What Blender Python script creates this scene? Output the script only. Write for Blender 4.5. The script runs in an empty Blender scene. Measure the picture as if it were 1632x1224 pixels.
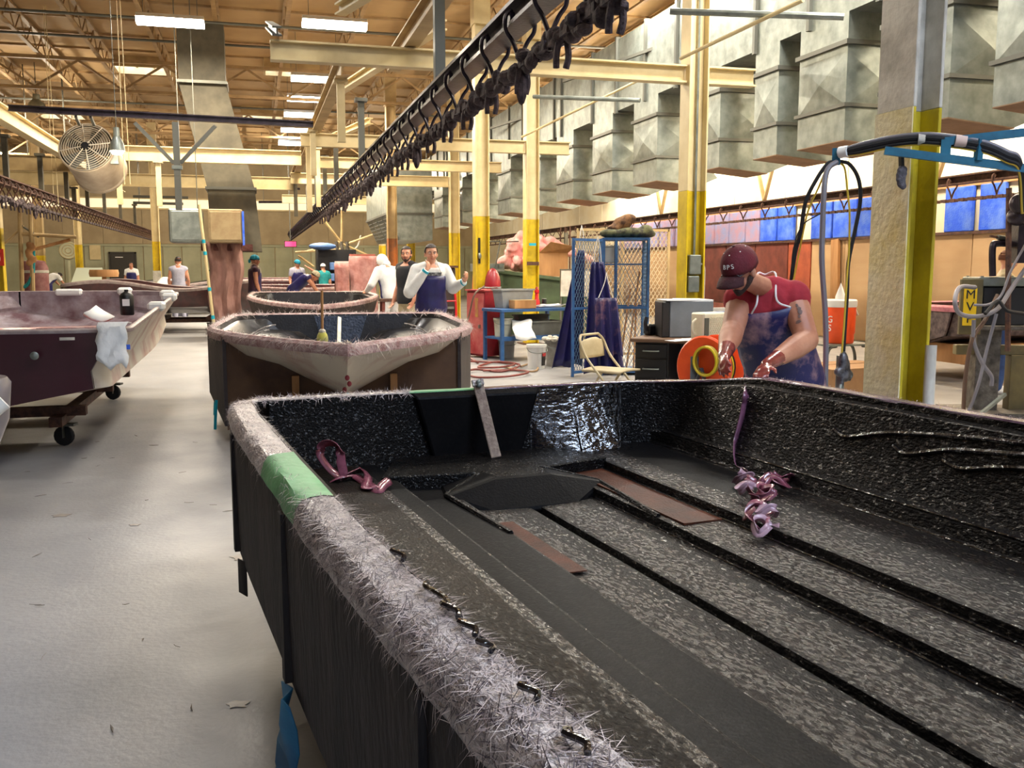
import bpy, bmesh, math, random
from mathutils import Vector, Matrix, Euler
random.seed(7)
S = bpy.context.scene
COL = S.collection
PI = math.pi

# ------------------------------------------------------------------ camera
F_PX, CX, CY, EYE = 1500.0, 816.0, 612.0, 1.5
_d = Vector(((404.0-CX)/F_PX, -(427.0-CY)/F_PX, -1.0)).normalized()
_p = math.atan((CY-427.0)/F_PX)
_u = Vector((0, math.cos(_p), math.sin(_p)))
_u = (_u-_d*_u.dot(_d)).normalized()
_x = _d.cross(_u)
ROT = Matrix((_x, _d, _u))
cam_data = bpy.data.cameras.new('camera')
cam_data.sensor_width = 36.0
cam_data.lens = 36.0*F_PX/1632.0
cam_data.clip_end = 200
cam = bpy.data.objects.new('camera', cam_data)
cam.matrix_world = Matrix.Translation((0, 0, EYE)) @ ROT.to_4x4()
COL.objects.link(cam)
S.camera = cam

def at(px, py, z=None, Y=None, X=None):
    """world point seen at photo pixel (px,py) on the plane z / Y / X"""
    r = ROT @ Vector(((px-CX)/F_PX, -(py-CY)/F_PX, -1.0))
    if z is not None: t = (z-EYE)/r.z
    elif Y is not None: t = Y/r.y
    else: t = X/r.x
    return r*t+Vector((0, 0, EYE))

# ------------------------------------------------------------------ world, exposure, large lights
W = bpy.data.worlds.new('world'); S.world = W; W.use_nodes = True
W.node_tree.nodes['Background'].inputs[0].default_value = (0.55, 0.66, 0.85, 1)
W.node_tree.nodes['Background'].inputs[1].default_value = 1.0
S.view_settings.view_transform = 'Standard'
S.view_settings.look = 'None'
S.view_settings.gamma = 1.0
S.view_settings.use_curve_mapping = False
S.view_settings.exposure = 0.0
S.cycles.use_denoising = True
S.cycles.max_bounces = 6
S.cycles.diffuse_bounces = 3
S.cycles.glossy_bounces = 3
S.cycles.caustics_reflective = False
S.cycles.caustics_refractive = False
S.cycles.sample_clamp_indirect = 8.0

def area_light(name, loc, sx, sy, power, color, rot=(0, 0, 0), parent=None):
    l = bpy.data.lights.new(name, 'AREA'); l.shape = 'RECTANGLE'; l.size = sx; l.size_y = sy
    l.energy = power; l.color = color
    o = bpy.data.objects.new(name, l); o.location = loc; o.rotation_euler = rot
    if parent: o.parent = parent
    COL.objects.link(o)
    return o

def point_light(name, loc, power, color, radius=.15, parent=None):
    l = bpy.data.lights.new(name, 'POINT'); l.energy = power; l.color = color; l.shadow_soft_size = radius
    o = bpy.data.objects.new(name, l); o.location = loc
    if parent: o.parent = parent
    COL.objects.link(o)
    return o

WARM = (1.0, 0.86, 0.66)
FLUO = (1.0, 0.87, 0.68)
COOL = (0.58, 0.72, 1.0)
# unseen cool light added behind the camera, standing for an assumed dock door
area_light('dock_daylight', (1.5, -10.5, 2.3), 5.0, 3.6, 110, COOL, (PI/2, 0, 0))

# ------------------------------------------------------------------ materials
MATS = {}
def M(name, c1, c2=None, scale=6.0, rough=.6, metal=0.0, spec=.5, bump=0.0, bscale=60.0, stretch=(1, 1, 1), coat=0.0,
      lo=.35, hi=.65, emit=None, estr=0.0, rough2=None, detail=4.0, alpha=1.0, bdist=.02, croughness=.1, beads=None):
    if name in MATS: return MATS[name]
    m = bpy.data.materials.new(name); m.use_nodes = True
    nt = m.node_tree; b = nt.nodes['Principled BSDF']
    b.inputs['Base Color'].default_value = (*c1, 1)
    b.inputs['Roughness'].default_value = rough
    b.inputs['Metallic'].default_value = metal
    b.inputs['Specular IOR Level'].default_value = spec
    b.inputs['Coat Weight'].default_value = coat
    b.inputs['Coat Roughness'].default_value = croughness
    b.inputs['Alpha'].default_value = alpha
    if emit:
        b.inputs['Emission Color'].default_value = (*emit, 1); b.inputs['Emission Strength'].default_value = estr
    if c2 or bump:
        tc = nt.nodes.new('ShaderNodeTexCoord'); mp = nt.nodes.new('ShaderNodeMapping')
        mp.inputs['Scale'].default_value = stretch
        nt.links.new(tc.outputs['Object'], mp.inputs[0])
    if c2:
        n = nt.nodes.new('ShaderNodeTexNoise'); n.inputs['Scale'].default_value = scale; n.inputs['Detail'].default_value = detail
        n.inputs['Roughness'].default_value = .6
        nt.links.new(mp.outputs[0], n.inputs['Vector'])
        r = nt.nodes.new('ShaderNodeValToRGB')
        r.color_ramp.elements[0].position = lo; r.color_ramp.elements[1].position = hi
        r.color_ramp.elements[0].color = (*c1, 1); r.color_ramp.elements[1].color = (*c2, 1)
        nt.links.new(n.outputs['Fac'], r.inputs[0]); nt.links.new(r.outputs[0], b.inputs['Base Color'])
        if rough2 is not None:
            mr = nt.nodes.new('ShaderNodeMapRange')
            mr.inputs['From Min'].default_value = lo; mr.inputs['From Max'].default_value = hi
            mr.inputs['To Min'].default_value = rough; mr.inputs['To Max'].default_value = rough2
            nt.links.new(n.outputs['Fac'], mr.inputs['Value']); nt.links.new(mr.outputs[0], b.inputs['Roughness'])
    if beads:   # wet resin beads: glossy coat only in patches
        n3 = nt.nodes.new('ShaderNodeTexNoise'); n3.inputs['Scale'].default_value = beads[0]; n3.inputs['Detail'].default_value = 2
        nt.links.new(mp.outputs[0], n3.inputs['Vector'])
        m3 = nt.nodes.new('ShaderNodeMapRange'); m3.inputs['From Min'].default_value = beads[1]; m3.inputs['From Max'].default_value = beads[2]
        m3.inputs['To Min'].default_value = 0; m3.inputs['To Max'].default_value = coat
        nt.links.new(n3.outputs['Fac'], m3.inputs['Value']); nt.links.new(m3.outputs[0], b.inputs['Coat Weight'])
    if bump:
        n2 = nt.nodes.new('ShaderNodeTexNoise'); n2.inputs['Scale'].default_value = bscale; n2.inputs['Detail'].default_value = 3
        nt.links.new(mp.outputs[0], n2.inputs['Vector'])
        bp = nt.nodes.new('ShaderNodeBump'); bp.inputs['Strength'].default_value = bump; bp.inputs['Distance'].default_value = bdist
        nt.links.new(n2.outputs['Fac'], bp.inputs['Height']); nt.links.new(bp.outputs[0], b.inputs['Normal'])
        if coat: nt.links.new(bp.outputs[0], b.inputs['Coat Normal'])
    MATS[name] = m
    return m

def col(r, g, b):   # sRGB 0-255 to linear
    f = lambda c: (c/255/12.92) if c/255 <= .04045 else ((c/255+.055)/1.055)**2.4
    return (f(r), f(g), f(b))

m_floor = M('concrete_floor', col(134, 133, 133), col(152, 150, 149), 1.3, .55, bump=.12, bscale=35, lo=.3, hi=.7, detail=8, rough2=.4)
m_deck = M('roof_deck', col(184, 154, 110), col(168, 138, 96), .8, .9)
m_joist = M('joist_paint', col(174, 144, 102), col(146, 118, 80), 3, .7)
m_cream = M('cream_steel', col(226, 208, 160), col(196, 174, 124), 2.5, .5, bump=.05, bscale=20, lo=.3, hi=.8)
m_cream2 = M('tan_steel', col(186, 160, 112), col(160, 134, 90), 2.5, .55)
m_yellow = M('yellow_paint', col(220, 190, 20), col(176, 146, 30), 5, .45, bump=.08, bscale=25, lo=.35, hi=.85)
m_yellow_old = M('worn_yellow_paint', col(206, 184, 30), col(176, 154, 30), 3, .6, bump=.25, bscale=28, lo=.35, hi=.6)
m_grey_old = M('worn_grey_yellow_paint', col(228, 216, 176), col(216, 192, 90), 2.2, .65, bump=.5, bscale=26, lo=.45, hi=.75, detail=8)
m_white_old = M('grimy_white_paint', col(214, 208, 194), col(170, 164, 150), 4, .6, bump=.2, bscale=30)
m_rust = M('rusty_orange_paint', col(170, 96, 36), col(120, 80, 50), 4, .7)
m_galv = M('galvanised_sheet', col(146, 152, 144), col(112, 118, 112), 5, .42, metal=.55, bump=.06, bscale=9, detail=8)
m_galv_dk = M('galvanised_edge', col(100, 100, 92), None, rough=.5, metal=.6)
m_galv_green = M('dusty_green_duct', col(96, 90, 74), col(78, 73, 60), 3, .7, metal=.2)
m_card_dk = M('brown_filter_board', col(150, 118, 90), col(128, 98, 72), 4, .9)
m_rail = M('greasy_rail', col(58, 48, 58), col(34, 26, 32), 6, .35, metal=.4, bump=.15, bscale=40)
m_chain = M('fibre_caked_chain', col(92, 76, 76), col(48, 38, 42), 18, .75, metal=.1, bump=.5, bscale=60)
m_rust_iron = M('rusty_iron', col(104, 72, 56), col(66, 46, 40), 14, .7, metal=.3, bump=.3, bscale=60)
m_wallcream = M('cream_wall_board', col(240, 232, 208), col(222, 206, 166), 1.4, .7, lo=.3, hi=.75, detail=8)
m_ply = M('plywood', col(190, 158, 118), col(172, 136, 96), 1.2, .75, stretch=(1, .25, 1), detail=8)
m_ply_red = M('overspray_red_board', col(92, 42, 34), col(122, 60, 48), 3, .75, detail=8)
m_ply_orange = M('orange_board', col(172, 84, 50), col(140, 64, 40), 3, .75)
m_ply_pink = M('pink_overspray_board', col(196, 120, 110), col(150, 96, 80), 3, .85, bump=.4, bscale=20)
m_wood = M('bare_timber', col(190, 142, 92), col(158, 112, 66), 4, .7, stretch=(1, 1, .2))
m_blueflt = M('blue_filter_pad', col(44, 92, 226), col(104, 142, 226), 3.5, .9, bump=.5, bscale=30, lo=.4, hi=.75)
m_blueflt_p = M('dusty_blue_filter_pad', col(140, 152, 200), col(178, 140, 160), 3.5, .9, bump=.5, bscale=30)
m_farwall = M('olive_metal_wall', col(176, 176, 146), col(154, 154, 126), .8, .7)
m_farwall2 = M('tan_upper_wall', col(182, 164, 130), col(160, 142, 110), .8, .7)
m_door = M('dark_door', col(50, 46, 40), None, rough=.6)
m_black = M('black_plastic', col(22, 22, 24), None, rough=.4)
m_blackmat = M('black_rubber', col(26, 25, 26), None, rough=.8)
m_blue_steel = M('blue_enamel_steel', col(44, 92, 146), col(34, 74, 122), 8, .45)
m_teal_steel = M('teal_enamel_steel', col(32, 106, 132), col(24, 82, 108), 8, .45)
m_mesh = M('blue_expanded_mesh', col(78, 108, 138), None, rough=.5, metal=.3)
m_mesh_tan = M('beige_expanded_mesh', col(196, 176, 140), None, rough=.6)
m_navy = M('navy_vinyl', col(38, 36, 98), col(30, 28, 74), 5, .38, bump=.3, bscale=9)
m_navy_stain = M('stained_navy_vinyl', col(34, 32, 84), col(150, 110, 118), 6, .4, bump=.3, bscale=9, lo=.52, hi=.78, detail=8)
m_navy_dirty = M('work_apron_vinyl', col(28, 30, 84), col(178, 138, 138), 7, .42, bump=.35, bscale=10, lo=.5, hi=.7, detail=8)
m_string = M('white_cord', col(236, 232, 226), None, rough=.8)
m_skin = M('skin', col(200, 142, 112), col(178, 116, 88), 7, .5)
m_skin_lt = M('fair_skin', col(216, 160, 130), col(198, 140, 110), 7, .5)
m_skin_red = M('resin_red_skin', col(150, 66, 58), col(112, 40, 36), 16, .25, coat=.4)
m_hair = M('dark_hair', col(38, 26, 20), col(24, 16, 12), 40, .6, bump=.4, bscale=120)
m_beard = M('dark_beard', col(44, 28, 22), col(70, 46, 36), 60, .8, bump=.4, bscale=140)
m_cap = M('maroon_cap_cloth', col(104, 24, 36), col(84, 18, 28), 12, .8, bump=.2, bscale=90)
m_cap_dk = M('maroon_cap_brim', col(70, 18, 26), col(52, 14, 20), 12, .8, bump=.2, bscale=90)
m_redshirt = M('red_shirt_cloth', col(178, 46, 58), col(150, 34, 46), 6, .85, bump=.35, bscale=14)
m_whitecloth = M('white_cloth', col(238, 238, 234), col(222, 222, 218), 5, .85, bump=.35, bscale=14)
m_blackcloth = M('black_cloth', col(26, 26, 30), col(36, 36, 40), 5, .85, bump=.3, bscale=14)
m_khaki = M('khaki_cloth', col(196, 180, 146), col(170, 154, 122), 5, .85, bump=.3, bscale=14)
m_jeans = M('blue_denim', col(62, 88, 140), col(48, 70, 116), 8, .85)
m_greycloth = M('grey_cloth', col(176, 176, 192), col(150, 150, 170), 6, .85, bump=.3, bscale=14)
m_cyan = M('turquoise_cloth', col(36, 160, 190), col(28, 132, 160), 8, .8)
m_tealcloth = M('teal_cloth', col(30, 140, 142), col(24, 112, 116), 8, .85)
m_cyan_tape = M('turquoise_tape', col(30, 168, 190), None, rough=.4)
m_maroondk = M('dark_maroon_cloth', col(66, 30, 46), col(44, 24, 52), 6, .8)
m_shoe = M('dark_shoe', col(50, 42, 38), None, rough=.7)
m_white = M('white_plastic', col(236, 236, 230), None, rough=.4)
m_paper = M('white_paper', col(240, 240, 238), None, rough=.8)
m_eyewhite = M('eye_white', col(230, 224, 216), None, rough=.3)
m_lip = M('lip', col(168, 92, 80), None, rough=.5)
m_ink = M('tattoo_ink', col(92, 74, 70), col(120, 92, 82), 40, .55)

# hull laminate
m_lam = M('black_wet_laminate', col(11, 10, 10), col(18, 15, 14), 8, .45, spec=.1, bump=.9, bscale=110, stretch=(1, .5, 1), coat=1.0, bdist=.01, beads=(75, .53, .63), croughness=.2)
m_lam_sp = M('speckled_wet_laminate', col(13, 11, 11), col(30, 23, 20), 30, .45, spec=.12, bump=1.0, bscale=110, stretch=(1, .45, 1), coat=1.0, bdist=.012, beads=(85, .44, .53), croughness=.2)
m_lam_sm = M('smooth_black_laminate', col(11, 11, 12), col(17, 16, 17), 6, .5, spec=.05, bump=.25, bscale=110, coat=.04, bdist=.006, croughness=.3, beads=(60, .5, .62))
m_lam_br = M('brown_resin_laminate', col(32, 24, 17), col(20, 16, 13), 6, .5, spec=.06, bump=.5, bscale=110, stretch=(1, .5, 1), coat=.35, bdist=.012, beads=(75, .54, .64), croughness=.2)
m_lam_red = M('red_brown_resin_laminate', col(88, 46, 29), col(60, 34, 24), 8, .45, spec=.1, bump=.4, bscale=110, coat=.15, bdist=.012, beads=(70, .52, .62))
m_lam_wet = M('pooled_wet_resin', col(14, 13, 16), col(20, 19, 23), 8, .14, spec=.8, bump=.9, bscale=34, coat=1.0, bdist=.012, stretch=(.5, 1, 1))
m_flange = M('fibre_caked_flange', col(204, 192, 186), col(84, 72, 74), 26, .32, spec=.6, bump=.9, bscale=90, stretch=(1, .4, 1), coat=.35, lo=.38, hi=.7, detail=9, bdist=.012)
m_fibre = M('loose_glass_fibre', col(204, 192, 186), col(170, 152, 150), 20, .5)
m_fibre_dk = M('dark_glass_fibre', col(84, 72, 82), col(60, 52, 56), 20, .5)
m_purple = M('purple_resin_rim', col(98, 70, 88), col(70, 50, 64), 10, .25, coat=.4, bump=.2, bscale=50)
m_green_tape = M('green_masking_tape', col(96, 160, 104), col(84, 142, 92), 10, .55, bump=.1, bscale=40)
m_hull_out = M('dirty_mould_side', col(56, 50, 48), col(28, 25, 26), 9, .7, bump=.4, bscale=45, stretch=(1, 1, .35), detail=9, spec=.3)
m_tape_pink = M('wet_pink_strip', col(150, 86, 100), col(112, 56, 70), 18, .22, coat=.6)
m_film = M('clear_film_strip', col(196, 160, 172), None, rough=.15, coat=.5, alpha=.75)
# ------------------------------------------------------------------ mesh helpers
class MB:
    def __init__(s): s.v = []; s.f = []; s.m = []; s.sm = []
    def add(s, verts, faces, mat=0, smooth=False):
        o = len(s.v); s.v += [tuple(p) for p in verts]
        for f in faces: s.f.append(tuple(i+o for i in f)); s.m.append(mat); s.sm.append(smooth)
        return s
    def bx(s, x0, y0, z0, x1, y1, z1, mat=0):
        v = [(x0,y0,z0),(x1,y0,z0),(x1,y1,z0),(x0,y1,z0),(x0,y0,z1),(x1,y0,z1),(x1,y1,z1),(x0,y1,z1)]
        return s.add(v, [(0,3,2,1),(4,5,6,7),(0,1,5,4),(1,2,6,5),(2,3,7,6),(3,0,4,7)], mat)
    def box(s, c, size, rot=None, mat=0):
        hx, hy, hz = size[0]/2, size[1]/2, size[2]/2
        v = [Vector(p) for p in [(-hx,-hy,-hz),(hx,-hy,-hz),(hx,hy,-hz),(-hx,hy,-hz),(-hx,-hy,hz),(hx,-hy,hz),(hx,hy,hz),(-hx,hy,hz)]]
        if rot is not None:
            R = rot if isinstance(rot, Matrix) else Euler(rot).to_matrix()
            v = [R @ p for p in v]
        c = Vector(c)
        return s.add([p+c for p in v], [(0,3,2,1),(4,5,6,7),(0,1,5,4),(1,2,6,5),(2,3,7,6),(3,0,4,7)], mat)
    def bar(s, p0, p1, w, h, up=(0, 0, 1), mat=0):
        p0, p1 = Vector(p0), Vector(p1); d = (p1-p0); L = d.length; d.normalize(); up = Vector(up)
        if abs(d.dot(up)) > .98: up = Vector((0, 1, 0))
        r = d.cross(up).normalized(); u = r.cross(d)
        R = Matrix((r, d, u)).transposed()
        return s.box((p0+p1)/2, (w, L, h), R, mat)
    def ibeam(s, p0, p1, h, w, t=.02, up=(0, 0, 1)):
        p0, p1 = Vector(p0), Vector(p1); d = (p1-p0).normalized(); up = Vector(up)
        if abs(d.dot(up)) > .98: up = Vector((0, 1, 0))
        r = d.cross(up).normalized(); u = r.cross(d)
        s.bar(p0+u*(h/2-t/2), p1+u*(h/2-t/2), w, t, up); s.bar(p0-u*(h/2-t/2), p1-u*(h/2-t/2), w, t, up)
        return s.bar(p0, p1, t*.8, h-2*t, up)
    def tube(s, pts, r, n=8, mat=0, closed=False, smooth=True):
        pts = [Vector(p) for p in pts]; N = len(pts)
        rs = r if isinstance(r, (list, tuple)) else [r]*N
        o = []; fr = None
        for i, p in enumerate(pts):
            a = pts[(i-1) % N] if (closed or i > 0) else p
            b = pts[(i+1) % N] if (closed or i < N-1) else p
            t = (b-a)
            t = t.normalized() if t.length > 1e-9 else Vector((0, 0, 1))
            if fr is None:
                h = Vector((0, 0, 1)) if abs(t.z) < .9 else Vector((1, 0, 0))
                fr = t.cross(h).normalized()
            else:
                fr = (fr-t*fr.dot(t))
                fr = fr.normalized() if fr.length > 1e-6 else t.orthogonal().normalized()
            b2 = t.cross(fr)
            o += [p+(fr*math.cos(2*PI*k/n)+b2*math.sin(2*PI*k/n))*rs[i] for k in range(n)]
        fs = []
        for i in range(N if closed else N-1):
            for k in range(n):
                a = i*n+k; b = i*n+(k+1) % n; c = ((i+1) % N)*n+(k+1) % n; d = ((i+1) % N)*n+k
                fs.append((a, b, c, d))
        if not closed:
            fs.append(tuple(range(n-1, -1, -1))); fs.append(tuple((N-1)*n+k for k in range(n)))
        return s.add(o, fs, mat, smooth)
    def lathe(s, prof, n=20, c=(0, 0, 0), rot=None, mat=0, smooth=True, caps=True):
        c = Vector(c); o = []
        R = None if rot is None else (rot if isinstance(rot, Matrix) else Euler(rot).to_matrix())
        for r, z in prof:
            for k in range(n):
                p = Vector((r*math.cos(2*PI*k/n), r*math.sin(2*PI*k/n), z))
                o.append((R @ p if R else p)+c)
        fs = []
        for i in range(len(prof)-1):
            for k in range(n):
                fs.append((i*n+k, i*n+(k+1) % n, (i+1)*n+(k+1) % n, (i+1)*n+k))
        if caps:
            fs.append(tuple(range(n-1, -1, -1))); fs.append(tuple((len(prof)-1)*n+k for k in range(n)))
        return s.add(o, fs, mat, smooth)
    def ell(s, c, r, rot=None, n=14, m=9, mat=0):
        c = Vector(c); r = (r, r, r) if not isinstance(r, (tuple, list)) else r
        R = None if rot is None else (rot if isinstance(rot, Matrix) else Euler(rot).to_matrix())
        o = []; fs = []
        for i in range(m+1):
            th = PI*i/m
            for k in range(n):
                ph = 2*PI*k/n
                p = Vector((r[0]*math.sin(th)*math.cos(ph), r[1]*math.sin(th)*math.sin(ph), r[2]*math.cos(th)))
                o.append((R @ p if R else p)+c)
        for i in range(m):
            for k in range(n):
                fs.append((i*n+k, (i+1)*n+k, (i+1)*n+(k+1) % n, i*n+(k+1) % n))
        return s.add(o, fs, mat, True)
    def loft(s, rings, caps=True, mat=0, smooth=True):
        n = len(rings[0]); o = [p for r in rings for p in r]; fs = []
        for i in range(len(rings)-1):
            for k in range(n):
                fs.append((i*n+k, i*n+(k+1) % n, (i+1)*n+(k+1) % n, (i+1)*n+k))
        if caps:
            fs.append(tuple(range(n-1, -1, -1))); fs.append(tuple((len(rings)-1)*n+k for k in range(n)))
        return s.add(o, fs, mat, smooth)
    def sheet(s, rows, mat=0, smooth=True, mats=None):
        n = len(rows[0]); o = len(s.v)
        s.v += [tuple(p) for r in rows for p in r]
        for i in range(len(rows)-1):
            for k in range(n-1):
                s.f.append((o+i*n+k, o+i*n+k+1, o+(i+1)*n+k+1, o+(i+1)*n+k))
                s.m.append(mats[k] if mats else mat); s.sm.append(smooth)
        return s
    def prism(s, poly, axis, a, b, mat=0):
        """poly: 2d points in the plane normal to axis ('x','y','z'), extruded from a to b"""
        def P(q, t):
            return (t, q[0], q[1]) if axis == 'x' else ((q[0], t, q[1]) if axis == 'y' else (q[0], q[1], t))
        n = len(poly)
        v = [P(q, a) for q in poly]+[P(q, b) for q in poly]
        fs = [tuple(range(n-1, -1, -1)), tuple(range(n, 2*n))]+[(k, (k+1) % n, n+(k+1) % n, n+k) for k in range(n)]
        return s.add(v, fs, mat)
    def shift(s, d):
        d = Vector(d); s.v = [tuple(Vector(p)+d) for p in s.v]; return s
    def xf(s, mtx):
        s.v = [tuple(mtx @ Vector(p)) for p in s.v]; return s
    def mesh(s, name, mats, angle=40):
        me = bpy.data.meshes.new(name); me.from_pydata(s.v, [], s.f)
        for m in (mats if isinstance(mats, (list, tuple)) else [mats]): me.materials.append(m)
        me.polygons.foreach_set('material_index', s.m)
        me.polygons.foreach_set('use_smooth', s.sm)
        bm = bmesh.new(); bm.from_mesh(me); bmesh.ops.recalc_face_normals(bm, faces=bm.faces); bm.to_mesh(me); bm.free()
        me.update()
        if any(s.sm): me.set_sharp_from_angle(angle=math.radians(angle))
        return me
    def build(s, name, mats, parent=None, bev=0, solid=0, angle=40, world=None, keep_normals=False):
        if world is not None: s.shift(-Vector(world))
        o = bpy.data.objects.new(name, s.mesh(name, mats, angle)); COL.objects.link(o)
        if parent: o.parent = parent
        if solid:
            q = o.modifiers.new('solid', 'SOLIDIFY'); q.thickness = solid; q.offset = 0
        if bev:
            q = o.modifiers.new('bevel', 'BEVEL'); q.width = bev; q.segments = 1; q.limit_method = 'ANGLE'
        return o

def tag(o, label, cat, group=None, kind=None):
    if label: o['label'] = label
    if cat: o['category'] = cat
    if group: o['group'] = group
    if kind: o['kind'] = kind
    return o

def thing(name, label, cat, loc=(0, 0, 0), rz=0, group=None, kind='thing'):
    o = bpy.data.objects.new(name, None); COL.objects.link(o); o.empty_display_size = .1
    o.location = loc; o.rotation_euler = (0, 0, rz)
    return tag(o, label, cat, group, kind)

def struct(name, mb, mat, parent=None, **k):
    o = mb.build(name, mat, parent, **k); o['kind'] = 'structure'; return o

def inst(o, parent, loc=(0, 0, 0), rot=(0, 0, 0), scale=None, name=None):
    c = o.copy(); c.parent = parent; c.location = loc; c.rotation_euler = rot
    if scale: c.scale = scale
    COL.objects.link(c); return c

def dup(root, loc, rz=None, label=None):
    r = root.copy(); COL.objects.link(r); r.location = loc
    if rz is not None: r.rotation_euler = (0, 0, rz)
    if label: r['label'] = label
    for ch in list(root.children):
        c = ch.copy(); c.parent = r; COL.objects.link(c)
        for g in list(ch.children):
            d = g.copy(); d.parent = c; COL.objects.link(d)
    return r

def lab(o, text): o['label'] = text; return o

def lerp(a, b, t): return a+(b-a)*t
def spline(pts, n=8):
    """Catmull-Rom through pts"""
    P = [Vector(p) for p in pts]; P = [P[0]*2-P[1]]+P+[P[-1]*2-P[-2]]; out = []
    for i in range(1, len(P)-2):
        for k in range(n):
            t = k/n; a, b, c, d = P[i-1], P[i], P[i+1], P[i+2]
            out.append(.5*((2*b)+(c-a)*t+(2*a-5*b+4*c-d)*t*t+(3*b-a-3*c+d)*t**3))
    out.append(P[-2]); return out

def text_part(txt, size, mat, parent, loc, rot, ext=.001, name='lettering', align='CENTER'):
    cu = bpy.data.curves.new('t', 'FONT'); cu.body = txt; cu.size = size; cu.extrude = ext; cu.align_x = align; cu.align_y = 'CENTER'
    cu.resolution_u = 3
    ob = bpy.data.objects.new('t', cu); COL.objects.link(ob)
    dg = bpy.context.evaluated_depsgraph_get(); dg.update()
    me = bpy.data.meshes.new_from_object(ob.evaluated_get(dg)); me.name = name
    COL.objects.unlink(ob); bpy.data.objects.remove(ob); bpy.data.curves.remove(cu)
    me.materials.clear(); me.materials.append(mat)
    o = bpy.data.objects.new(name, me); COL.objects.link(o); o.parent = parent; o.location = loc
    if isinstance(rot, Matrix): o.rotation_euler = rot.to_euler()
    else: o.rotation_euler = rot
    return o

def blob_mesh(name, mb, voxel, mats, smooth_iter=3, fac=.5):
    """union of overlapping closed shapes, remeshed to one continuous skin"""
    me = bpy.data.meshes.new('tmp'); me.from_pydata(mb.v, [], mb.f)
    bm = bmesh.new(); bm.from_mesh(me); bmesh.ops.recalc_face_normals(bm, faces=bm.faces); bm.to_mesh(me); bm.free()
    ob = bpy.data.objects.new('tmp', me); COL.objects.link(ob)
    r = ob.modifiers.new('r', 'REMESH'); r.mode = 'VOXEL'; r.voxel_size = voxel; r.use_smooth_shade = True
    if smooth_iter:
        q = ob.modifiers.new('s', 'SMOOTH'); q.factor = fac; q.iterations = smooth_iter
    vl = bpy.context.view_layer
    dg = bpy.context.evaluated_depsgraph_get(); dg.update()
    out = bpy.data.meshes.new_from_object(ob.evaluated_get(dg)); out.name = name
    COL.objects.unlink(ob); bpy.data.objects.remove(ob); bpy.data.meshes.remove(me)
    out.materials.clear()
    for m in (mats if isinstance(mats, (list, tuple)) else [mats]): out.materials.append(m)
    for p in out.polygons: p.use_smooth = True
    return out

def cap(mb, p0, p1, r0, r1, n=12, flat=1.0, side=None):
    """tapered capsule with round ends; flat squashes it along the direction normal to side"""
    p0, p1 = Vector(p0), Vector(p1); d = p1-p0; L = max(d.length, 1e-6); d.normalize()
    r = Vector(side) if side is not None else (d.cross(Vector((0, 0, 1))) if abs(d.z) < .95 else d.cross(Vector((0, 1, 0))))
    r = (r-d*r.dot(d)).normalized(); u = d.cross(r)
    rings = []
    def ring(c, rad): rings.append([c+(r*math.cos(2*PI*k/n)+u*math.sin(2*PI*k/n)*flat)*rad for k in range(n)])
    for a in (80, 55, 28): ring(p0-d*math.sin(math.radians(a))*r0, r0*math.cos(math.radians(a)))
    ring(p0, r0); ring(p0+d*L*.5, (r0+r1)/2); ring(p1, r1)
    for a in (28, 55, 80): ring(p1+d*math.sin(math.radians(a))*r1, r1*math.cos(math.radians(a)))
    mb.loft(rings)
# ------------------------------------------------------------------ the building shell
XL, XR, YB, YF, ZC = -16.0, 12.0, -11.0, 50.0, 7.2
struct('floor', MB().bx(XL, YB, -.2, XR, YF, 0), m_floor)
ceil_ = struct('ceiling', MB().bx(XL, YB, ZC, XR, YF, ZC+.15), m_deck)
_b = MB().bx(XL, -.035, 0, XR, .035, .05).build('roof_batten', m_joist, ceil_); _b.location = (0, 1.0, ZC-.05)
for k in range(1, 30): inst(_b, ceil_, (0, 1.0+1.65*k, ZC-.05))
# open-web roof joists running down the hall
def joist_mb(y0, y1, h=.52):
    m = MB(); m.bx(-.05, y0, -.05, .05, y1, 0); m.bx(-.045, y0, -h, .045, y1, -h+.045)
    n = int((y1-y0)/.55); s = (y1-y0)/n
    for k in range(n):
        a, b = (-.05, -h+.04) if k % 2 == 0 else (-h+.04, -.05)
        m.bar((0, y0+k*s, a), (0, y0+(k+1)*s, b), .025, .025, (1, 0, 0))
    return m
_j = joist_mb(0, 46).build('roof_joist', m_joist, ceil_); _j.location = (-2.04, 4, ZC-.05)
for x in (-13.6, -12.1, -10.6, -9.1, -7.7, -6.25, -4.85, -3.5, -.6, .85, 2.3, 3.75, 5.2, 6.1, 7.5, 8.9, 10.4): inst(_j, ceil_, (x, 4, ZC-.05))
# girders across the hall
def girder_mb(x0, x1, h=.8):
    m = MB(); m.bx(x0, -.05, -.08, x1, .05, 0); m.bx(x0, -.05, -h, x1, .05, -h+.07)
    n = int((x1-x0)/1.0); s = (x1-x0)/n
    for k in range(n):
        a, b = (-.08, -h+.06) if k % 2 == 0 else (-h+.06, -.08)
        m.bar((x0+k*s, 0, a), (x0+(k+1)*s, 0, b), .05, .06, (0, 1, 0))
    return m
_g = girder_mb(XL, XR).build('roof_girder', m_joist, ceil_); _g.location = (0, 25.9, ZC-.56)
for y in (33.5, 40.9): inst(_g, ceil_, (0, y, ZC-.56))
# thin conduits below the deck
for q, (y, z) in enumerate([(21.0, 6.5), (23.2, 6.55), (28.5, 6.3), (31, 6.4)]):
    MB().tube([(XL, y, z), (XR, y, z)], .03, 6).build('conduit', m_galv_dk, ceil_)
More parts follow.
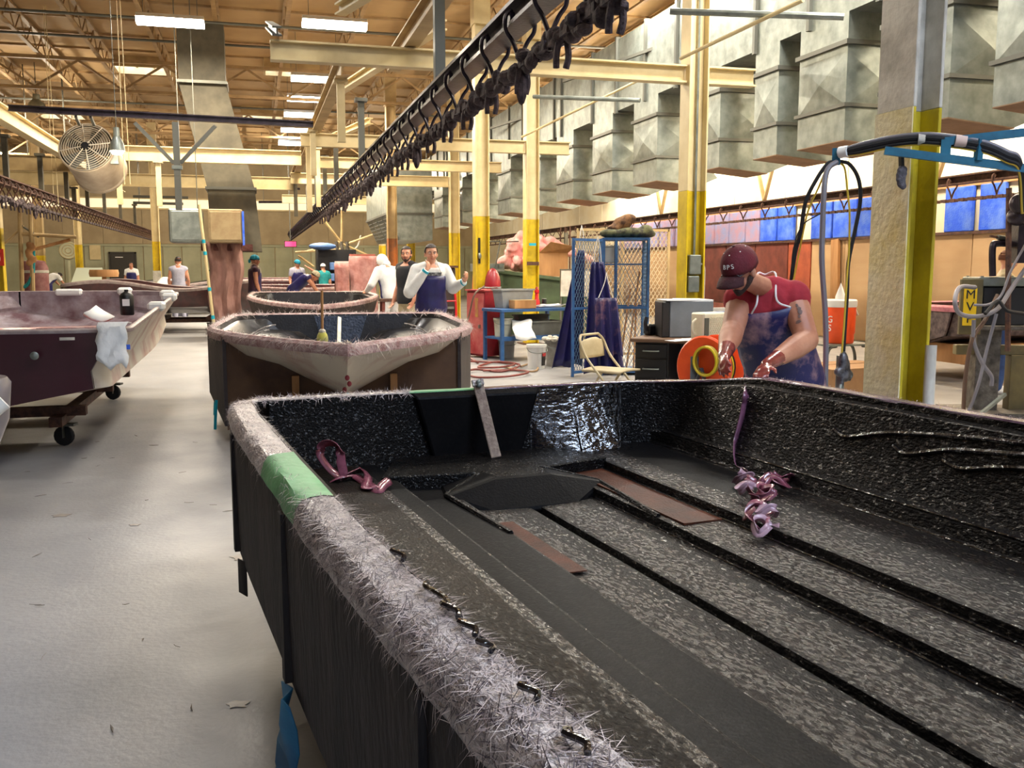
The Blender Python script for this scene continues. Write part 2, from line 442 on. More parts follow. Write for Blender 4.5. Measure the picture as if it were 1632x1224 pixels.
# skylights: domes of lit glass in curbs; those near the camera are unseen additions
m_sky = M('skylight_dome', (.9, .93, 1.0), None, rough=.3, emit=(.66, .80, 1.0), estr=12.0)
for (x, y) in ((-2.75, 28.7), (1.2, 27.9), (.5, 36.0), (-6.5, 38), (-9.5, 27), (3.7, .1), (4.7, -1.9), (5.7, -4.1), (1.2, -3.0)):
    _q = 1.6 if y < 5 else 1.0  # enlarged near the camera: unseen domes added for cool light and transom reflections
    hx, hy = .75*_q, .55*_q
    w = struct('skylight', MB().bx(x-hx, y-hy, ZC-.28, x+hx, y-hy+.05, ZC).bx(x-hx, y+hy-.05, ZC-.28, x+hx, y+hy, ZC).bx(x-hx, y-hy+.05, ZC-.28, x-hx+.05, y+hy-.05, ZC).bx(x+hx-.05, y-hy+.05, ZC-.28, x+hx, y+hy-.05, ZC), m_cream2, ceil_)
    MB().bx(x-hx+.05, y-hy+.05, ZC-.06, x+hx-.05, y+hy-.05, ZC-.012).build('lit_dome', m_sky, w)
    if y < 5: area_light('skylight_glow', (x, y, ZC-.08), 2.1, 1.5, 165, COOL, (0, 0, 0))
    for s_ in (-.23, .23): MB().bx(x+s_*_q-.02, y-hy+.05, ZC-.1, x+s_*_q+.02, y+hy-.05, ZC-.06).build('glazing_bar', m_joist, w)

# right-hand wall with boards
wr = struct('wall_right', MB().bx(XR, YB, 0, XR+.2, YF, ZC), m_wallcream)
_wb = MB().bx(-.03, 0, 2.95, 0, 2.36, 7.15).build('wall_board', m_wallcream, wr); _wb.location = (XR, 3.0, 0)
for k in range(1, 19): inst(_wb, wr, (XR, 3.0+2.4*k, 0))
_ps = MB().bx(-.03, 0, 0.02, 0, 1.2, 2.1).build('plywood_sheet', m_ply, wr); _ps.location = (XR, 5.2, 0)
for k in range(1, 11): inst(_ps, wr, (XR, 5.2+1.22*k, 0))
y0 = 5.2+1.22*11
lab(MB().bx(XR-.05, y0, .02, XR, y0+.9, 2.1).build('plywood_sheet', m_ply_orange, wr), 'orange stained board')
for k in range(3): lab(MB().bx(XR-.045, y0+.95+1.5*k, .6, XR, y0+2.4+1.5*k, 2.1).build('plywood_sheet', m_ply_red, wr), 'dark red resin-stained board')
for k in range(3): lab(MB().bx(XR-.04, y0+.95+1.5*k, .02, XR, y0+2.4+1.5*k, .58).build('plywood_sheet', m_ply_pink, wr), 'pink overspray board')
for k in range(8): inst(_ps, wr, (XR, y0+5.6+1.22*k, 0))
st = MB().bar((XR-.12, 17.5, 0), (XR-.08, 17.65, 2.1), .26, .06, (1, 0, 0)).build('timber_stud', m_wood, wr)
MB().bx(XR-.09, 4, 2.08, XR, 30, 2.13).build('filter_ledge', m_rust_iron, wr)
MB().bx(XR-.07, 4, 2.9, XR, 30, 2.95).build('filter_ledge', m_wood, wr)
# blue exhaust filter pads in their frames
fy = [5.0+1.02*k for k in range(7)]
for (a, b) in ((1549, 1505),(1600, 1560),(1403, 1367),(1365, 1328),(1325, 1293),(1265, 1240),(1237, 1212),(1210, 1189),(1187, 1163),(1161, 1140),(1138, 1120)):
    ya, yb = at(a, 340, X=XR-.1).y, at(b, 340, X=XR-.1).y
    if b < 1190: fm = m_blueflt_p
    else: fm = m_blueflt
    fl = MB().bx(XR-.1, ya, 2.13, XR-.03, yb, 2.9).build('filter_pad', fm, wr, bev=.012)
for k in range(7): MB().bx(XR-.1, 4.6+1.1*k, 2.13, XR-.03, 5.55+1.1*k, 2.9).build('filter_pad', m_blueflt, wr, bev=.012)
for k in range(5):
    MB().bx(XR-.1, 24.6+1.1*k, 2.13, XR-.03, 25.55+1.1*k, 2.9).build('filter_pad', m_blueflt_p, wr, bev=.012)

# far wall: ribbed olive sheet below, tan above
wf = struct('wall_far', MB().bx(XL, YF, 0, XR, YF+.2, ZC), m_farwall2)
_r = MB().bx(0, -.05, 0, .86, 0, 2.55).build('wall_panel', m_farwall, wf, bev=.01); _r.location = (XL, YF, 0)
for k in range(1, 31): inst(_r, wf, (XL+.9*k, YF, 0))
MB().bx(XL, YF-.09, 2.55, XR, YF, 2.66).build('wall_rail', m_farwall, wf)
_u2 = MB().bx(0, -.04, 2.68, 1.78, 0, 4.3).build('wall_panel', m_farwall2, wf); _u2.location = (XL, YF, 0)
for k in range(1, 15): inst(_u2, wf, (XL+1.8*k, YF, 0))
m_lit = M('lit_glazing', (1, .9, .68), None, emit=(1.0, .86, .58), estr=.65)
wn = struct('window_1', MB().bx(XL, YF-.06, 4.35, XR, YF, 4.42).bx(XL, YF-.06, 4.85, XR, YF, 4.92), m_cream)
MB().bx(XL, YF-.03, 4.42, XR, YF-.005, 4.85).build('lit_pane', m_lit, wn)
dr = struct('door_1', MB().bx(-6.72, YF-.14, 0, -5.62, YF-.02, 2.2), m_door, bev=.01)
MB().bx(-6.8, YF-.16, 0, -6.72, YF, 2.28).bx(-5.62, YF-.16, 0, -5.54, YF, 2.28).bx(-6.8, YF-.16, 2.2, -5.54, YF, 2.28).build('door_frame', m_door, dr)
MB().bx(-6.5, YF-.16, 2.0, -6.15, YF-.14, 2.04).build('door_sign', m_paper, dr)
MB().bx(-5.75, YF-.18, .95, -5.68, YF-.14, 1.15).build('door_handle', m_galv, dr)
struct('wall_left', MB().bx(XL-.2, YB, 0, XL, YF, ZC), m_farwall2)
# unseen wall behind the camera, with the assumed dock door opening added
struct('wall_back', MB().bx(XL, YB-.2, 0, -1.2, YB, ZC).bx(4.2, YB-.2, 0, XR, YB, ZC).bx(-1.2, YB-.2, 4.3, 4.2, YB, ZC), m_farwall2)

# ------------------------------------------------------------------ steel columns
def column(x, y, label, wx=.26, wy=.26, ztop=5.82, lower=m_yellow, upper=m_cream, zy=2.44, group=None):
    c = thing('steel_column', label, 'column', (x, y, 0), 0, group)
    def h(z0, z1):
        return MB().bx(-wx/2, -wy/2, z0, -wx/2+.022, wy/2, z1).bx(wx/2-.022, -wy/2, z0, wx/2, wy/2, z1).bx(-wx/2+.022, -.012, z0, wx/2-.022, .012, z1)
    h(.02, zy).build('lower_shaft', lower, c, bev=.004)
    h(zy, ztop).build('upper_shaft', upper, c, bev=.004)
    MB().bx(-.22, -.22, 0, .22, .22, .02).build('base_plate', m_rust_iron, c)
    MB().bx(-.15, -.15, ztop, .15, .15, 6.6 if not (33 < y < 34 or y > 40) else ztop+.02).build('cap_stub', upper, c)
    return c
colA1 = column(3.86, 5.02, 'big near column beside the boat, grimy white above worn rough yellow paint', .2,   .34, 5.82, m_yellow_old, m_white_old, 2.44)
cB1 = column(5.27, 10.85, 'cream and yellow column behind the desk with conduit and electrical box')
cB2 = column(5.28, 17.95, 'cream and yellow column in front of the pink insulation pile')
cB3 = column(5.3, 25.4, 'cream and yellow column right of the man with hand on chin')
cB4 = column(5.33, 33.0, 'cream and yellow column above the man in the black sleeveless shirt')
column(5.33, 40.6, 'farthest cream and yellow column of the right-hand row')
cA2 = column(4.07, 17.1, 'cream and yellow column behind the red cabinet with a black lever slot')
column(3.7, 26.1, 'rusty orange-stained column behind the white coverall', .26, .26, 5.82, m_rust, m_cream2, 2.3)
column(-3.35, 36.4, 'yellow column with a white box left of the round fan on the far wall')
column(-6.86, 42.1, 'slim rusty yellow column beside the bent person at far left', lower=m_yellow)
column(-5.9, 25.2, 'yellow column at the far left edge with a red sign')
column(-6.7, 34.0, 'tan column behind the left spray boom frame', upper=m_cream2, lower=m_yellow, zy=1.9)
lab(MB().bx(-.108, -.172, .02, -.1, .172, 2.44).build('flange_face', m_grey_old, colA1), 'worn grey face with yellow patches')
# details on columns
MB().tube([(.02, -.05, 5.8), (.02, -.05, 1.62)], .016, 8).build('conduit', m_galv, cB1)
MB().bx(-.07, -.12, 1.42, .09, -.02, 1.66).build('switch_box', m_galv, cB1, bev=.01)
MB().bx(-.08, -.12, 1.2, .07, -.02, 1.4).build('socket_box', m_galv, cB1, bev=.01)
MB().tube(spline([(.08, -.09, 1.56), (.14, -.1, 1.5), (.14, -.1, 1.2), (.13, -.1, .7)], 6), .012, 6).build('cable', m_white_old, cB1)
MB().bx(-.06, -.03, 1.58, -.02, -.02, 2.05).build('lever_slot', m_black, cA2)
MB().ell((-.04, -.05, 1.72), (.035, .02, .06)).build('lever_knob', m_galv, cA2)
MB().bx(-.08, -.155, 1.93, .06, -.13, 1.98).build('tape_patch', m_cyan_tape, cB2)
MB().bx(-.12, -.15, 1.55, .12, -.13, 1.62).build('bracket', m_rust_iron, cB2)
rs = MB().bx(-.1, -.16, 1.55, .16, -.14, 1.95).build('warning_sign', M('red_sign', col(206, 50, 34), None, rough=.5), bpy.data.objects['steel_column.010'])
MB().ell((.03, -.165, 1.72), (.06, .006, .09)).build('sign_symbol', m_paper, rs)
MB().bx(-.14, -.2, 1.0, .14, -.13, 1.4).build('control_box', m_white_old, bpy.data.objects['steel_column.008'])

# ------------------------------------------------------------------ overhead steel
def beam(p0, p1, label, h=.21, w=.16, mat=None, name='steel_beam', group=None):
    p0, p1 = Vector(p0), Vector(p1); b = (p0+p1)/2
    m = MB().ibeam(p0-b, p1-b, h, w, .02)
    o = m.build(name, mat or m_cream, None); o.location = b
    return tag(o, label, 'beam', group, 'thing')
beam((.25, 10.85, 3.83), (5.13, 10.85, 3.83), 'nearest wide cream cross beam ending at the column behind the desk')
beam((5.41, 10.85, 3.83), (6.06, 10.85, 3.83), 'short cream beam stub between nearest cross column and ducts')
beam((.9, 17.95, 3.82), (5.14, 17.95, 3.82), 'second cream cross beam meeting the column before the pink insulation', .24)
beam((5.42, 17.95, 3.82), (6.05, 17.95, 3.82), 'short cream beam stub running from second cross column into ducts', .24)
beam((1.2, 21.5, 3.8), (5.6, 21.5, 3.8), 'third cream cross beam just past the second one', .24)
beam((1.0, 25.4, 3.8), (5.14, 25.4, 3.8), 'fourth cream cross beam above the man with hand on chin', .28)
beam((1.0, 33.0, 3.8), (5.18, 33.0, 3.8), 'farthest cream cross beam on the right side', .28)
beam((-2.75, 20.8, 3.8), (1.05, 20.8, 3.8), 'bright cream cross beam passing before the tapering green duct', .3)
beam((-6.3, 27.1, 3.8), (1.15, 27.1, 3.8), 'long cream cross beam behind the drum fan', .34)
beam((-9.5, 23.5, 3.82), (-3.9, 23.5, 3.82), 'tan cross beam at upper left ending at the bright lengthwise beam', .34, mat=m_cream2)
beam((1.18, 12.7, 4.06), (1.18, 30.0, 4.06), 'tan lengthwise beam running over the cross beams left of the conveyor', .22, .16, m_cream2)
beam((1.78, 4.0, 4.06), (1.78, 12.2, 4.06), 'near tan lengthwise beam directly above the conveyor', .22, .16, m_cream2)
beam((-3.75, 10.5, 3.9), (-3.75, 31, 3.9), 'bright cream lengthwise beam at upper left above the drum fan', .26, .18)
beam((.98, 10.6, 4.24), (2.3, 6.2, 4.24), 'near white slanting brace beam above the conveyor', .12, .12)
beam((1.25, 16.0, 4.24), (2.15, 10.9, 4.24), 'second white slanting brace beam above the conveyor', .12, .12)
beam((1.3, 22.6, 4.24), (2.2, 18.2, 4.24), 'third white slanting brace beam above the conveyor', .12, .12)
beam((.32, 14.2, 4.9), (.32, 10.6, 3.98), 'grey steel strut dropping on to the left end of the nearest cross beam', .1, .1, m_galv_dk, 'steel_strut')
beam((-3.6, 16.6, 3.97), (1.05, 16.6, 3.9), 'brown-grey horizontal pipe beam above the drum fan', .1, .1, m_rail)
pst = thing('hanging_truss', 'grey hanging post with two diagonal braces under the brown pipe beam', 'truss', (-1.15, 16.6, 2.6))
MB().bx(-.05, -.05, -.15, .05, .05, 1.25).build('post', m_galv_dk, pst)
for s_ in (-1, 1): MB().bar((s_*.62, 0, 1.22), (s_*.05, 0, .6), .04, .06).build('brace', m_galv_dk, pst)
MB().bx(-.08, -.07, .5, .08, .07, .56).build('collar', m_galv, pst)
# white vertical drop posts
for (x, y, z0, z1, l) in ((-1.8, 20.7, 2.75, 3.65, 'slim cream drop post under the bright cross beam left of the green duct'),
                          (1.18, 12.9, 3.15, 3.95, 'nearest cream drop post from the lengthwise beam to the conveyor'),
                          (1.1, 17.6, 3.15, 3.95, 'second cream drop post from the lengthwise beam to the conveyor'),
                          (1.12, 19.4, 2.6, 3.95, 'third cream drop post with a wide foot near the conveyor')):
    o = MB().bx(-.05, -.05, 0, .05, .05, z1-z0).bx(-.09, -.09, z1-z0-.04, .09, .09, z1-z0).build('drop_post', m_cream, None); o.location = (x, y, z0)
    tag(o, l, 'post', None, 'thing')
# ------------------------------------------------------------------ fluorescent lights (each with its own lamp)
m_tube = M('lit_tube', (1, .97, .9), None, emit=(1.0, .94, .82), estr=22.0)
def fluo(x, y, label, power=70, color=FLUO, L=1.2, z=6.1, group=None, detail=True):
    t = thing('ceiling_light', label, 'light', (x, y, z), 0, group)
    MB().add([(-L/2,-.2,.0),(L/2,-.2,.0),(L/2,.2,.0),(-L/2,.2,.0),(-L/2,-.1,.09),(L/2,-.1,.09),(L/2,.1,.09),(-L/2,.1,.09)],
             [(4,5,6,7),(0,1,5,4),(1,2,6,5),(2,3,7,6),(3,0,4,7)]).build('reflector', m_white, t)
    for s_ in (-.1, .1): MB().tube([(-L/2+.03, s_, .02), (L/2-.03, s_, .02)], .02, 8).build('tube', m_tube, t)
    MB().prism([(-.17, .0), (-.1, -.1), (.1, -.1), (.17, .0)], 'x', -L/2, L/2).build('diffuser', m_tube, t)
    for s_ in (-1, 1): MB().tube([(s_*L*.4, 0, .09), (s_*L*.4, 0, ZC-z)], .006, 5).build('hanger_wire', m_galv_dk, t)
    area_light('lamp', (0, 0, -.13), L, .35, power, color, (0, 0, 0), t)
    return t
ROWP = 460
for i, y in enumerate((18.75, 24.1, 26.95, 29.7, 33.0, 36.5)):
    fluo(1.63, y, ['nearest fluorescent light right of centre, above the cross beam', 'second fluorescent light of the right-hand row under the skylight', 'third fluorescent light of the right-hand row', 'fourth fluorescent light of the right-hand row', 'fifth fluorescent light of the right-hand row', 'farthest fluorescent light of the right-hand row'][i], ROWP)
fluo(-1.35, 19.35, 'fluorescent light at upper left above the skylight', ROWP)
for i, y in enumerate((2.6, 8.0, 13.4)):  # unseen near lamps, assumed to continue the row and light the foreground
    fluo(1.63, y, ['fluorescent light high above the near boat', 'fluorescent light high above the second boat bow', 'fluorescent light high above the second boat stern'][i], (12, 40, 200)[i], (1, .93, .82))
for i, y in enumerate((3.0, 8.5, 14.0)):  # left row likewise: unseen lamps assumed over the aisle
    fluo(-1.35, y, ['fluorescent light high above the aisle floor beside the near boat', 'fluorescent light high over the aisle beside the maroon boat bow', 'fluorescent light high over the aisle before the drum fan'][i], (5, 14, 120)[i], (.97, .95, .95))
for i, y in enumerate((7.2, 9.6, 12.2, 14.8)):  # unseen row assumed from the bright glints inside the near hull
    fluo(5.95, y, ['nearest', 'second', 'third', 'fourth'][i]+' fluorescent light above the near end of the exhaust duct', 230, (1, .95, .86))
m_hid = M('lit_lamp', (1, .9, .7), None, emit=(1.0, .88, .66), estr=18.0)
def hid(x, y, z, label, power, color=WARM, top=ZC-.02):
    t = thing('high_bay_lamp', label, 'lamp', (x, y, z))
    MB().lathe([(.24, 0), (.2, .12), (.1, .22), (.09, .36), (.0, .36)], 16, caps=False).build('shade', m_galv, t)
    MB().lathe([(.0, .02), (.17, .02), (.21, .0), (.15, -.05), (.0, -.06)], 16, caps=False).build('lens', m_hid, t)
    MB().tube([(0, 0, .36), (0, 0, top-z)], .012, 6).build('stem', m_galv_dk, t)
    point_light('lamp', (0, 0, -.16), power, color, .18, t)
    return t
hid(-5.7, 29.6, 5.95, 'bright high bay lamp at far upper left above the bright beam', 600)
_h = hid(at(188, 262, Y=16.2).x, 16.2, 3.32, 'small bright lamp hanging right of the drum fan', 60, top=6.62); _h.scale = (.5, .5, 1)
hid(-9, 40, 5.8, 'distant high bay lamp above the far left workers', 700)
hid(-1.5, 42, 5.8, 'distant high bay lamp above the far wall door area', 800)
hid(5.0, 40, 5.6, 'distant high bay lamp at the far end of the right-hand row', 800)
hid(9.6, 12.0, 5.4, 'high bay lamp hidden behind the near exhaust ducts', 900)  # this and the next two: unseen lamps assumed from the bright wall
hid(9.6, 19.5, 5.4, 'high bay lamp hidden behind the middle exhaust ducts', 1300)
hid(9.6, 28.0, 5.4, 'high bay lamp hidden behind the far exhaust ducts', 1100)
hid(10.2, 6.0, 5.4, 'high bay lamp beyond the right edge over the spray pump', 600)  # unseen lamp assumed past the right edge
hid(-8.5, 14, 5.9, 'high bay lamp beyond the left edge over the maroon boat', 70)  # unseen lamp assumed past the left edge

def wall_fill_strip(y, label, power):  # unseen strips added to brighten the upper wall and its glints in the hull
    t = thing('strip_light', label, 'light', (10.9, y, 4.35))
    MB().bx(-.06, -1.2, .0, .06, 1.2, .08).build('housing', m_white, t)
    for s_ in (-.025, .045): MB().tube([(s_, -1.15, -.03), (s_, 1.15, -.03)], .018, 8).build('tube', m_tube, t)
    MB().tube([(0, 0, .08), (0, 0, ZC-.02-4.35)], .012, 5).build('stem', m_galv_dk, t)
    area_light('lamp', (.08, 0, -.02), .12, 2.3, power, FLUO, (0, -math.radians(112), 0), t)
for i, y in enumerate((9.0, 13.5, 18.5, 23.5, 29.0)): wall_fill_strip(y, ['nearest', 'second', 'third', 'fourth', 'fifth'][i]+' strip light washing the right wall behind the ducts', 300)

# ------------------------------------------------------------------ exhaust duct with its drop boxes
duct = thing('exhaust_duct', 'long galvanised exhaust duct with drop boxes along the right side', 'duct', (6.4, 4, 4.3))
DX = 1.35
def creased(m, q, d=.02, crease=True):
    """a sheet quad with a shallow pyramid cross-break; q in order, d outwards"""
    q = [Vector(p) for p in q]; c = sum(q, Vector())/4
    n = (q[1]-q[0]).cross(q[3]-q[0]).normalized()
    m.add(q+[c+n*d], [(0,1,4),(1,2,4),(2,3,4),(3,0,4)])
def duct_box(y0, y1, x0, x1, z0, z1, d=.025):
    m = MB()
    creased(m, [(x0,y1,z0),(x0,y0,z0),(x0,y0,z1),(x0,y1,z1)], d)
    creased(m, [(x0,y0,z0),(x1,y0,z0),(x1,y0,z1),(x0,y0,z1)], d)
    creased(m, [(x1,y0,z0),(x1,y1,z0),(x1,y1,z1),(x1,y0,z1)], d)
    creased(m, [(x1,y1,z0),(x0,y1,z0),(x0,y1,z1),(x1,y1,z1)], d)
    m.add([(x0,y0,z0),(x1,y0,z0),(x1,y1,z0),(x0,y1,z0)], [(3,2,1,0)]); m.add([(x0,y0,z1),(x1,y0,z1),(x1,y1,z1),(x0,y1,z1)], [(0,1,2,3)])
    return m
yy = 0.0; k = 0
while yy < 32:
    L = (1.25, 1.9, .5, 1.2, 1.3)[k % 5]
    duct_box(yy, yy+L, 0, DX, 0, 1.24).build('duct_section', m_galv, duct)
    MB().bx(-.045, yy+L-.03, -.045, DX+.04, yy+L+.03, 0).bx(-.045, yy+L-.03, 1.24, DX+.04, yy+L+.03, 1.28).bx(-.045, yy+L-.03, 0, 0, yy+L+.03, 1.24).bx(DX, yy+L-.03, 0, DX+.04, yy+L+.03, 1.24).build('flange', m_galv_dk, duct)
    yy += L; k += 1
drops = [(-1.0, .0), (.9, 1.8), (2.25, 3.2), (3.76, 4.76), (5.4, 6.35), (6.82, 7.4), (8.35, 8.95), (10.5, 11.5), (12.5, 13.55), (14.7, 15.8), (17.0, 18.2), (19.6, 20.9), (22.4, 23.8), (25.4, 26.9), (28.6, 30.2)]
for (a, b) in drops[1:]:
    w = .82
    db = duct_box(a, b, 0, w, -.42, 0, .0).build('drop_box', m_galv, duct)
    MB().bx(-.04, a-.04, -.35, w+.04, b+.04, -.3).build('flange', m_galv_dk, db)
    duct_box(a, b, 0, w, -1.0, -.42, .035).build('panel_section', m_galv, db)
    MB().bx(-.035, a-.035, -1.02, w+.035, b+.035, -.98).build('flange', m_galv_dk, db)
    m = MB(); z0, z1, z2 = -1.0, -1.38, -1.55
    m.add([(0,a,z0),(w,a,z0),(w+.28,a,z1+.06),(w-.05,a,z2+.1),(0,a,z1)], [(0,4,3,2,1)])
    m.add([(0,b,z0),(w,b,z0),(w+.28,b,z1+.06),(w-.05,b,z2+.1),(0,b,z1)], [(0,1,2,3,4)])
    m.add([(0,a,z0),(0,b,z0),(0,b,z1),(0,a,z1)], [(0,1,2,3)])
    m.add([(w,a,z0),(w,b,z0),(w+.28,b,z1+.06),(w+.28,a,z1+.06)], [(3,2,1,0)])
    m.add([(w-.05,a,z2+.1),(w-.05,b,z2+.1),(w+.28,b,z1+.06),(w+.28,a,z1+.06)], [(0,1,2,3)])
    m.build('hood', m_galv, db)
    MB().add([(0.0,a,z1-.004),(0.0,b,z1-.004),(w-.05,b,z2+.096),(w-.05,a,z2+.096)], [(0,1,2,3)]).build('filter_board', m_card_dk, db, solid=.012)
# angle-iron hangers standing out from the duct
for (y, zz) in ((5.5, .95), (13.3, .75), (21, .8)):
    MB().bar((-.55, y+.4, zz), (.02, y-2.6, zz), .05, .05).build('support_rail', m_galv_dk, duct)
def strut(p0, p1, label, r=.03, mat=None):
    p0, p1 = Vector(p0), Vector(p1)
    o = MB().tube([p0-p0, p1-p0], r, 8).build('pipe_strut', mat or m_galv, None); o.location = p0
    return tag(o, label, 'pipe', None, 'thing')
a_, b_ = at(1068, 18, Y=9.5), at(1345, 27, Y=8.6); strut(a_, b_, 'nearest horizontal grey tube in front of the ducts', .035)
a_, b_ = at(850, 154, Y=15.8), at(1020, 160, Y=14.4); strut(a_, b_, 'middle horizontal grey tube in front of the ducts', .035)
a_, b_ = at(1085, 93, Y=10.4), at(1280, 0, Y=8.4); strut(a_, b_, 'near sloping cream rod in front of the ducts', .022, m_cream)
a_, b_ = at(832, 218, Y=17.5), at(1018, 128, Y=14.2); strut(a_, b_, 'far sloping cream rod in front of the ducts', .022, m_cream)

# far air-handling unit with louvred hood
au = thing('air_handler', 'large galvanised air handler with slatted grilles behind the conveyor', 'duct', (3.75, 27.3, 2.3))
for k in range(4): duct_box(1.3*k, 1.3*k+1.26, 0, 1.3, .75, 2.3, .0).build('duct_section', m_galv, au)
m = MB()
for k in range(4):
    a, b = 1.3*k, 1.3*k+1.26
    MB().add([(0,a,.75),(0,b,.75),(.35,b,0),(.35,a,0),(1.3,a,.75),(1.3,b,.75),(1.3,b,0),(1.3,a,0)], [(0,1,2,3),(0,3,7,4),(1,5,6,2),(3,2,6,7),(4,7,6,5)]).build('hood', m_galv, au)
    for q in range(6):
        zz = .62-.1*q; xx = .35*(.75-zz)/.75
        MB().bx(xx-.03, a+.12, zz-.012, xx+.02, b-.12, zz+.02).build('louvre_slat', m_galv_dk, au)
MB().bx(-.03, -.02, .72, 1.33, 5.2, .78).build('flange', m_galv_dk, au)
for (x, y) in ((.1, .3), (1.2, .3), (.1, 4.9), (1.2, 4.9)): MB().tube([(x, y, 2.3), (x, y, 4.33)], .015, 5).build('hanger_rod', m_galv_dk, au)

# tall tapering green duct with two elbow boxes over the aisle
gd = thing('tapered_duct', 'tall dusty green duct tapering down from the roof above the pink coated panel', 'duct', (-.9, 21.6, 0))
def quad_ring(x0, x1, y0, y1, z): return [Vector(p) for p in ((x0,y0,z),(x1,y0,z),(x1,y1,z),(x0,y1,z))]
MB().loft([quad_ring(-.5, .45, 0, .9, 6.62), quad_ring(-.5, .45, 0, .9, 5.4)], smooth=False).build('duct_section', m_galv_green, gd)
MB().loft([quad_ring(-.5, .45, 0, .9, 5.4), quad_ring(.0, .98, -.1, .8, 3.2)], smooth=False).build('taper_section', m_galv_green, gd)
MB().loft([quad_ring(.0, .98, -.1, .8, 3.2), quad_ring(.05, 1.1, -.1, .8, 1.85)], smooth=False).build('lower_section', m_galv_green, gd)
for zz, x0, x1 in ((5.4, -.54, .49), (3.2, -.04, 1.02)): MB().bx(x0, -.14, zz-.03, x1, .94, zz+.03).build('flange', m_galv_dk, gd)
vb = thing('duct_box', 'square grey duct outlet box left of the brown one above the aisle', 'duct', (-1.25, 19.8, 2.0))
MB().bx(-.33, 0, 0, .29, .9, .66).build('box_shell', m_galv, vb, bev=.03); MB().bx(-.28, -.015, .05, .24, 0, .61).build('front_panel', m_galv, vb, bev=.008)
MB().tube([(-.1, .45, .66), (-.1, .45, 5.0)], .01, 6).build('hanger_rod', m_galv_dk, vb); MB().tube([(.2, .45, .66), (.2, .45, 5.0)], .01, 6).build('hanger_rod', m_galv_dk, vb)
vb2 = thing('duct_box', 'square brown dusty duct outlet box with a blue taped edge', 'duct', (-.48, 19.8, 2.0))
MB().bx(-.36, 0, 0, .3, 1.6, .66).build('box_shell', M('tan_dusty_sheet', col(160, 140, 102), col(140, 116, 82), 4, .7), vb2, bev=.02)
MB().bx(-.32, -.015, .05, .26, 0, .61).build('front_panel', M('tan_dusty_sheet', (0, 0, 0)), vb2, bev=.008)
MB().bx(.29, -.02, -.05, .33, .05, .62).build('blue_tape', m_blueflt, vb2)
# pink resin-coated panel and leaning pole
pp = thing('coated_panel', 'tall pink resin-coated hanging sheet under the brown duct box', 'panel', (-.62, 20.4, 0))
rows = []
for i in range(15):
    z = 2.0*i/14; rows.append([(-.26+.03*math.sin(i*.8)+(.58+.1*(z/2))*k/12, .05*math.sin(k*1.3+i*.3)+.02*math.sin(i*2.1), z+.03) for k in range(13)])
MB().sheet(rows).build('sheet_cloth', M('pink_caked_sheet', col(188, 146, 134), col(128, 90, 80), 3, .9, bump=.5, bscale=20, stretch=(1, 1, .35), detail=8), pp, solid=.05)
MB().bx(-.4, .0, 1.85, .62, .9, 1.985).build('caked_header', M('dark_caked_resin', col(74, 40, 36), col(110, 66, 60), 6, .9, bump=.6, bscale=16), pp)
pl = thing('leaning_pole', 'pale slender pole with turquoise tape bands beside the pink coated sheet', 'pole', (-.98, 19.5, 0))
MB().tube([(.22, 0, 0), (0, 0, 2.72)], .03, 8).build('pole_shaft', m_cream, pl)
for zz in (.5, 1.05, 1.75, 1.98): MB().tube([(.22*(1-zz/2.72), 0, zz), (.22*(1-(zz+.07)/2.72), 0, zz+.07)], .034, 8).build('tape_band', m_cyan_tape, pl)

# ------------------------------------------------------------------ drum fan
fan = thing('drum_fan', 'large round caged drum fan hanging at upper left', 'fan', (-2.57, 17.0, 3.45))
FR = Euler((math.radians(68), 0, math.radians(-8))).to_matrix()
m = MB(); R0 = .42
m.lathe([(R0, .0), (R0+.02, .0), (R0+.02, -.04), (R0, -.04), (R0, -.72), (R0+.02, -.74), (R0+.02, -.78), (R0-.02, -.78), (R0-.03, -.02)], 40, rot=FR, caps=False)
m.build('drum', M('dusty_fan_drum', col(196, 180, 156), col(170, 150, 126), 3, .45, metal=.35), fan)
g = MB()
for r in [.05+.037*k for k in range(11)]:
    g.tube([FR @ Vector((r*math.cos(2*PI*k/36), r*math.sin(2*PI*k/36), .03+.03*(1-r/R0))) for k in range(36)], .006, 5, closed=True)
g.build('cage_ring', M('cage_wire', col(206, 196, 176), None, rough=.4, metal=.5), fan)
for k in range(8):
    a = 2*PI*k/8+.2
    MB().tube([FR @ Vector((.04*math.cos(a), .04*math.sin(a), .065)), FR @ Vector((R0*math.cos(a), R0*math.sin(a), .03))], .009, 6).build('cage_spoke', MATS['cage_wire'], fan)
MB().lathe([(.06, .08), (.06, -.2)], 16, rot=FR).build('motor_hub', m_black, fan)
for k in range(5):
    a = 2*PI*k/5; c, s_ = math.cos(a), math.sin(a); t = Vector((-s_, c, 0)); rr = Vector((c, s_, 0))
    q = [rr*.06-t*.05+Vector((0,0,-.1)), rr*.06+t*.05+Vector((0,0,-.16)), rr*.38+t*.12+Vector((0,0,-.18)), rr*.38-t*.12+Vector((0,0,-.08))]
    MB().add([FR @ p for p in q], [(0,1,2,3)]).build('fan_blade', m_galv_dk, fan, solid=.006)
MB().bar((-.08, -.05, .36), (-.08, -.345, .445), .04, .04).build('hanger', m_galv_dk, fan); MB().bar((.14, -.02, .36), (.14, -.345, .445), .04, .04).build('hanger', m_galv_dk, fan)
MB().bx(.36, -.05, -.25, .48, .08, .0).build('junction_box', m_galv, fan)
for (x, y, l) in ((-2.05, 17.3, 'pair of thin pull wires hanging right of the drum fan'), (-4.2, 23, 'pair of thin wires hanging from the roof at upper left')):
    t = thing('hanging_wire', l, 'wire', (x, y, 2.9))
    for s_ in (0, .09): MB().tube([(s_, 0, 0), (s_*.4+.02, 0, 4.2)], .007, 5).build('wire', m_cream, t)

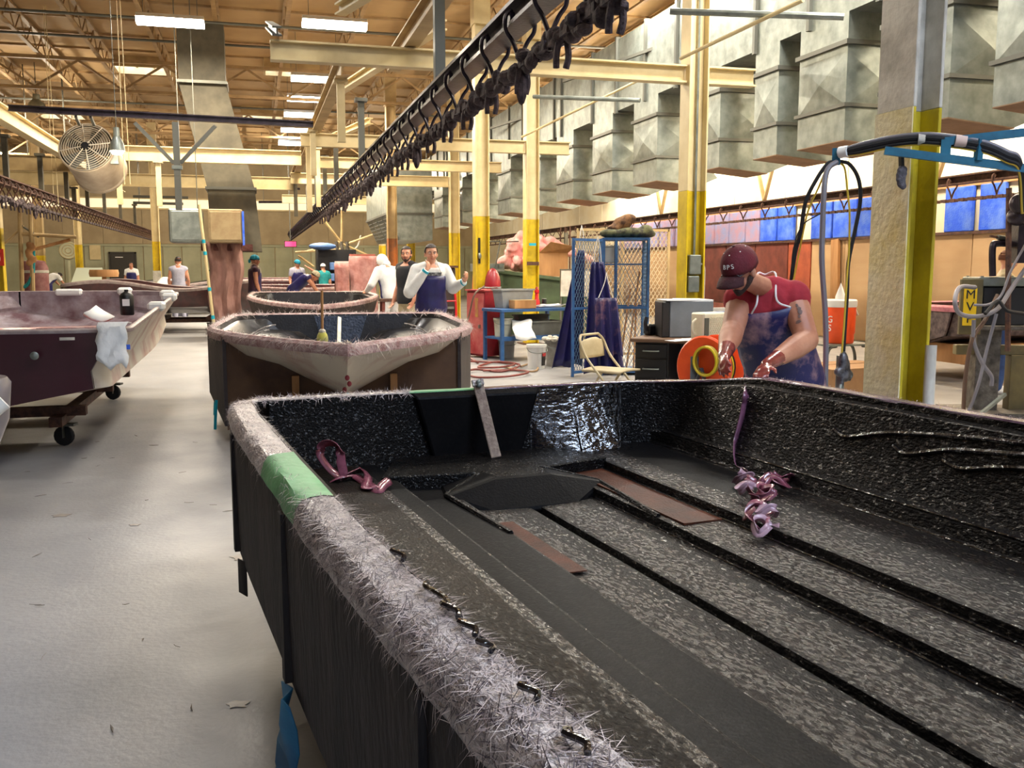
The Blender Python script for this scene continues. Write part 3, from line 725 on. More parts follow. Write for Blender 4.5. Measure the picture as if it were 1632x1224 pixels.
# ------------------------------------------------------------------ overhead chain conveyors
def hook_mesh():
    m = MB()
    m.tube(spline([(.05, 0, .1), (.09, 0, .06), (.09, 0, -.02), (.045, 0, -.09), (.0, 0, -.2), (.0, 0, -.27)], 5), .014, 6)
    m.tube(spline([(-.05, 0, .1), (-.09, 0, .06), (-.09, 0, -.02), (-.045, 0, -.09), (.0, 0, -.2)], 5), .014, 6)
    for s_ in (-.075, .075): m.lathe([(.0, -.015), (.035, -.015), (.035, .015), (.0, .015)], 10, (s_*.72, 0, .055), Euler((0, PI/2, 0)).to_matrix(), caps=False)
    return m
def conveyor(x, z, y0, y1, label, mat, chain_mat, pitch, hangers, ztop, hang_mat, fuzz=0, sag=0):
    t = thing('overhead_conveyor', label, 'conveyor', (x, 0, z))
    MB().bx(-.075, y0, .06, .075, y1, .085).bx(-.075, y0, -.06, .075, y1, -.035).bx(-.01, y0, -.035, .01, y1, .06).build('rail', mat, t)
    h = None; y = y0+.3; n = 0
    while y < y1 and n < 150:
        if h is None:
            h = hook_mesh().shift((0, 0, -.06)).build('trolley_hook', mat, t); h.location = (0, y, 0)
        else: inst(h, t, (0, y, 0))
        y += pitch; n += 1
    c = MB(); y = y0; k = 0; rnd = random.Random(3)
    while y < y1:
        step = .1 if y < 20 else .2
        w = .045
        if k % 2: c.box((0, y, -.3), (.05, step*1.15, .03)); 
        else: c.box((-.03, y, -.3), (.018, step*1.2, .05)); c.box((.03, y, -.3), (.018, step*1.2, .05))
        y += step; k += 1
    c.build('chain', chain_mat, t)['kind'] = 'stuff'
    if fuzz:
        f = MB(); y = y0
        while y < min(y1, 22):
            for q in range(3):
                f.ell((rnd.uniform(-.03, .03), y+rnd.uniform(-.1, .1), -.29+rnd.uniform(-.06, .03)), (rnd.uniform(.03, .06), rnd.uniform(.04, .09), rnd.uniform(.03, .06)), n=7, m=5)
            y += .16
        f.build('caked_fibre', chain_mat, t)['kind'] = 'stuff'
        y = y0+.55; kk = 0
        while y < min(y1, 24):
            d = MB()
            for q in (-.02, .025): d.tube(spline([(q, y, -.32), (q*1.5, y+.01, -.4), (q*1.2, y+.03, -.46)], 4), [.018]*9, 6)
            if kk % 5 == 2: d.ell((0, y+.02, -.43), (.035, .04, .1), n=8, m=6)
            d.build('drop_pin', chain_mat, t); y += pitch*1.25; kk += 1
    for yh in hangers:
        MB().bx(-.045, yh-.045, .085, .045, yh+.045, ztop-z).bx(-.09, yh-.09, ztop-z-.05, .09, yh+.09, ztop-z).build('hanger', hang_mat, t)
    return t
conveyor(1.62, 3.02, 3.6, 44, 'dark overhead chain conveyor running over the boats in the centre', m_rail, m_chain, .62, (8.35, 14.5, 19, 22, 25, 29), 4.0, m_galv_dk, 1)
MB().bx(1.6-.045, 8.3-.045, 3.95, 1.6+.045, 8.3+.045, 6.9).build('drop_post', m_galv_dk, None); tag(bpy.data.objects['drop_post.004'], 'tall grey square hanger post above the near end of the central conveyor', 'post')
conveyor(-4.2, 3.0, 13, 46, 'brown overhead chain conveyor sloping across the left side', m_rust_iron, m_chain, .5, (18.9, 21.8, 24.6, 27.5, 30.5, 34, 38), 3.85, m_teal_steel if False else m_galv_green, 1)
conveyor(10.75, 2.86, 4, 45, 'rusty overhead chain conveyor along the right wall below the ducts', m_rust_iron, m_rust_iron, .95, (), 3.9, m_cream)
for i, yh in enumerate((13.2, 18.6, 24)):
    t = thing('wall_bracket', ['near', 'middle', 'far'][i]+' timber-coloured V bracket holding the right wall conveyor', 'bracket', (10.75, yh, 2.95))
    MB().bar((0, 0, 0), (0, -.5, 1.1), .07, .05).build('strut', m_cream2, t); MB().bar((0, 0, 0), (0, .5, 1.1), .07, .05).build('strut', m_cream2, t)

for i, (x0, y0_, x1, y1_, Y, mt, l) in enumerate(((37, 281, 116, 284, 30.0, m_cream, 'upper pale pipe rail behind the left conveyor'), (37, 290, 118, 293, 30.0, m_cream, 'lower pale pipe rail behind the left conveyor'),
        (212, 313, 300, 315, 38.0, m_galv_dk, 'thin dark pipe run between the drum fan and grey duct box'), (212, 323, 292, 325, 38.0, m_galv_dk, 'lower thin dark pipe run left of the grey duct box'),
        (412, 300, 478, 301, 45.0, m_rail, 'dark horizontal pipe right of the tapering duct'), (412, 322, 480, 322, 42.0, m_rail, 'lower dark horizontal pipe right of the tapering duct'))):
    p_, q_ = at(x0, y0_, Y=Y), at(x1, y1_, Y=Y); t = thing('hung_pipe', l, 'pipe', p_); MB().tube([(0, 0, 0), q_-p_], .05, 8).build('pipe_run', mt, t)
    for f_ in (.12, .88):
        c_ = (q_-p_)*f_; MB().tube([c_, (c_.x, c_.y, ZC-.02-p_.z)], .012, 5).build('hanger_rod', m_galv_dk, t)
for i, (px, ya, yb, Y, l) in enumerate(((192, 238, 326, 20.8, 'white drop post ending just right of the drum fan'), (120, 298, 346, 27.1, 'dark steel drop post left of the drum fan foot'), (508, 235, 330, 21.4, 'cream drop post by the far part of the central conveyor'), (472, 262, 345, 27.0, 'teal-grey drop post at the end of the lengthwise beam'))):
    b_ = at(px, yb, Y=Y); t_ = at(px, ya, Y=Y); t_.z = 3.655 if i == 0 else t_.z; o = MB().bx(-.05, -.05, 0, .05, .05, t_.z-b_.z).bx(-.09, -.09, t_.z-b_.z-.04, .09, .09, t_.z-b_.z).build('drop_post', m_cream if i in (0, 2) else m_galv_green, None); o.location = b_; tag(o, l, 'post', None, 'thing')
# ------------------------------------------------------------------ boats in their moulds (local x = across, local y = -distance from the transom)
def corner(v, r):
    return 0 if v >= r else r*(1-math.sqrt(max(0, 1-((r-v)/r)**2)))
def sweep(path, prof, zf):
    """rows of points: prof (outward offset, dz) swept along the plan path; zf(i) = height"""
    rows = []; N = len(path)
    for i, p in enumerate(path):
        cl_ = (Vector(path[0])-Vector(path[-1])).length < 1e-4
        a = path[max(i-1, 0)] if not (cl_ and i == 0) else path[-2]; b = path[min(i+1, N-1)] if not (cl_ and i == N-1) else path[1]
        t = (Vector(b)-Vector(a)); t = t.normalized() if t.length > 1e-6 else Vector((1, 0))
        n = Vector((-t.y, t.x))
        rows.append([(p[0]+n.x*o, p[1]+n.y*o, zf[i]+dz) for o, dz in prof])
    return rows
def caster(parent, x, y, h=.2, yaw=.4):
    c = MB().box((x, y, h-.02), (.12, .1, .02), (0, 0, yaw)).box((x+.03*math.cos(yaw)-.03*math.sin(yaw), y+.03*math.sin(yaw)+.03*math.cos(yaw), h*.66), (.006, .06, h*.6), (0, 0, yaw)).box((x+.03*math.cos(yaw)+.03*math.sin(yaw), y+.03*math.sin(yaw)-.03*math.cos(yaw), h*.66), (.006, .06, h*.6), (0, 0, yaw)).build('caster', m_galv_dk, parent)
    r = h*.42
    MB().lathe([(.0, -.02), (r*.85, -.022), (r, -.012), (r, .012), (r*.85, .022), (.0, .02)], 16, (x+.04*math.cos(yaw), y+.04*math.sin(yaw), r), Euler((PI/2, 0, yaw)).to_matrix(), caps=False).build('wheel', m_blackmat, c)
def strands(name, path_rows, n, mat, parent, lmin=.02, lmax=.07, w=.0011, lift=.02, seed=1, droop=0.0):
    """short glass fibres lying on and sticking out of a flange"""
    rnd = random.Random(seed); m = MB(); R = len(path_rows); K = len(path_rows[0])
    for _ in range(n):
        i = rnd.randrange(R-1); k = rnd.randrange(K-1); a, b = rnd.random(), rnd.random()
        P = [Vector(path_rows[i][k]), Vector(path_rows[i][k+1]), Vector(path_rows[i+1][k]), Vector(path_rows[i+1][k+1])]
        p = P[0]*(1-a)*(1-b)+P[1]*a*(1-b)+P[2]*(1-a)*b+P[3]*a*b
        e1 = (P[1]-P[0]).normalized(); e2 = (P[2]-P[0]).normalized(); nn = e1.cross(e2)
        nn = -nn if nn.z < 0 else nn
        th = rnd.uniform(0, 2*PI); d = (e1*math.cos(th)+e2*math.sin(th)); L = rnd.uniform(lmin, lmax)
        p = p+nn*.002
        q1 = p+d*L*.5+nn*rnd.uniform(.1, 1)*lift*.5; q2 = p+d*L+nn*rnd.uniform(-.2, 1)*lift-Vector((0, 0, droop*rnd.random()))
        s_ = d.cross(nn).normalized()*w
        m.add([p-s_, p+s_, q1+s_, q1-s_, q2], [(0,1,2,3),(3,2,4)])
    o = m.build(name, mat, parent); o['kind'] = 'stuff'; return o
def ribbon(pts, w, tw0=0, tw1=0, n=6, up=(0, 0, 1), curl=0):
    P = spline(pts, n); N = len(P); rows = []; up = Vector(up)
    for i, p in enumerate(P):
        t = (P[min(i+1, N-1)]-P[max(i-1, 0)]).normalized()
        s_ = t.cross(up)
        s_ = s_.normalized() if s_.length > 1e-4 else t.orthogonal().normalized()
        a = lerp(tw0, tw1, i/(N-1)); u2 = s_.cross(t)
        s2 = s_*math.cos(a)+u2*math.sin(a); c2 = t.cross(s2)
        rows.append([p-s2*w/2+c2*curl*w, p, p+s2*w/2+c2*curl*w])
    return MB().sheet(rows)

# ---- the big near boat
NBZ = math.radians(7.0)
NB = thing('boat_hull', 'huge open black wet fibreglass hull in its mould filling the right foreground', 'boat', (1.035, 4.449, 0), NBZ)
NBM = Matrix.Translation((1.035, 4.449, 0)) @ Matrix.Rotation(NBZ, 4, 'Z'); NBI = NBM.inverted()
def bow(v): return 1.0 if v < 4.0 else max(.02, (1-((v-4.0)/1.75)**2))**.6
def nar(v): return 1-.04*max(0, (v-2.3)/1.15)**1.6 if v < 4 else .935
def WLn(v): return (1.155-.085*max(0, 1-v/1.0)**1.4-corner(v, .07))*bow(v)*nar(v)
def WRn(v): return (1.15-corner(v, .42))*bow(v)*nar(v)
def sst(t): t = min(1, max(0, t)); return t*t*(3-2*t)
def Sn(v): return .908+.08*sst(v/.8)
def rise(v): return 0 if v < 3.8 else .35*((v-3.8)/1.9)**2
half = [(1.15, 1, 't'), (1.148, .93, 't'), (1.118, .90, 't'), (1.10, .68, 't'), (1.075, .42, 't'), (1.045, .18, 't'), (1.02, .05, 't'), (.99, .656, 'z'), (.972, .65, 'z'), (.958, .604, 'z'), (.944, .593, 'z'),
        (.64, .588, 'z'), (.60, .587, 'z'), (.527, .586, 'z'), (.516, .583, 'z'), (.512, .549, 'z'), (.5, .545, 'z'), (.475, .544, 'z'), (.312, .541, 'z'), (.301, .538, 'z'), (.297, .505, 'z'), (.285, .501, 'z'), (.2, .499, 'z'), (.12, .497, 'z'), (.034, .495, 'z'), (.023, .492, 'z'), (.019, .461, 'z'), (.006, .457, 'z')]
prof = [(-1, h) for h in half]+[(1, h) for h in reversed(half)]
# laminate kinds per strip, from the left rim to the right rim
left_m = [2,2,3,3,3,3,3,3,3,2, 3,1,2,0,0,0,1,2,0,0,0,1,1,0,0,0,0]
right_m = [0,0,0,1,1,0,0,0,0,1,1,0,0,0,1,1,0,0,0,0,0,0,0,0,0,0,0]
strip_m = left_m+[0]+right_m
vs = [0, .008, .03, .06, .1, .16, .23, .32, .42, .55, .7, .9, 1.2, 1.6, 2.0, 2.4, 2.8, 3.2, 3.6, 3.9, 4.1, 4.3, 4.5, 4.7, 4.9, 5.1, 5.3, 5.5, 5.65]
rows = []
for v in vs:
    r = []
    for sgn, (u, q, kd) in prof:
        Wv = WLn(v) if sgn < 0 else WRn(v)
        uu = u*bow(v)*nar(v) if v > 2.3 else min(u, Wv)
        if u == 1.15: uu = Wv
        z = (.65+(Sn(v)-.65)*q if kd == 't' else q)+rise(v)*(1 if kd == 'z' else 1-q if kd == 't' else 0)
        r.append((sgn*uu, -v, z))
    rows.append(r)
lam = [m_lam, m_lam_sp, m_lam_sm, m_lam_br]
MB().sheet(rows, mats=strip_m).build('hull_inside', lam, NB, angle=28)
# transom wall
trows = []
base = [p for p in rows[0]]
for j in range(9):
    t = j/8; trows.append([(p[0], -.13*(1-t)**1.4*(sst((p[0]-.26)/.14)*(1-.35*sst((p[0]-.8)/.3)) if p[0] > 0 else .35*sst((-p[0]-.34)/.2)), lerp(p[2], Sn(0), t)) for p in base])
tm = [(3 if (base[k][0] > .27) else 1 if base[k][0] > -.4 else 0) for k in range(len(base)-1)]
MB().sheet(trows, mats=tm).build('transom_inside', [m_lam, m_lam, m_lam_sm, m_lam_wet], NB, angle=60)
# transom pad
MB().add([(-.33,-.004,.905),(.33,-.004,.905),(.24,-.004,.6),(-.24,-.004,.6),(-.31,-.03,.885),(.31,-.03,.885),(.23,-.03,.6),(-.23,-.03,.6)],
         [(4,5,6,7),(0,1,5,4),(1,2,6,5),(3,0,4,7)]).build('transom_pad', m_lam_sm, NB, bev=.006)
from mathutils.bvhtree import BVHTree
def hull_hit(px, py, off=.006):
    """world point on the inside of the near hull under photo pixel, lifted off its surface"""
    o = NBI @ Vector((0, 0, EYE)); d = (NBI.to_3x3() @ (at(px, py, Y=1.0)-Vector((0, 0, EYE)))).normalized()
    h = HULL_T.ray_cast(o, d); n = h[1]; n = n if n.dot(d) < 0 else -n
    return NBM @ (h[0]+n*off)
_hv, _hf = [], []
for rws in (rows, trows):
    o_ = len(_hv); w_ = len(rws[0]); _hv += [tuple(p) for r in rws for p in r]
    _hf += [(o_+i*w_+k, o_+i*w_+k+1, o_+(i+1)*w_+k+1, o_+(i+1)*w_+k) for i in range(len(rws)-1) for k in range(w_-1)]
HULL_T = BVHTree.FromPolygons(_hv, _hf)
# raised platform and knee
plan = [(-.42, 0), (.42, 0), (.53, -.36), (.15, -.45), (.12, -.57), (-.12, -.57), (-.15, -.45), (-.58, -.38)]
MB().prism(plan, 'z', .5, .602).build('transom_step', m_lam, NB, bev=.005)
v_ = [(-.13,-.58,.601),(.13,-.58,.601),(.37,-.63,.556),(.2,-.73,.495),(-.2,-.73,.495),(-.37,-.63,.556),(-.3,-.3,.545),(.3,-.3,.545),(-.15,-.43,.6),(.15,-.43,.6),(-.3,-.3,.48),(.3,-.3,.48),(.37,-.63,.49),(-.37,-.63,.49),(.2,-.73,.48),(-.2,-.73,.48)]
MB().add(v_, [(8,0,1,9),(0,4,3,1),(1,3,2),(0,5,4),(9,1,2,7),(8,6,5,0),(7,2,12,11),(6,10,13,5),(2,3,14,12),(5,13,15,4),(3,4,15,14)]).build('step_knee', m_lam_sm, NB, bev=.008)
for s_ in (-1, 1):
    MB().tube([(s_*.14, -.44, .597), (s_*.36, -.6, .55), (s_*.31, -1.2, .54)], .012, 6).build('step_bead', m_lam, NB)
# thin glossy beads added along strakes and chine edges to give highlight lines
for u, z, v0 in ((.505, .549, .15), (.291, .504, .4), (.012, .461, .78), (.981, .659, .12), (.95, .597, .2), (-.981, .659, .2)):
    MB().tube([(u*nar(v), -v, z) for v in (v0, v0+.25, .8, 1.2, 1.6, 2.0, 2.4, 2.8, 3.2, 3.6) if v >= v0], .0042, 6).build('resin_fillet', m_lam_wet, NB)
# laminate patches
MB().bx(.33, -1.35, .541, .5, -.15, .549).build('resin_patch', m_lam_red, NB)
MB().add([(-.3,-1.6,.51),(-.2,-1.6,.508),(-.2,-.95,.508),(-.3,-.95,.51)], [(0,1,2,3)]).build('resin_patch', m_lam_red, NB, solid=.004)
MB().add([(.6,-1.2,.585),(.92,-1.0,.592),(.92,-.08,.592),(.56,-.3,.584)], [(0,1,2,3)]).build('resin_patch', m_lam_sm, NB, solid=.004)
# curved ribs moulded in the right wall
def on_wall(px, py):
    u = 1.07
    for _ in range(8):
        o = NBI @ Vector((0, 0, EYE)); d = NBI.to_3x3() @ (at(px, py, Y=1.0)-Vector((0, 0, EYE)))
        t = (u-o.x)/d.x; p = o+d*t
        q = max(0, min(1, (p.z-.65)/.35)); u = lerp(1.0, 1.118, q**.7)
    return NBI @ hull_hit(px, py, .002)
for pts in ([(1330, 684), (1348, 696), (1390, 692), (1440, 690), (1540, 696), (1632, 706), (1700, 714)], [(1424, 711), (1444, 723), (1490, 719), (1530, 717), (1632, 724), (1720, 730)], [(1503, 734), (1532, 747), (1580, 745), (1632, 746), (1730, 752)]):
    MB().tube(spline([on_wall(*q) for q in pts], 6), .009, 6).build('moulded_rib', m_lam_wet, NB)
# flange all round the rim
path = [(-WLn(v), -v) for v in reversed(vs)]+[(u, 0) for u in (-.9, -.7, -.35, -.34, -.02, 0.0, .02, .3, .55)]+[(WRn(v), -v) for v in vs]
zs = [Sn(v)+rise(v)*.6 for v in reversed(vs)]+[Sn(0)]*9+[Sn(v)+rise(v)*.6 for v in vs]
# refine the left side where it is near the camera
def refine(path, zs, step=.08):
    P, Z = [path[0]], [zs[0]]
    for i in range(1, len(path)):
        a, b = Vector(path[i-1]), Vector(path[i]); n = max(1, int((b-a).length/step))
        for k in range(1, n+1): P.append(tuple(a.lerp(b, k/n))); Z.append(lerp(zs[i-1], zs[i], k/n))
    return P, Z
path, zs = refine(path, zs)
rn = random.Random(5)
fl_prof = [(0, -.004), (.006, .004), (.03, .006), (.056, .005), (.076, .001), (.088, -.018), (.097, -.05), (.092, -.062)]
frows = sweep(path, fl_prof, zs)
jit = [[Vector((rn.uniform(-.002, .002), rn.uniform(-.002, .002), rn.uniform(-.002, .003))) if 0 < k < 7 else Vector((rn.uniform(-.003, .003), 0, 0)) for k in range(8)] for _ in frows]
frows = [[tuple(Vector(p)+j) for p, j in zip(r, jj)] for r, jj in zip(frows, jit)]
def seg(cond):
    idx = [i for i, p in enumerate(path) if cond(i, p)]; return frows[min(idx):max(idx)+1]
iL = max(i for i, p in enumerate(path) if p[0] <= -1.04 and p[1] < 0)   # last point on the left side
green = (1.77, 2.2)
def bl(name, rws, mat, lbl=None, **k):
    o = MB().sheet(rws).build(name, mat, NB, **k)
    if lbl: lab(o, lbl)
    return o
bl('rim_flange', seg(lambda i, p: i <= iL and -p[1] >= green[1]), m_flange, 'near rim flange caked with pinkish glass fibre')
bl('green_tape', [[tuple(Vector(q)+Vector((0, 0, .003))) for q in r] for r in seg(lambda i, p: i <= iL and green[0]-.09 <= -p[1] <= green[1]+.09)], m_green_tape, 'green masking tape wrapped over the rim')
bl('rim_flange', seg(lambda i, p: (i <= iL and -p[1] <= green[0]) or (i > iL and p[0] <= -.34 and p[1] > -.2)), m_flange, 'far rim flange caked with pinkish glass fibre')
bl('green_tape', seg(lambda i, p: i > iL and p[1] == 0 and -.35 <= p[0] <= .0), m_green_tape, 'thin green tape along the transom rim')
bl('rim_flange', seg(lambda i, p: i > iL and (p[0] >= -.02)), m_purple, 'purple resin-coated rim flange')
strands('loose_fibre', seg(lambda i, p: i <= iL and -p[1] >= 2.24 and -p[1] < 3.9), 5200, m_fibre, NB, .015, .05, .0006, .004, 1)
strands('loose_fibre', seg(lambda i, p: i <= iL and -p[1] >= 2.24 and -p[1] < 3.9), 2600, m_fibre_dk, NB, .015, .05, .0008, .005, 2)
strands('loose_fibre', seg(lambda i, p: (i <= iL and -p[1] <= green[0]-.03)), 3200, m_fibre, NB, .015, .05, .0007, .006, 3)
strands('loose_fibre', [r[3:8] for r in seg(lambda i, p: i <= iL and -p[1] < 3.9)], 650, m_fibre, NB, .02, .06, .0005, .02, 4, .04)
strands('loose_fibre', seg(lambda i, p: i > iL and p[0] <= -.34 and p[1] > -.1), 1200, m_fibre, NB, .02, .05, .0008, .012, 5)
strands('loose_fibre', [r[3:8] for r in seg(lambda i, p: i > iL and p[0] > .9)], 1500, m_fibre, NB, .015, .04, .0007, .01, 6)
# black resin drips along the inner edge of the near rim
for k, (v, L) in enumerate(((2.72, .05), (2.9, .12), (3.0, .06), (3.08, .05), (3.16, .03), (3.3, .04), (3.42, .05))):
    MB().tube(spline([(-1.15+.004, -v, 1.004), (-1.152-.008, -v-L*.3, 1.011), (-1.15+.006, -v-L*.7, 1.006), (-1.15, -v-L, 1.003)], 4), .0045, 6).build('resin_drip', m_lam_wet, NB)
# outer mould side and underside
side_prof = [(.086, -.045), (.09, -.06), (.088, -.2), (.084, -.4), (.08, -.5), (.04, -.53)]
srows = sweep(path, side_prof, zs)
MB().sheet(srows).build('mould_side', m_hull_out, NB)
for v in (.9, 2.05, 3.1): MB().bx(-WLn(v)-.1, -v-.02, .5, -WLn(v)-.075, -v+.02, .92).build('mould_rib', m_hull_out, NB)
under = []
for v in vs: under.append([(-WLn(v)-.05, -v, .47), (-WLn(v)*.8, -v, .42), (0, -v, .38), (WRn(v)*.8, -v, .42), (WRn(v)+.05, -v, .47)])
MB().sheet(under).build('mould_bottom', m_hull_out, NB, solid=.02)
cr = MB().bx(-.8, -4.2, .24, -.7, -.4, .34).bx(.7, -4.2, .24, .8, -.4, .34)
for v in (.5, 2.2, 4.0): cr.bx(-.85, -v-.06, .3, .85, -v+.06, .4)
crd = cr.build('cradle_frame', m_rust_iron, NB)
for x in (-.75, .75):
    for v in (.5, 4.0): caster(NB, x, -v, .25)
# rags hanging below the mould side
rg = MB().sheet([[(-1.26+.02*math.sin(k*2+i), -2.05-.05*k+.02*i, .5-.07*i) for k in range(4)] for i in range(5)]).build('hanging_rag', M('blue_film_rag', col(40, 120, 160), col(30, 90, 130), 8, .5), NB, solid=.004)
MB().sheet([[(-1.25+.01*k, -1.0-.03*k, .5-.06*i) for k in range(3)] for i in range(3)]).build('hanging_rag', m_blackmat, NB, solid=.004)

# strip standing against the transom
bp0, bp1 = at(791, 729, z=.606), at(762, 612, Y=4.40)
fs = thing('flat_strip', 'tan fibre-dusted flat strip leaning against the transom pad inside the boat', 'strip', bp0)
dd = bp1-bp0
MB().bar((0, 0, 0), dd, .05, .008, (0, -1, .2)).build('strip_bar', M('tan_fibre_strip', col(150, 132, 116), col(120, 100, 88), 30, .7, bump=.4, bscale=80), fs, bev=.003)
MB().bar(dd*.98, dd*1.06, .056, .02, (0, -1, .2)).build('caked_end', m_flange, fs)
for q in (.99, 1.03): MB().ell(dd*q+Vector((.0, -.02, 0)), (.014, .01, .014), n=8, m=6).build('bolt', m_galv, fs)

# pink wet strips of peel ply
c0 = hull_hit(545, 765, .01)
st1 = thing('wet_strip', 'pink wet cloth strip looped up inside the near left side of the boat', 'strip', c0)
def rel(px, py, dy=0): return at(px, py, Y=c0.y+dy)-c0
for pts, tw in (([rel(548, 762), rel(530, 750, .02), rel(513, 728, .03), rel(512, 710, .03), rel(526, 704, .0), rel(540, 712, -.03), rel(543, 735, -.03), rel(548, 760, -.02)], (.3, 1.2)),
                ([rel(525, 768, -.02), rel(545, 758, -.03), hull_hit(564, 764, .02)-c0, hull_hit(582, 772, .012)-c0, hull_hit(601, 785, .012)-c0, hull_hit(613, 780, .025)-c0, hull_hit(622, 776, .03)-c0], (.2, -.8)),
                ([rel(550, 758, -.03), hull_hit(574, 758, .03)-c0, hull_hit(588, 768, .03)-c0, hull_hit(583, 781, .01)-c0, hull_hit(598, 780, .02)-c0], (1.0, .1))):
    ribbon(pts, .04, *tw, n=6, curl=.15).build('strip_loop', m_tape_pink, st1, solid=.003)
hpt = at(1190, 612, Y=4.33); 
pile = hull_hit(1200, 792, .004)
st2 = thing('wet_strip', 'pink wet cloth strip hanging from the hand in red and bunched on the hull bottom', 'strip', pile)
q = [at(1192, 600, Y=4.2)]+[hull_hit(*w_, .012) for w_ in ((1193, 626), (1190, 645), (1187, 662), (1181, 685), (1175, 706), (1172, 722), (1177, 743), (1188, 757), (1197, 772))]
ribbon([p-pile for p in q], .035, 0, .9, n=6, up=(0, -1, .3)).build('hanging_strip', M('wet_strip_film', col(118, 72, 96), col(96, 58, 78), 10, .2, coat=.6), st2, solid=.003)
rr = random.Random(11)
for k in range(13):
    cx_, cy_ = [(1185, 775), (1205, 785), (1225, 778), (1245, 776), (1190, 795), (1210, 800), (1225, 800), (1215, 815), (1222, 832), (1208, 830), (1215, 845), (1235, 785), (1225, 850)][k]
    b0 = hull_hit(cx_, cy_, .012)-pile; a0 = rr.uniform(0, 6.28); pts = []
    for j in range(6):
        a = a0+j*1.05; r_ = rr.uniform(.02, .05)
        pts.append(b0+Vector((r_*math.cos(a), r_*math.sin(a), .0+.05*abs(math.sin(j*.9+k)))))
    ribbon(pts, .028, rr.uniform(0, 1.5), rr.uniform(0, 2.5), n=4, curl=.2).build('strip_loop', m_tape_pink if k % 4 else m_film, st2, solid=.002)

# ---- the other boats
def boat(name, label, loc, rz, Wm, L, Wf, Sf, zf, mats, Kf=None, frame_v=None, chine=.62, cz=.3, seed=1, fuzz=900, floor_pad=True, flat_side=False, fl=1.0):
    """mats: inside, flange, outside"""
    t = thing(name, label, 'boat', loc, rz)
    vv = [0, .02, .06, .12, .2, .3]+[.3+(L-.3)*k/22 for k in range(1, 23)]
    rws = []
    for v in vv:
        k = Kf(v) if Kf else zf-.12
        c = lerp(k, Sf(v), cz); w_ = Wf(v); e = min(.05, w_*.3)
        hp = [(w_, Sf(v)), (w_*.995, Sf(v)-.05), (w_*.97-e*.2, Sf(v)-.06), (w_*(.98 if flat_side else .86)-e*.6, lerp(c, Sf(v), .3)+.03), (w_*(.95 if flat_side else chine)-e*.8, c+.09), (w_*(.95 if flat_side else chine)-e*1.6, c+.07), (0, k+.1)]
        rws.append([(-u, -v, z) for u, z in hp]+[(u, -v, z) for u, z in reversed(hp[:-1])])
    MB().sheet(rws).build('hull_inside', mats[0], t, angle=30)
    if Wf(0) > .2:
        MB().sheet([[(p[0], 0, lerp(p[2], Sf(0), j/4)) for p in rws[0]] for j in range(5)]).build('transom_inside', mats[0], t)
    if Wf(L) > .1:
        MB().sheet([[(p[0], -L, lerp(p[2], Sf(L), j/4)) for p in rws[-1]] for j in range(5)]).build('bow_inside', mats[0], t)
    pth = [(-Wf(v), -v) for v in reversed(vv)]+[(Wf(0)*k/4, 0) for k in (-3, -2, -1, 0, 1, 2, 3)]+[(Wf(v), -v) for v in vv]
    if Wf(L) <= .1: pth = [(0, -L-.03)]+pth+[(0, -L-.03)]
    if Wf(L) > .1: pth = pth+[(Wf(L)*k/4, -L) for k in (3, 2, 1, 0, -1, -2, -3)]+[pth[0]]
    zz = [Sf(-p[1]) for p in pth]
    fr = sweep(pth, [(0, 0), (.02*fl, .014*fl), (.06*fl, .014*fl), (.085*fl, -.01*fl), (.088*fl, -.05*fl), (.08*fl, -.07*fl)], zz)
    MB().sheet(fr).build('rim_flange', mats[1], t)
    if fuzz: strands('loose_fibre', fr, fuzz, m_fibre, t, .04, .12, .002, .03, seed, .02)
    out = []
    for v in vv:
        k = Kf(v) if Kf else zf-.12
        c = lerp(k, Sf(v), cz)
        out.append([(-Wf(v)-.08*fl, -v, Sf(v)-.06*fl), (-Wf(v)*(.98 if flat_side else .86)-.03, -v, lerp(c, Sf(v), .3)), (-Wf(v)*(.95 if flat_side else chine), -v, c), (0, -v, k), (Wf(v)*(.95 if flat_side else chine), -v, c), (Wf(v)*(.98 if flat_side else .86)+.03, -v, lerp(c, Sf(v), .3)), (Wf(v)+.08*fl, -v, Sf(v)-.06*fl)])
    MB().sheet(out).build('hull_outside', mats[2], t, angle=50)
    for vend in ((0, 1) if Wf(0) > .2 else ()):
        if vend == 0: MB().add([(p[0], p[1]+.04, p[2]) for p in out[0]], [tuple(range(7))]).build('transom_outside', mats[3] if len(mats) > 3 else mats[2], t, solid=.03)
    if Wf(L) > .1: MB().add([(p[0], p[1]-.04, p[2]) for p in out[-1]], [tuple(range(7))]).build('bow_outside', mats[2], t, solid=.03)
    kk = (Kf(L*.3) if Kf else zf-.12)
    g = MB().bx(-Wm*.5, -L*.8, .2, -Wm*.42, -L*.15, .28).bx(Wm*.42, -L*.8, .2, Wm*.5, -L*.15, .28)
    for q in (.2, .5, .75): g.bx(-Wm*.62, -L*q-.05, .26, Wm*.62, -L*q+.05, .34)
    g.build('cradle_frame', m_rust_iron, t)
    for x in (-.5, .5):
        for q in (.2, .75): caster(t, x*Wm, -L*q, .2, .3+x)
    return t

m_in2 = M('dark_laminate_far', col(30, 29, 31), col(46, 44, 46), 10, .32, bump=.4, bscale=50, coat=.5, bdist=.006)
m_rim2 = M('pink_fibre_rim', col(196, 172, 170), col(150, 112, 110), 14, .7, bump=.8, bscale=50, bdist=.01)
m_whitehull = M('stained_white_hull', col(214, 204, 186), col(170, 112, 100), 2.0, .5, detail=8, lo=.46, hi=.72)
m_panel2 = M('dark_mould_board', col(58, 48, 46), col(40, 33, 33), 5, .7, bump=.3, bscale=40, detail=8)
m_board_br = M('brown_mould_board', col(104, 76, 50), col(74, 50, 36), 2.5, .7, detail=8)

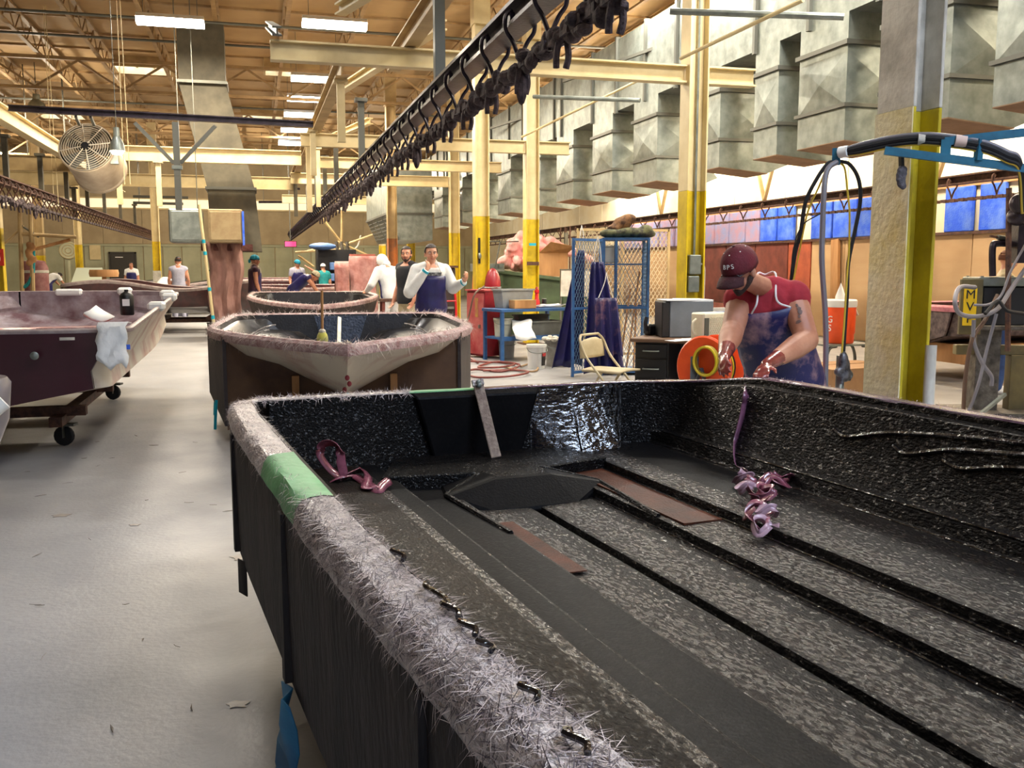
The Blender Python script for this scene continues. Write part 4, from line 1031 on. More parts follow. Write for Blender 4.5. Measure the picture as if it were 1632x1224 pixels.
W2 = lambda v: (1.17-corner(v, .3))*(1 if v < 2.1 else max(.0004, 1-min(1, (v-2.1)/2.57)**2)**1.15)
S2 = lambda v: .95
K2 = lambda v: .34+max(0, (v-2.6)/2.1)**2*.52
b2 = boat('boat_hull', 'dark hull mould with a V bow behind the near boat, mop standing in it', (.98, 11.45, 0), math.radians(-4.3), 1.17, 4.67, W2, S2, .5, [m_in2, m_rim2, m_whitehull], K2, seed=21, fuzz=2600, chine=.6, cz=.52)
# dark mould boards either side of the bow and the cross board with posts
for s_ in (-1, 1):
    MB().add([(s_*1.27, -2.0, .9), (s_*1.0, -3.25, .9), (s_*1.0, -3.25, .16), (s_*1.27, -2.0, .3)], [(0,1,2,3)]).build('mould_board', m_panel2, b2, solid=.03)
    MB().add([(s_*1.27, -2.0, .9), (s_*1.27, -.2, .9), (s_*1.27, -.2, .34), (s_*1.27, -2.0, .3)], [(0,1,2,3)]).build('mould_board', m_panel2, b2, solid=.03)
    MB().add([(s_*1.03, -3.2, .93), (s_*.55, -3.2, .74), (s_*.0, -3.2, .42), (s_*.0, -3.2, .12), (s_*1.0, -3.2, .12)], [(0,1,2,3,4)]).build('cross_board', m_board_br, b2, solid=.025)
    MB().bx(s_*.42-.03, -3.27, .1, s_*.42+.03, -3.2, .58).build('support_post', m_wood, b2)
    for k, yy_ in enumerate((-2.05, -2.9)):
        MB().tube(spline([(s_*1.22-(.1*s_ if k else 0), yy_, .34), (s_*1.23-(.1*s_ if k else 0), yy_-.02, .2), (s_*1.24-(.1*s_ if k else 0), yy_, .08)], 4), .014, 6).build('tape_tail', m_cyan_tape, b2)
MB().add([(-.3, -.02, .93), (.32, -.02, .93), (.2, -.03, .56), (-.2, -.03, .56)], [(0,1,2,3)]).build('transom_pad', M('blue_grey_laminate', col(74, 86, 108), col(52, 60, 78), 20, .3, bump=.5, bscale=40, coat=.4), b2, solid=.03)
for k in range(7): MB().ell((.02*math.sin(k*2.2), -4.36+.08*k-.012*0, .66-.055*k+.02), (.018, .012, .022), n=8, m=5).build('paint_drip', m_cyan_tape if k in (3, 6) else M('red_resin_drip', col(140, 40, 50), None, rough=.4), b2)
for s_ in (-1, 1):
    for r_ in (.22, .3, .38):
        MB().tube([( s_*(1.02-r_+r_*math.cos(a)), -.9, .62+r_*.7*math.sin(a)) for a in [PI*.05*k for k in range(0, 10)]], .007, 5).build('moulded_rib', m_flange, b2)
mop = thing('mop', 'mop with a wooden handle and yellow head standing inside the second boat', 'mop', at(514, 545, Y=9.3))
tp = at(513, 463, Y=9.3)-mop.location
MB().tube([(0, 0, .03), tp], .013, 8).build('handle', m_wood, mop); MB().ell((0, 0, .03), (.055, .05, .08)).build('mop_head', M('yellow_mop', col(216, 208, 90), col(190, 186, 120), 20, .9), mop); MB().ell((0, 0, .1), (.035, .035, .03), n=8, m=6).build('collar', m_white_old, mop)
sq = thing('squeegee_bar', 'pale flat bar leaning on the blue pad inside the second boat', 'bar', at(540, 548, Y=10.2))
MB().bar((0, 0, 0), at(541, 506, Y=11.2)-sq.location, .04, .015, (0, -1, 0)).build('bar_blade', m_white_old, sq)
MB().bx(-.04, -.03, -.02, .04, .03, .02).build('bar_foot', m_white_old, sq)

W3 = lambda v: (1.22-corner(v, .35))*(1 if v < 2.4 else max(.012, 1-min(1, (v-2.4)/3.0)**2)**.8)
b3 = boat('boat_hull', 'grey-brown hull mould with an orange board in front, behind the mopped boat', (1.25, 22.2, 0), math.radians(-2), 1.22, 5.4, W3, lambda v: .95-.1*max(0, (v-3)/2.4), .5, [m_in2, m_rim2, m_panel2], lambda v: .3, seed=31, fuzz=1600, flat_side=True)
MB().add([(-.02, -4.9, .2), (.5, -4.75, .2), (.5, -4.75, .82), (-.02, -4.9, .82)], [(0,1,2,3)]).build('repair_board', m_board_br, b3, solid=.02)
W4 = lambda v: (1.3-corner(v, .35))*(1 if v < 2.4 else max(.012, 1-min(1, (v-2.4)/2.9)**2)**.7)
m_in4 = M('maroon_laminate', col(84, 44, 44), col(60, 34, 36), 8, .3, coat=.5)
b4 = boat('boat_hull', 'maroon hull mould the bent worker in navy apron reaches into', (1.4, 30.2, 0), 0, 1.3, 5.2, W4, lambda v: .98, .5, [m_in4, m_rim2, m_in4], lambda v: .3, seed=41, fuzz=500, flat_side=True)
b5 = boat('boat_hull', 'farthest maroon hull mould behind the bent worker, pale front rim', (.9, 37.5, 0), 0, 1.6, 4.6, lambda v: (1.6-corner(v, .3)-corner(4.6-v, .3)), lambda v: 1.12, .5, [m_in4, m_rim2, m_in4], lambda v: .3, seed=51, fuzz=0, flat_side=True)

# maroon boat at the left
m_mar_in = M('lilac_grey_laminate', col(178, 166, 170), col(118, 88, 92), 3.0, .22, bump=.35, bscale=30, coat=.7, detail=8, bdist=.01)  # base colour lightened to stand for the light this interior reflects
m_mar_out = M('maroon_gelcoat', col(58, 18, 30), col(48, 15, 25), 3, .28, coat=.5)
m_gelrim = M('grey_rim', col(170, 156, 150), col(140, 122, 120), 10, .5)
WM = lambda v: (1.24-corner(v, .12)-corner(5.3-v, .5))
SM = lambda v: 1.05+.16*(max(0, v)/5.3)
mb_ = boat('boat_hull', 'maroon hull at left with white taped rim, on casters', (-2.18, 7.55, 0), PI, 1.24, 5.3, WM, SM, .66, [m_mar_in, m_gelrim, m_whitehull, m_mar_out], lambda v: .42+.35*max(0, (v-3)/2.3)**2, seed=61, fuzz=0, chine=.9, fl=.45)
tl = mb_.location
def mloc(p): return Vector((-(p.x-tl.x), -(p.y-tl.y), p.z))   # world to the turned local frame
for (x, v) in ((1.16, 4.6), (.6, 5.28), (1.24, 2.4), (1.24, 3.9)):
    MB().box((-x, -v, SM(v)), (.16, .24, .09)).build('rim_clamp', m_white, mb_, bev=.025)
MB().bx(-.1, -5.36, 1.16, .2, -5.2, 1.24).build('rim_clamp', m_white, mb_, bev=.02)
cl = [[(-1.1+.06*k+.012*math.sin(i*1.7+k), .065+.015*math.sin(k*1.9+i), 1.08-.052*i-.012*abs(math.sin(k*1.3))*i) for k in range(6)] for i in range(8)]
clo = thing('white_rag', 'white rag draped over the near corner of the maroon hull', 'rag', (-1.0, 7.44, 1.075)); clo.scale = (.82, 1, .85)
rg_ = [[(-.14+.05*k+.012*math.sin(i*1.7+k), -.06+.02*math.sin(k*1.9+i)-.006*i, .0-.05*i*(1 if k > 1 else .8)-.02*math.sin(k*1.3)*i*.3) for k in range(6)] for i in range(8)]
MB().sheet([[(-.12+.05*k, .1, .02) for k in range(6)]]+[[(-.13+.05*k, -.02, .035) for k in range(6)]]+rg_).build('rag_cloth', m_whitecloth, clo, solid=.008)
MB().lathe([(.0, 0), (.026, 0), (.03, .006), (.022, .012), (.0, .014)], 20, mloc(at(55, 567, Y=7.42)), Euler((-PI/2, 0, 0)).to_matrix(), caps=False).build('oval_fitting', m_galv, mb_)
q_ = mloc(at(107, 540, Y=7.42)); MB().box(q_, (.1, .012, .02)).build('tape_patch', m_white_old, mb_)
q_ = at(190, 555, Y=7.43); MB().box(mloc(at(204, 553, Y=7.43)), (.03, .012, .035)).build('tape_patch', m_blueflt, mb_)
# things lying in the maroon hull
pz = at(150, 503, z=.8)
sp = thing('sheet_pad', 'white folded pad lying inside the maroon hull', 'pad', at(150, 508, Y=10.2))
MB().sheet([[at(px, py, Y=yy)-sp.location for px, py, yy in r] for r in ([(133, 500, 10.1), (142, 496, 10.2), (152, 488, 10.3)], [(146, 508, 10.05), (156, 503, 10.2), (165, 497, 10.3)], [(162, 513, 10.0), (172, 510, 10.2), (182, 506, 10.3)])]).build('pad_sheet', m_paper, sp, solid=.03)
rd = thing('red_board', 'flat red panel lying on the bottom of the maroon hull', 'board', (-1.95, 10.0, .9))
MB().box((0, 0, .0), (1.3, .8, .02), (0, 0, .2)).build('board_panel', M('red_wet_board', col(168, 52, 44), col(130, 40, 36), 6, .3, coat=.4), rd)
MB().box((.3, -.2, .02), (.7, .06, .03), (0, 0, .1)).build('board_batten', m_rim2, rd)
kn = thing('spray_can', 'black canister standing inside the maroon hull', 'canister', at(203, 500, Y=10.6)); kn.scale = (.7, .7, .7)
MB().lathe([(.0, -.02), (.09, -.02), (.1, .0), (.1, .26), (.08, .3), (.03, .33), (.03, .36), (.0, .36)], 18, caps=False).build('can_body', m_black, kn); MB().bx(-.05, -.108, .12, .05, -.095, .22).build('can_label', m_paper, kn)
gb = thing('boat_hull', 'grey rounded hull corner with white roller at left frame edge', 'boat', at(-14, 640, Y=5.6))
MB().lathe([(.0, -.35), (.12, -.3), (.2, -.1), (.22, .1), (.2, .13), (.17, .12), (.0, .0)], 24, (-.12, 0, 0), caps=False).build('hull_side', M('grey_gelcoat', col(128, 122, 126), None, rough=.3, coat=.4), gb)
MB().tube([(-.05, -.2, -.1), (.1, -.16, .02)], .045, 12).build('roller', m_white, gb)
MB().bx(-.3, -.1, -.35-(gb.location.z-.35), -.1, .1, -.3).build('stand', m_rust_iron, gb)

# dark boats seen far left
b8 = boat('boat_hull', 'black hull on a trolley by the far left wall, just left of the pink panel', (-.95, 33.0, 0), math.radians(-90), .8, 1.9, lambda v: (.8-corner(v, .25)-corner(1.9-v, .2)), lambda v: 1.12-.14*v, .5, [m_in2, m_gelrim, m_black], lambda v: .35, fuzz=0, flat_side=True)
b9 = boat('boat_hull', 'dark maroon hull with curled pale rim just beyond the maroon boat', (-4.2, 24.5, 0), math.radians(88), 1.1, 4.2, lambda v: (1.1-corner(v, .4))*(1 if v < 2.4 else max(.05, 1-min(1, (v-2.4)/1.85)**2)**.8), lambda v: 1.12+.1*math.sin(v*1.8), .6, [m_in4, m_gelrim, m_in4], lambda v: .4, fuzz=0, flat_side=True)
b10 = boat('boat_hull', 'pink-rimmed grey hull in timber cradle behind the spray pump at right', (8.78, 11.0, 0), math.radians(90), .8, 2.9, lambda v: (.8-corner(v, .2)-corner(2.9-v, .2)), lambda v: 1.0, .6, [m_in4, M('pink_wet_rim', col(226, 150, 160), col(190, 110, 124), 12, .4), M('mottled_grey_hull', col(120, 104, 102), col(64, 54, 56), 14, .6)], lambda v: .45, fuzz=0, flat_side=True)
MB().bx(-.78, -2.8, .25, .78, -.1, .5).build('timber_cradle', m_wood, b10)
# ------------------------------------------------------------------ wire mesh locker, aprons, chair, desk
def lattice(m, w, h, o, ex, ez, dx=.05, dz=.1, t=.0045):
    """expanded-metal diamonds in the plane spanned by ex, ez from corner o"""
    ex, ez, o = Vector(ex), Vector(ez), Vector(o); nn = ex.cross(ez)
    for sg in (1, -1):
        c = -h/dz if sg > 0 else 0
        k = -int(h/dz*1)-1
        while k*dx < w+ (h/dz)*dx+dx:
            # line x = k*dx + sg*z*dx/dz
            z0, z1 = 0.0, h
            x0 = k*dx; f = lambda z: x0+sg*z*dx/dz
            lo, hi = 0.0, h
            if sg > 0: lo, hi = max(lo, (0-x0)*dz/dx), min(hi, (w-x0)*dz/dx)
            else: lo, hi = max(lo, (x0-w)*dz/dx), min(hi, x0*dz/dx)
            if hi-lo > .01:
                m.bar(o+ex*f(lo)+ez*lo, o+ex*f(hi)+ez*hi, t, t, nn)
            k += 1
    return m
def mesh_part(name, w, h, o, ex, ez, mat, parent, **k):
    p = lattice(MB(), w, h, o, ex, ez, **k).build(name, mat, parent); p['kind'] = 'stuff'; return p
LK = thing('mesh_locker', 'tall blue expanded-metal locker cabinet with its door swung open', 'locker', (4.7, 12.45, 0))
lw, ld, lh = .62, .55, 1.9
a0 = Vector((.0, -.05, 0)); ax = Vector((.96, -.28, 0)).normalized(); ay = Vector((.28, .96, 0)).normalized()
def LP(u, v, z): return a0+ax*u+ay*v+Vector((0, 0, z))
fr = MB()
for (u, v) in ((0, 0), (.17, 0), (lw, 0), (lw, ld), (0, ld)): fr.bar(LP(u, v, 0), LP(u, v, lh), .035, .035)
for z in (.05, .95, lh):
    fr.bar(LP(0, 0, z), LP(lw, 0, z), .035, .035); fr.bar(LP(lw, 0, z), LP(lw, ld, z), .035, .035); fr.bar(LP(0, ld, z), LP(lw, ld, z), .035, .035); fr.bar(LP(0, 0, z), LP(0, ld, z), .035, .035)
fr.build('frame', m_blue_steel, LK)
mesh_part('front_mesh', lw-.19, lh-.1, LP(.18, 0, .05), ax, (0, 0, 1), m_mesh, LK)
mesh_part('side_mesh', ld, lh-.1, LP(lw, 0, .05), ay, (0, 0, 1), m_mesh, LK)
mesh_part('side_mesh', ld, lh-.1, LP(0, 0, .05), ay, (0, 0, 1), m_mesh, LK, dx=.06, dz=.12)
mesh_part('back_mesh', lw, lh-.1, LP(0, ld, .05), ax, (0, 0, 1), m_mesh, LK, dx=.06, dz=.12)
MB().add([LP(0,0,1.55), LP(lw,0,1.55), LP(lw,ld,1.55), LP(0,ld,1.55)], [(0,1,2,3)]).build('shelf', m_blue_steel, LK, solid=.02)
MB().add([LP(0,0,.06), LP(lw,0,.06), LP(lw,ld,.06), LP(0,ld,.06)], [(0,1,2,3)]).build('base_shelf', m_blue_steel, LK, solid=.02)
MB().add([LP(0,0,lh), LP(lw,0,lh), LP(lw,ld,lh), LP(0,ld,lh)], [(0,1,2,3)]).build('top_shelf', m_blue_steel, LK, solid=.02)
dv = Vector((-.62, -.32, 0)).normalized()
dm = MB(); d0 = LP(-.02, -.02, 0)
for k in (0, .58): dm.bar(d0+dv*k+Vector((0,0,.02)), d0+dv*k+Vector((0,0,1.9)), .035, .035)
for z in (.08, .95, 1.88): dm.bar(d0+Vector((0,0,z)), d0+dv*.58+Vector((0,0,z)), .03, .035)
dr_ = dm.build('door', m_blue_steel, LK)
mesh_part('door_mesh', .56, 1.8, d0+dv*.01+Vector((0,0,.08)), dv, (0, 0, 1), m_mesh, dr_, dx=.05, dz=.1)
lb = thing('storage_box', 'pale grey box on the upper locker shelf', 'box', LP(.12, .25, 1.56)+Vector((4.7, 12.45, 0)))
MB().box((0, 0, .12), (.2, .3, .22), (0, 0, -.28)).build('box_body', M('pale_grey_box', col(176, 176, 170), None, rough=.7), lb, bev=.01); MB().box((0, 0, .24), (.215, .315, .02), (0, 0, -.28)).build('lid', m_white_old, lb)
for i, (u0, v0, u1, v1, z1, lbl) in enumerate(((.25, .1, .42, .4, 1.2, 'wooden stick leaning inside the mesh locker, leftmost'), (.35, .12, .55, .42, 1.45, 'long wooden stick leaning inside the mesh locker, right'), (.45, .1, .5, .3, 1.0, 'short stick leaning in the mesh locker'))):
    b_ = LP(u0, v0, .08)+Vector((4.7, 12.45, 0)); o = MB().tube([(0, 0, 0), LP(u1, v1, z1)-LP(u0, v0, .08)], .014, 6).build('wooden_stick', m_wood, None); o.location = b_; tag(o, lbl, 'stick', None, 'thing')
def apron_hang(name, label, top, w0, w1, L, mat, lean=(0, 0), dirn=(1, 0), fold=.04):
    t = thing(name, label, 'apron', top); dx = Vector((*dirn, 0)).normalized(); dy = Vector((-dx.y, dx.x, 0)); rows = []
    for i in range(15):
        q = i/14; w = lerp(w0, w1, q**.9)
        rows.append([dx*((k/14-.5)*w+lean[0]*q)+dy*(fold*(.3+q)*math.sin(k*1.35+.5*q)+lean[1]*q)+Vector((0, 0, -L*q-.02*math.cos(k*.9)*q)) for k in range(15)])
    MB().sheet(rows).build('bib_sheet', mat, t, solid=.008)
    for s_ in (-1, 1): MB().tube(spline([dx*(s_*w0*.35), dx*(s_*.03)+Vector((0, -.02, .2)), dx*0+Vector((0, -.01, .34))], 4), .006, 5).build('neck_cord', m_string, t)
    return t
ap1 = apron_hang('apron', 'dark blue vinyl apron hanging on the front of the open locker door', d0+dv*.33+Vector((4.7, 12.45, 1.58))+Vector((.12, -.12, 0)), .16, .58, 1.5, m_navy, (.1, -.1), (.9, -.1), .05)
ap2 = apron_hang('apron', 'blue apron hanging behind the mesh of the open locker door', d0+dv*.33+Vector((4.7, 12.45, 1.74))+Vector((-.02, .14, 0)), .1, .5, 1.6, m_navy, (-.14, .1), (.9, .3), .05)
ap3 = apron_hang('apron', 'stained purple-blue apron hanging low behind the folding chair', Vector((4.55, 11.9, 1.1)), .3, .42, .78, m_navy_stain, (.06, 0), (1, 0), .04)
# jacket on the locker
jk = thing('camouflage_jacket', 'crumpled brown and green camouflage jacket on top of the locker', 'jacket', LP(.33, .25, 1.92)+Vector((4.7, 12.45, 0)))
m = MB()
for (c, r) in (((-.2, 0, .06), (.2, .16, .07)), ((.05, -.02, .07), (.26, .18, .08)), ((.3, .0, .06), (.16, .14, .06)), ((.28, -.05, .12), (.1, .1, .07))): m.ell(c, r)
me = blob_mesh('jacket_body', m, .03, M('camo_green', col(92, 92, 62), col(44, 42, 32), 9, .95, lo=.42, hi=.58, bump=.6, bscale=8), 2); o = bpy.data.objects.new('jacket_body', me); COL.objects.link(o); o.parent = jk
m = MB()
for (c, r) in (((-.05, .02, .2), (.14, .12, .1)), ((.04, .0, .27), (.12, .1, .07)), ((-.17, 0, .13), (.12, .1, .06))): m.ell(c, r)
me = blob_mesh('hood', m, .03, M('camo_brown', col(120, 86, 54), col(62, 40, 26), 9, .95, lo=.42, hi=.58, bump=.6, bscale=8), 2); o = bpy.data.objects.new('hood', me); COL.objects.link(o); o.parent = jk
# beige lattice partition behind
lp = thing('mesh_partition', 'beige expanded-metal partition panel standing behind the locker', 'partition', (4.95, 14.2, 0))
for x in (0, .75, 1.55): MB().bx(x-.02, -.02, 0, x+.02, .02, 2.12).build('post', m_cream2, lp)
MB().bx(0, -.02, 2.08, 1.55, .02, 2.12).build('rail', m_cream2, lp); MB().bx(0, -.02, .1, 1.55, .02, .14).build('rail', m_cream2, lp)
mesh_part('panel_mesh', 1.55, 2.0, (0, 0, .1), (1, 0, 0), (0, 0, 1), m_mesh_tan, lp, dx=.07, dz=.11, t=.008)

# folding chair
fc = thing('folding_chair', 'beige metal folding chair with open back in front of the locker', 'chair', (3.5, 9.0, 0), math.radians(38)); fc.scale = (1.12, 1.12, 1.04)
m_beige = M('beige_chair_paint', col(196, 180, 144), col(180, 164, 128), 8, .45)
rows = []
for i in range(7):
    z = .56+.2*i/6; wv = .2*(1-.35*max(0, (i-3)/3)**2)
    rows.append([(wv*(k/8*2-1), .2-.03*math.cos((k/8*2-1)*1.4)+.02*(z-.56)/.2, z+(-.03*abs(k/8*2-1)**2 if i == 6 else 0)) for k in range(9)])
MB().sheet(rows).build('backrest', m_beige, fc, solid=.016)
rows = [[(.2*(k/8*2-1)*(1-.12*j/6), -.2+.4*j/6, .44+.012*math.cos((k/8*2-1)*1.5)) for k in range(9)] for j in range(7)]
MB().sheet(rows).build('seat', m_beige, fc, solid=.022)
for s_ in (-1, 1):
    MB().tube(spline([(s_*.21, -.28, .0), (s_*.21, -.1, .3), (s_*.205, .12, .56), (s_*.2, .2, .72), (s_*.15, .23, .785)], 5), .012, 8).build('front_leg', m_beige, fc)
    MB().tube([(s_*.19, .26, .0), (s_*.185, -.02, .43)], .012, 8).build('rear_leg', m_beige, fc)
    for (y, z) in ((-.28, .0), (.26, 0)): MB().lathe([(.016, 0), (.014, .03)], 8, (s_*(.21 if y < 0 else .19), y, z)).build('foot_cap', m_blackmat, fc)
MB().tube([(-.15, .23, .785), (.15, .23, .785)], .012, 8).build('top_tube', m_beige, fc); MB().tube([(-.21, -.22, .1), (.21, -.22, .1)], .009, 6).build('cross_bar', m_beige, fc)

# desk with things on it
DK = thing('office_desk', 'black pedestal desk with brown wood top between locker and worker', 'desk', (4.25, 9.75, 0), math.radians(-38))
MB().bx(-.05, -.62, .72, 1.5, .05, .76).build('desktop', M('brown_desk_laminate', col(120, 92, 70), col(98, 74, 56), 4, .4, stretch=(.3, 1, 1)), DK, bev=.008)
dkb = MB().bx(0, -.58, .04, .36, 0, .72).build('pedestal', m_black, DK, bev=.004)
for k, (z0, z1) in enumerate(((.56, .7), (.34, .54), (.07, .32))):
    q = MB().bx(.02, -.6, z0, .34, -.575, z1).build('drawer', m_black, DK, bev=.004)
    MB().tube(spline([(.1, -.6, (z0+z1)/2), (.11, -.635, (z0+z1)/2), (.25, -.635, (z0+z1)/2), (.26, -.6, (z0+z1)/2)], 3), .008, 6).build('drawer_handle', m_galv, q)
MB().bx(1.36, -.58, 0, 1.44, 0, .72).build('panel_leg', M('desk_leg_grey', col(150, 150, 146), None, rough=.5), DK); MB().bx(.36, -.04, .2, 1.36, -.02, .72).build('modesty_panel', m_black, DK)
def on_desk(name, label, cat, p, rz): return thing(name, label, cat, (p.x, p.y, .762), rz)
mo = on_desk('monitor', 'bulky grey cabinet-shaped monitor with papers on top, on the desk', 'monitor', at(1090, 536, z=.76), math.radians(-12))
MB().bx(-.2, -.18, 0, .27, .2, .39).build('housing', M('grey_metal_case', col(118, 124, 130), col(104, 110, 116), 5, .5), mo, bev=.008)
MB().bx(-.285, -.18, .0, -.2, .2, .38).build('front_bezel', m_black, mo, bev=.008)
MB().box((0, 0, .395), (.52, .36, .01), (0, 0, .1)).build('paper_sheet', m_paper, mo); MB().box((.02, 0, .402), (.3, .25, .008), (0, 0, -.2)).build('paper_sheet', m_paper, mo)
tp_ = on_desk('telephone', 'small black desk phone beside the grey monitor', 'phone', at(1036, 534, z=.76), .2)
MB().bx(-.06, -.06, 0, .06, .06, .12).build('phone_body', m_black, tp_, bev=.02); MB().tube(spline([(-.07, -.03, .05), (-.085, -.03, .13), (-.07, -.03, .2)], 4), .022, 8).build('handset', m_black, tp_)
pa = on_desk('paper_stack', 'loose white papers lying on the desk in front of monitor', 'papers', at(1092, 543, z=.76), .3)
for k in range(4): MB().box((.09*k-.1, .02*math.sin(k*3), .004+.003*k), (.22, .15, .002), (0, 0, k*1.1)).build('paper_sheet', m_paper, pa)
fh = on_desk('box_fan', 'small cream plastic box fan heater with lattice front at desk end', 'fan', at(1128, 546, z=.76), math.radians(20))
MB().bx(-.16, -.09, 0, .16, .09, .3).build('case', M('cream_plastic', col(222, 214, 186), col(206, 198, 168), 8, .5), fh, bev=.015)
mesh_part('grille', .2, .22, (-.07, -.096, .04), (1, 0, 0), (0, 0, 1), MATS['cream_plastic'], fh, dx=.028, dz=.04, t=.006)
MB().bx(-.15, -.096, .05, -.09, -.09, .25).build('control_strip', m_galv_dk, fh); MB().tube(spline([(-.17, 0, .08), (-.22, 0, .12), (-.22, 0, .2), (-.17, 0, .24)], 4), .012, 6).build('handle', MATS['cream_plastic'], fh)
pd = on_desk('picture_frame', 'small pale blue framed picture propped behind the cream fan', 'picture', at(1141, 540, z=.76)+Vector((.25, .35, 0)), .1)
MB().box((0, 0, .16), (.34, .02, .3), (-.1, 0, 0)).build('frame', m_white_old, pd, bev=.004); MB().box((0, -.012, .16), (.27, .01, .22), (-.1, 0, 0)).build('picture_sheet', M('blue_grey_print', col(120, 140, 190), col(190, 196, 214), 14, .7), pd)

# cord reel (orange)
cr_ = thing('cord_reel', 'orange cord reel with yellow-black cable standing behind the rim', 'reel', at(1130, 660, Y=7.6)*1)
cr_.location.z = .0
m_or = M('orange_plastic', col(255, 96, 40), col(240, 84, 34), 4, .4)
zc = at(1125, 585, Y=7.6).z
RX = Euler((PI/2, 0, -1.05)).to_matrix()
MB().lathe([(.0, -.12), (.27, -.12), (.285, -.105), (.285, -.095), (.27, -.085), (.0, -.085)], 32, (0, 0, zc), RX, caps=False).build('flange_disc', m_or, cr_)
MB().lathe([(.0, .085), (.27, .085), (.285, .095), (.285, .105), (.27, .12), (.0, .12)], 32, (0, 0, zc), RX, caps=False).build('flange_disc', m_or, cr_)
for k in range(7):
    MB().tube([RX @ Vector((.2*math.cos(2*PI*j/28), .2*math.sin(2*PI*j/28), -.075+.025*k))+Vector((0, 0, zc)) for j in range(28)], .0135, 6, closed=True).build('cable_turn', M('yellow_cable', col(216, 190, 30), None, rough=.5) if k % 2 else m_blackmat, cr_)
MB().lathe([(.15, -.09), (.15, .09)], 24, (0, 0, zc), RX).build('drum', m_black, cr_)
fs_ = MB()
for s_ in (-.14, .14):
    for x in (-.2, .2): fs_.bar(RX @ Vector((0, 0, s_))+Vector((0, 0, zc)), RX @ Vector((x, 0, s_))+Vector((0, 0, .02)), .05, .012)
for k in range(6): MB().tube([RX @ Vector((.06+.115*math.cos(2*PI*j/24)+.004*k, .07+.125*math.sin(2*PI*j/24), .14+.014*k))+Vector((0, 0, zc)) for j in range(24)], .012, 6, closed=True).build('cable_turn', MATS['yellow_cable'] if k % 2 else m_blackmat, cr_)
fs_.bar(RX @ Vector((-.06, -.3, .16))+Vector((0, 0, zc)), RX @ Vector((-.06, .1, .16))+Vector((0, 0, zc)), .07, .02)
fs_.build('stand', M('grey_reel_stand', col(96, 104, 112), None, rough=.5), cr_)

# ------------------------------------------------------------------ red cabinet, blue table, tubs, buckets, hoses
rc = thing('tool_cabinet', 'worn red steel cabinet with pink-dusted front and yellow lettering strip', 'cabinet', (3.68, 15.2, 0), math.radians(24))
m_redcab = M('red_cabinet_paint', col(158, 30, 40), col(126, 24, 34), 4, .4, coat=.2)
MB().bx(0, 0, .03, .42, .5, 1.12).build('body', m_redcab, rc, bev=.008)
MB().bx(-.02, .02, .06, .0, .48, 1.08).build('door', M('dusty_pink_red', col(196, 110, 104), col(168, 50, 56), 3, .6, detail=8), rc, bev=.004)
MB().bx(-.025, .16, .68, -.02, .24, 1.0).build('label_strip', M('faded_yellow', col(190, 150, 70), col(176, 110, 84), 14, .7), rc); MB().bx(-.05, .1, .5, -.02, .13, .56).build('door_handle', m_galv, rc)
MB().lathe([(.0, 0), (.035, 0), (.035, .01), (.0, .01)], 14, (.32, -.004, .9), Euler((PI/2, 0, 0)).to_matrix(), caps=False).build('knockout', m_black, rc); MB().bx(-.03, -.02, 1.12, .44, .52, 1.14).build('top_panel', M('dusty_pink_red', (0,0,0)), rc)
bm_ = thing('tool_bundle', 'jumble of grey rods and clips on top of the red cabinet', 'tools', (3.8, 15.5, 1.14))
for k in range(6): MB().tube([(-.16+.05*k, .02*math.sin(k), .015+.01*(k % 3)), (.25-.02*k, .1*math.cos(k*2), .02+.015*(k % 2))], .011, 6).build('rod', m_galv, bm_)
BT = thing('work_table', 'blue angle-iron work table with a lower shelf', 'table', (3.79, 14.5, 0), math.radians(16))
tw, td, th_ = 1.22, .55, .85
for (x, y) in ((0, 0), (tw, 0), (0, td), (tw, td)): MB().bx(x-.025, y-.025, 0, x+.025, y+.025, th_-.02).build('leg', m_blue_steel, BT)
MB().bx(-.04, -.04, th_-.05, tw+.04, td+.04, th_).build('tabletop', m_blue_steel, BT, bev=.005); MB().bx(-.02, -.02, .36, tw+.02, td+.02, .39).build('shelf', m_blue_steel, BT)
MB().bx(-.03, -.035, .34, tw+.03, -.015, .41).build('shelf_lip', m_blue_steel, BT)
def tub(name, label, loc, w, d, h, mat, rz=0, lip=.02, cat='tub'):
    t = thing(name, label, cat, loc, rz); m = MB()
    a, b = .86, 1.0
    o = [quad_ring(-w/2*a, w/2*a, -d/2*a, d/2*a, 0), quad_ring(-w/2, w/2, -d/2, d/2, h)]
    m.loft(o, caps=False, smooth=False); m.add(o[0], [(0,1,2,3)]); m.build('tub_shell', mat, t, solid=.008)
    MB().bx(-w/2-lip, -d/2-lip, h-.02, w/2+lip, -d/2, h+.005).bx(-w/2-lip, d/2, h-.02, w/2+lip, d/2+lip, h+.005).bx(-w/2-lip, -d/2, h-.02, -w/2, d/2, h+.005).bx(w/2, -d/2, h-.02, w/2+lip, d/2, h+.005).build('rim', mat, t)
    return t
m_gtub = M('grey_tub_plastic', col(150, 152, 152), col(134, 136, 136), 6, .5); m_dtub = M('dark_grey_tub', col(96, 100, 98), col(80, 84, 82), 6, .6); m_cbucket = M('cream_bucket', col(196, 196, 178), col(176, 176, 156), 6, .5)
BTm = Matrix.Translation((3.79, 14.5, 0)) @ Matrix.Rotation(math.radians(16), 4, 'Z')
def tb(x, y, z): return BTm @ Vector((x, y, z))
tub('bus_tub', 'light grey plastic tub on the blue table top', tb(.42, .36, th_+.005), .6, .3, .3, m_gtub, math.radians(16))
bk = thing('wood_block', 'small brown wooden block on the blue table in front of tub', 'block', tb(.42, .06, th_+.002), math.radians(14)); MB().bx(-.2, -.1, 0, .2, .1, .13).build('block_body', m_wood, bk, bev=.006); MB().bx(-.2, -.1, .13, .2, .1, .136).build('block_top', m_cream2, bk)
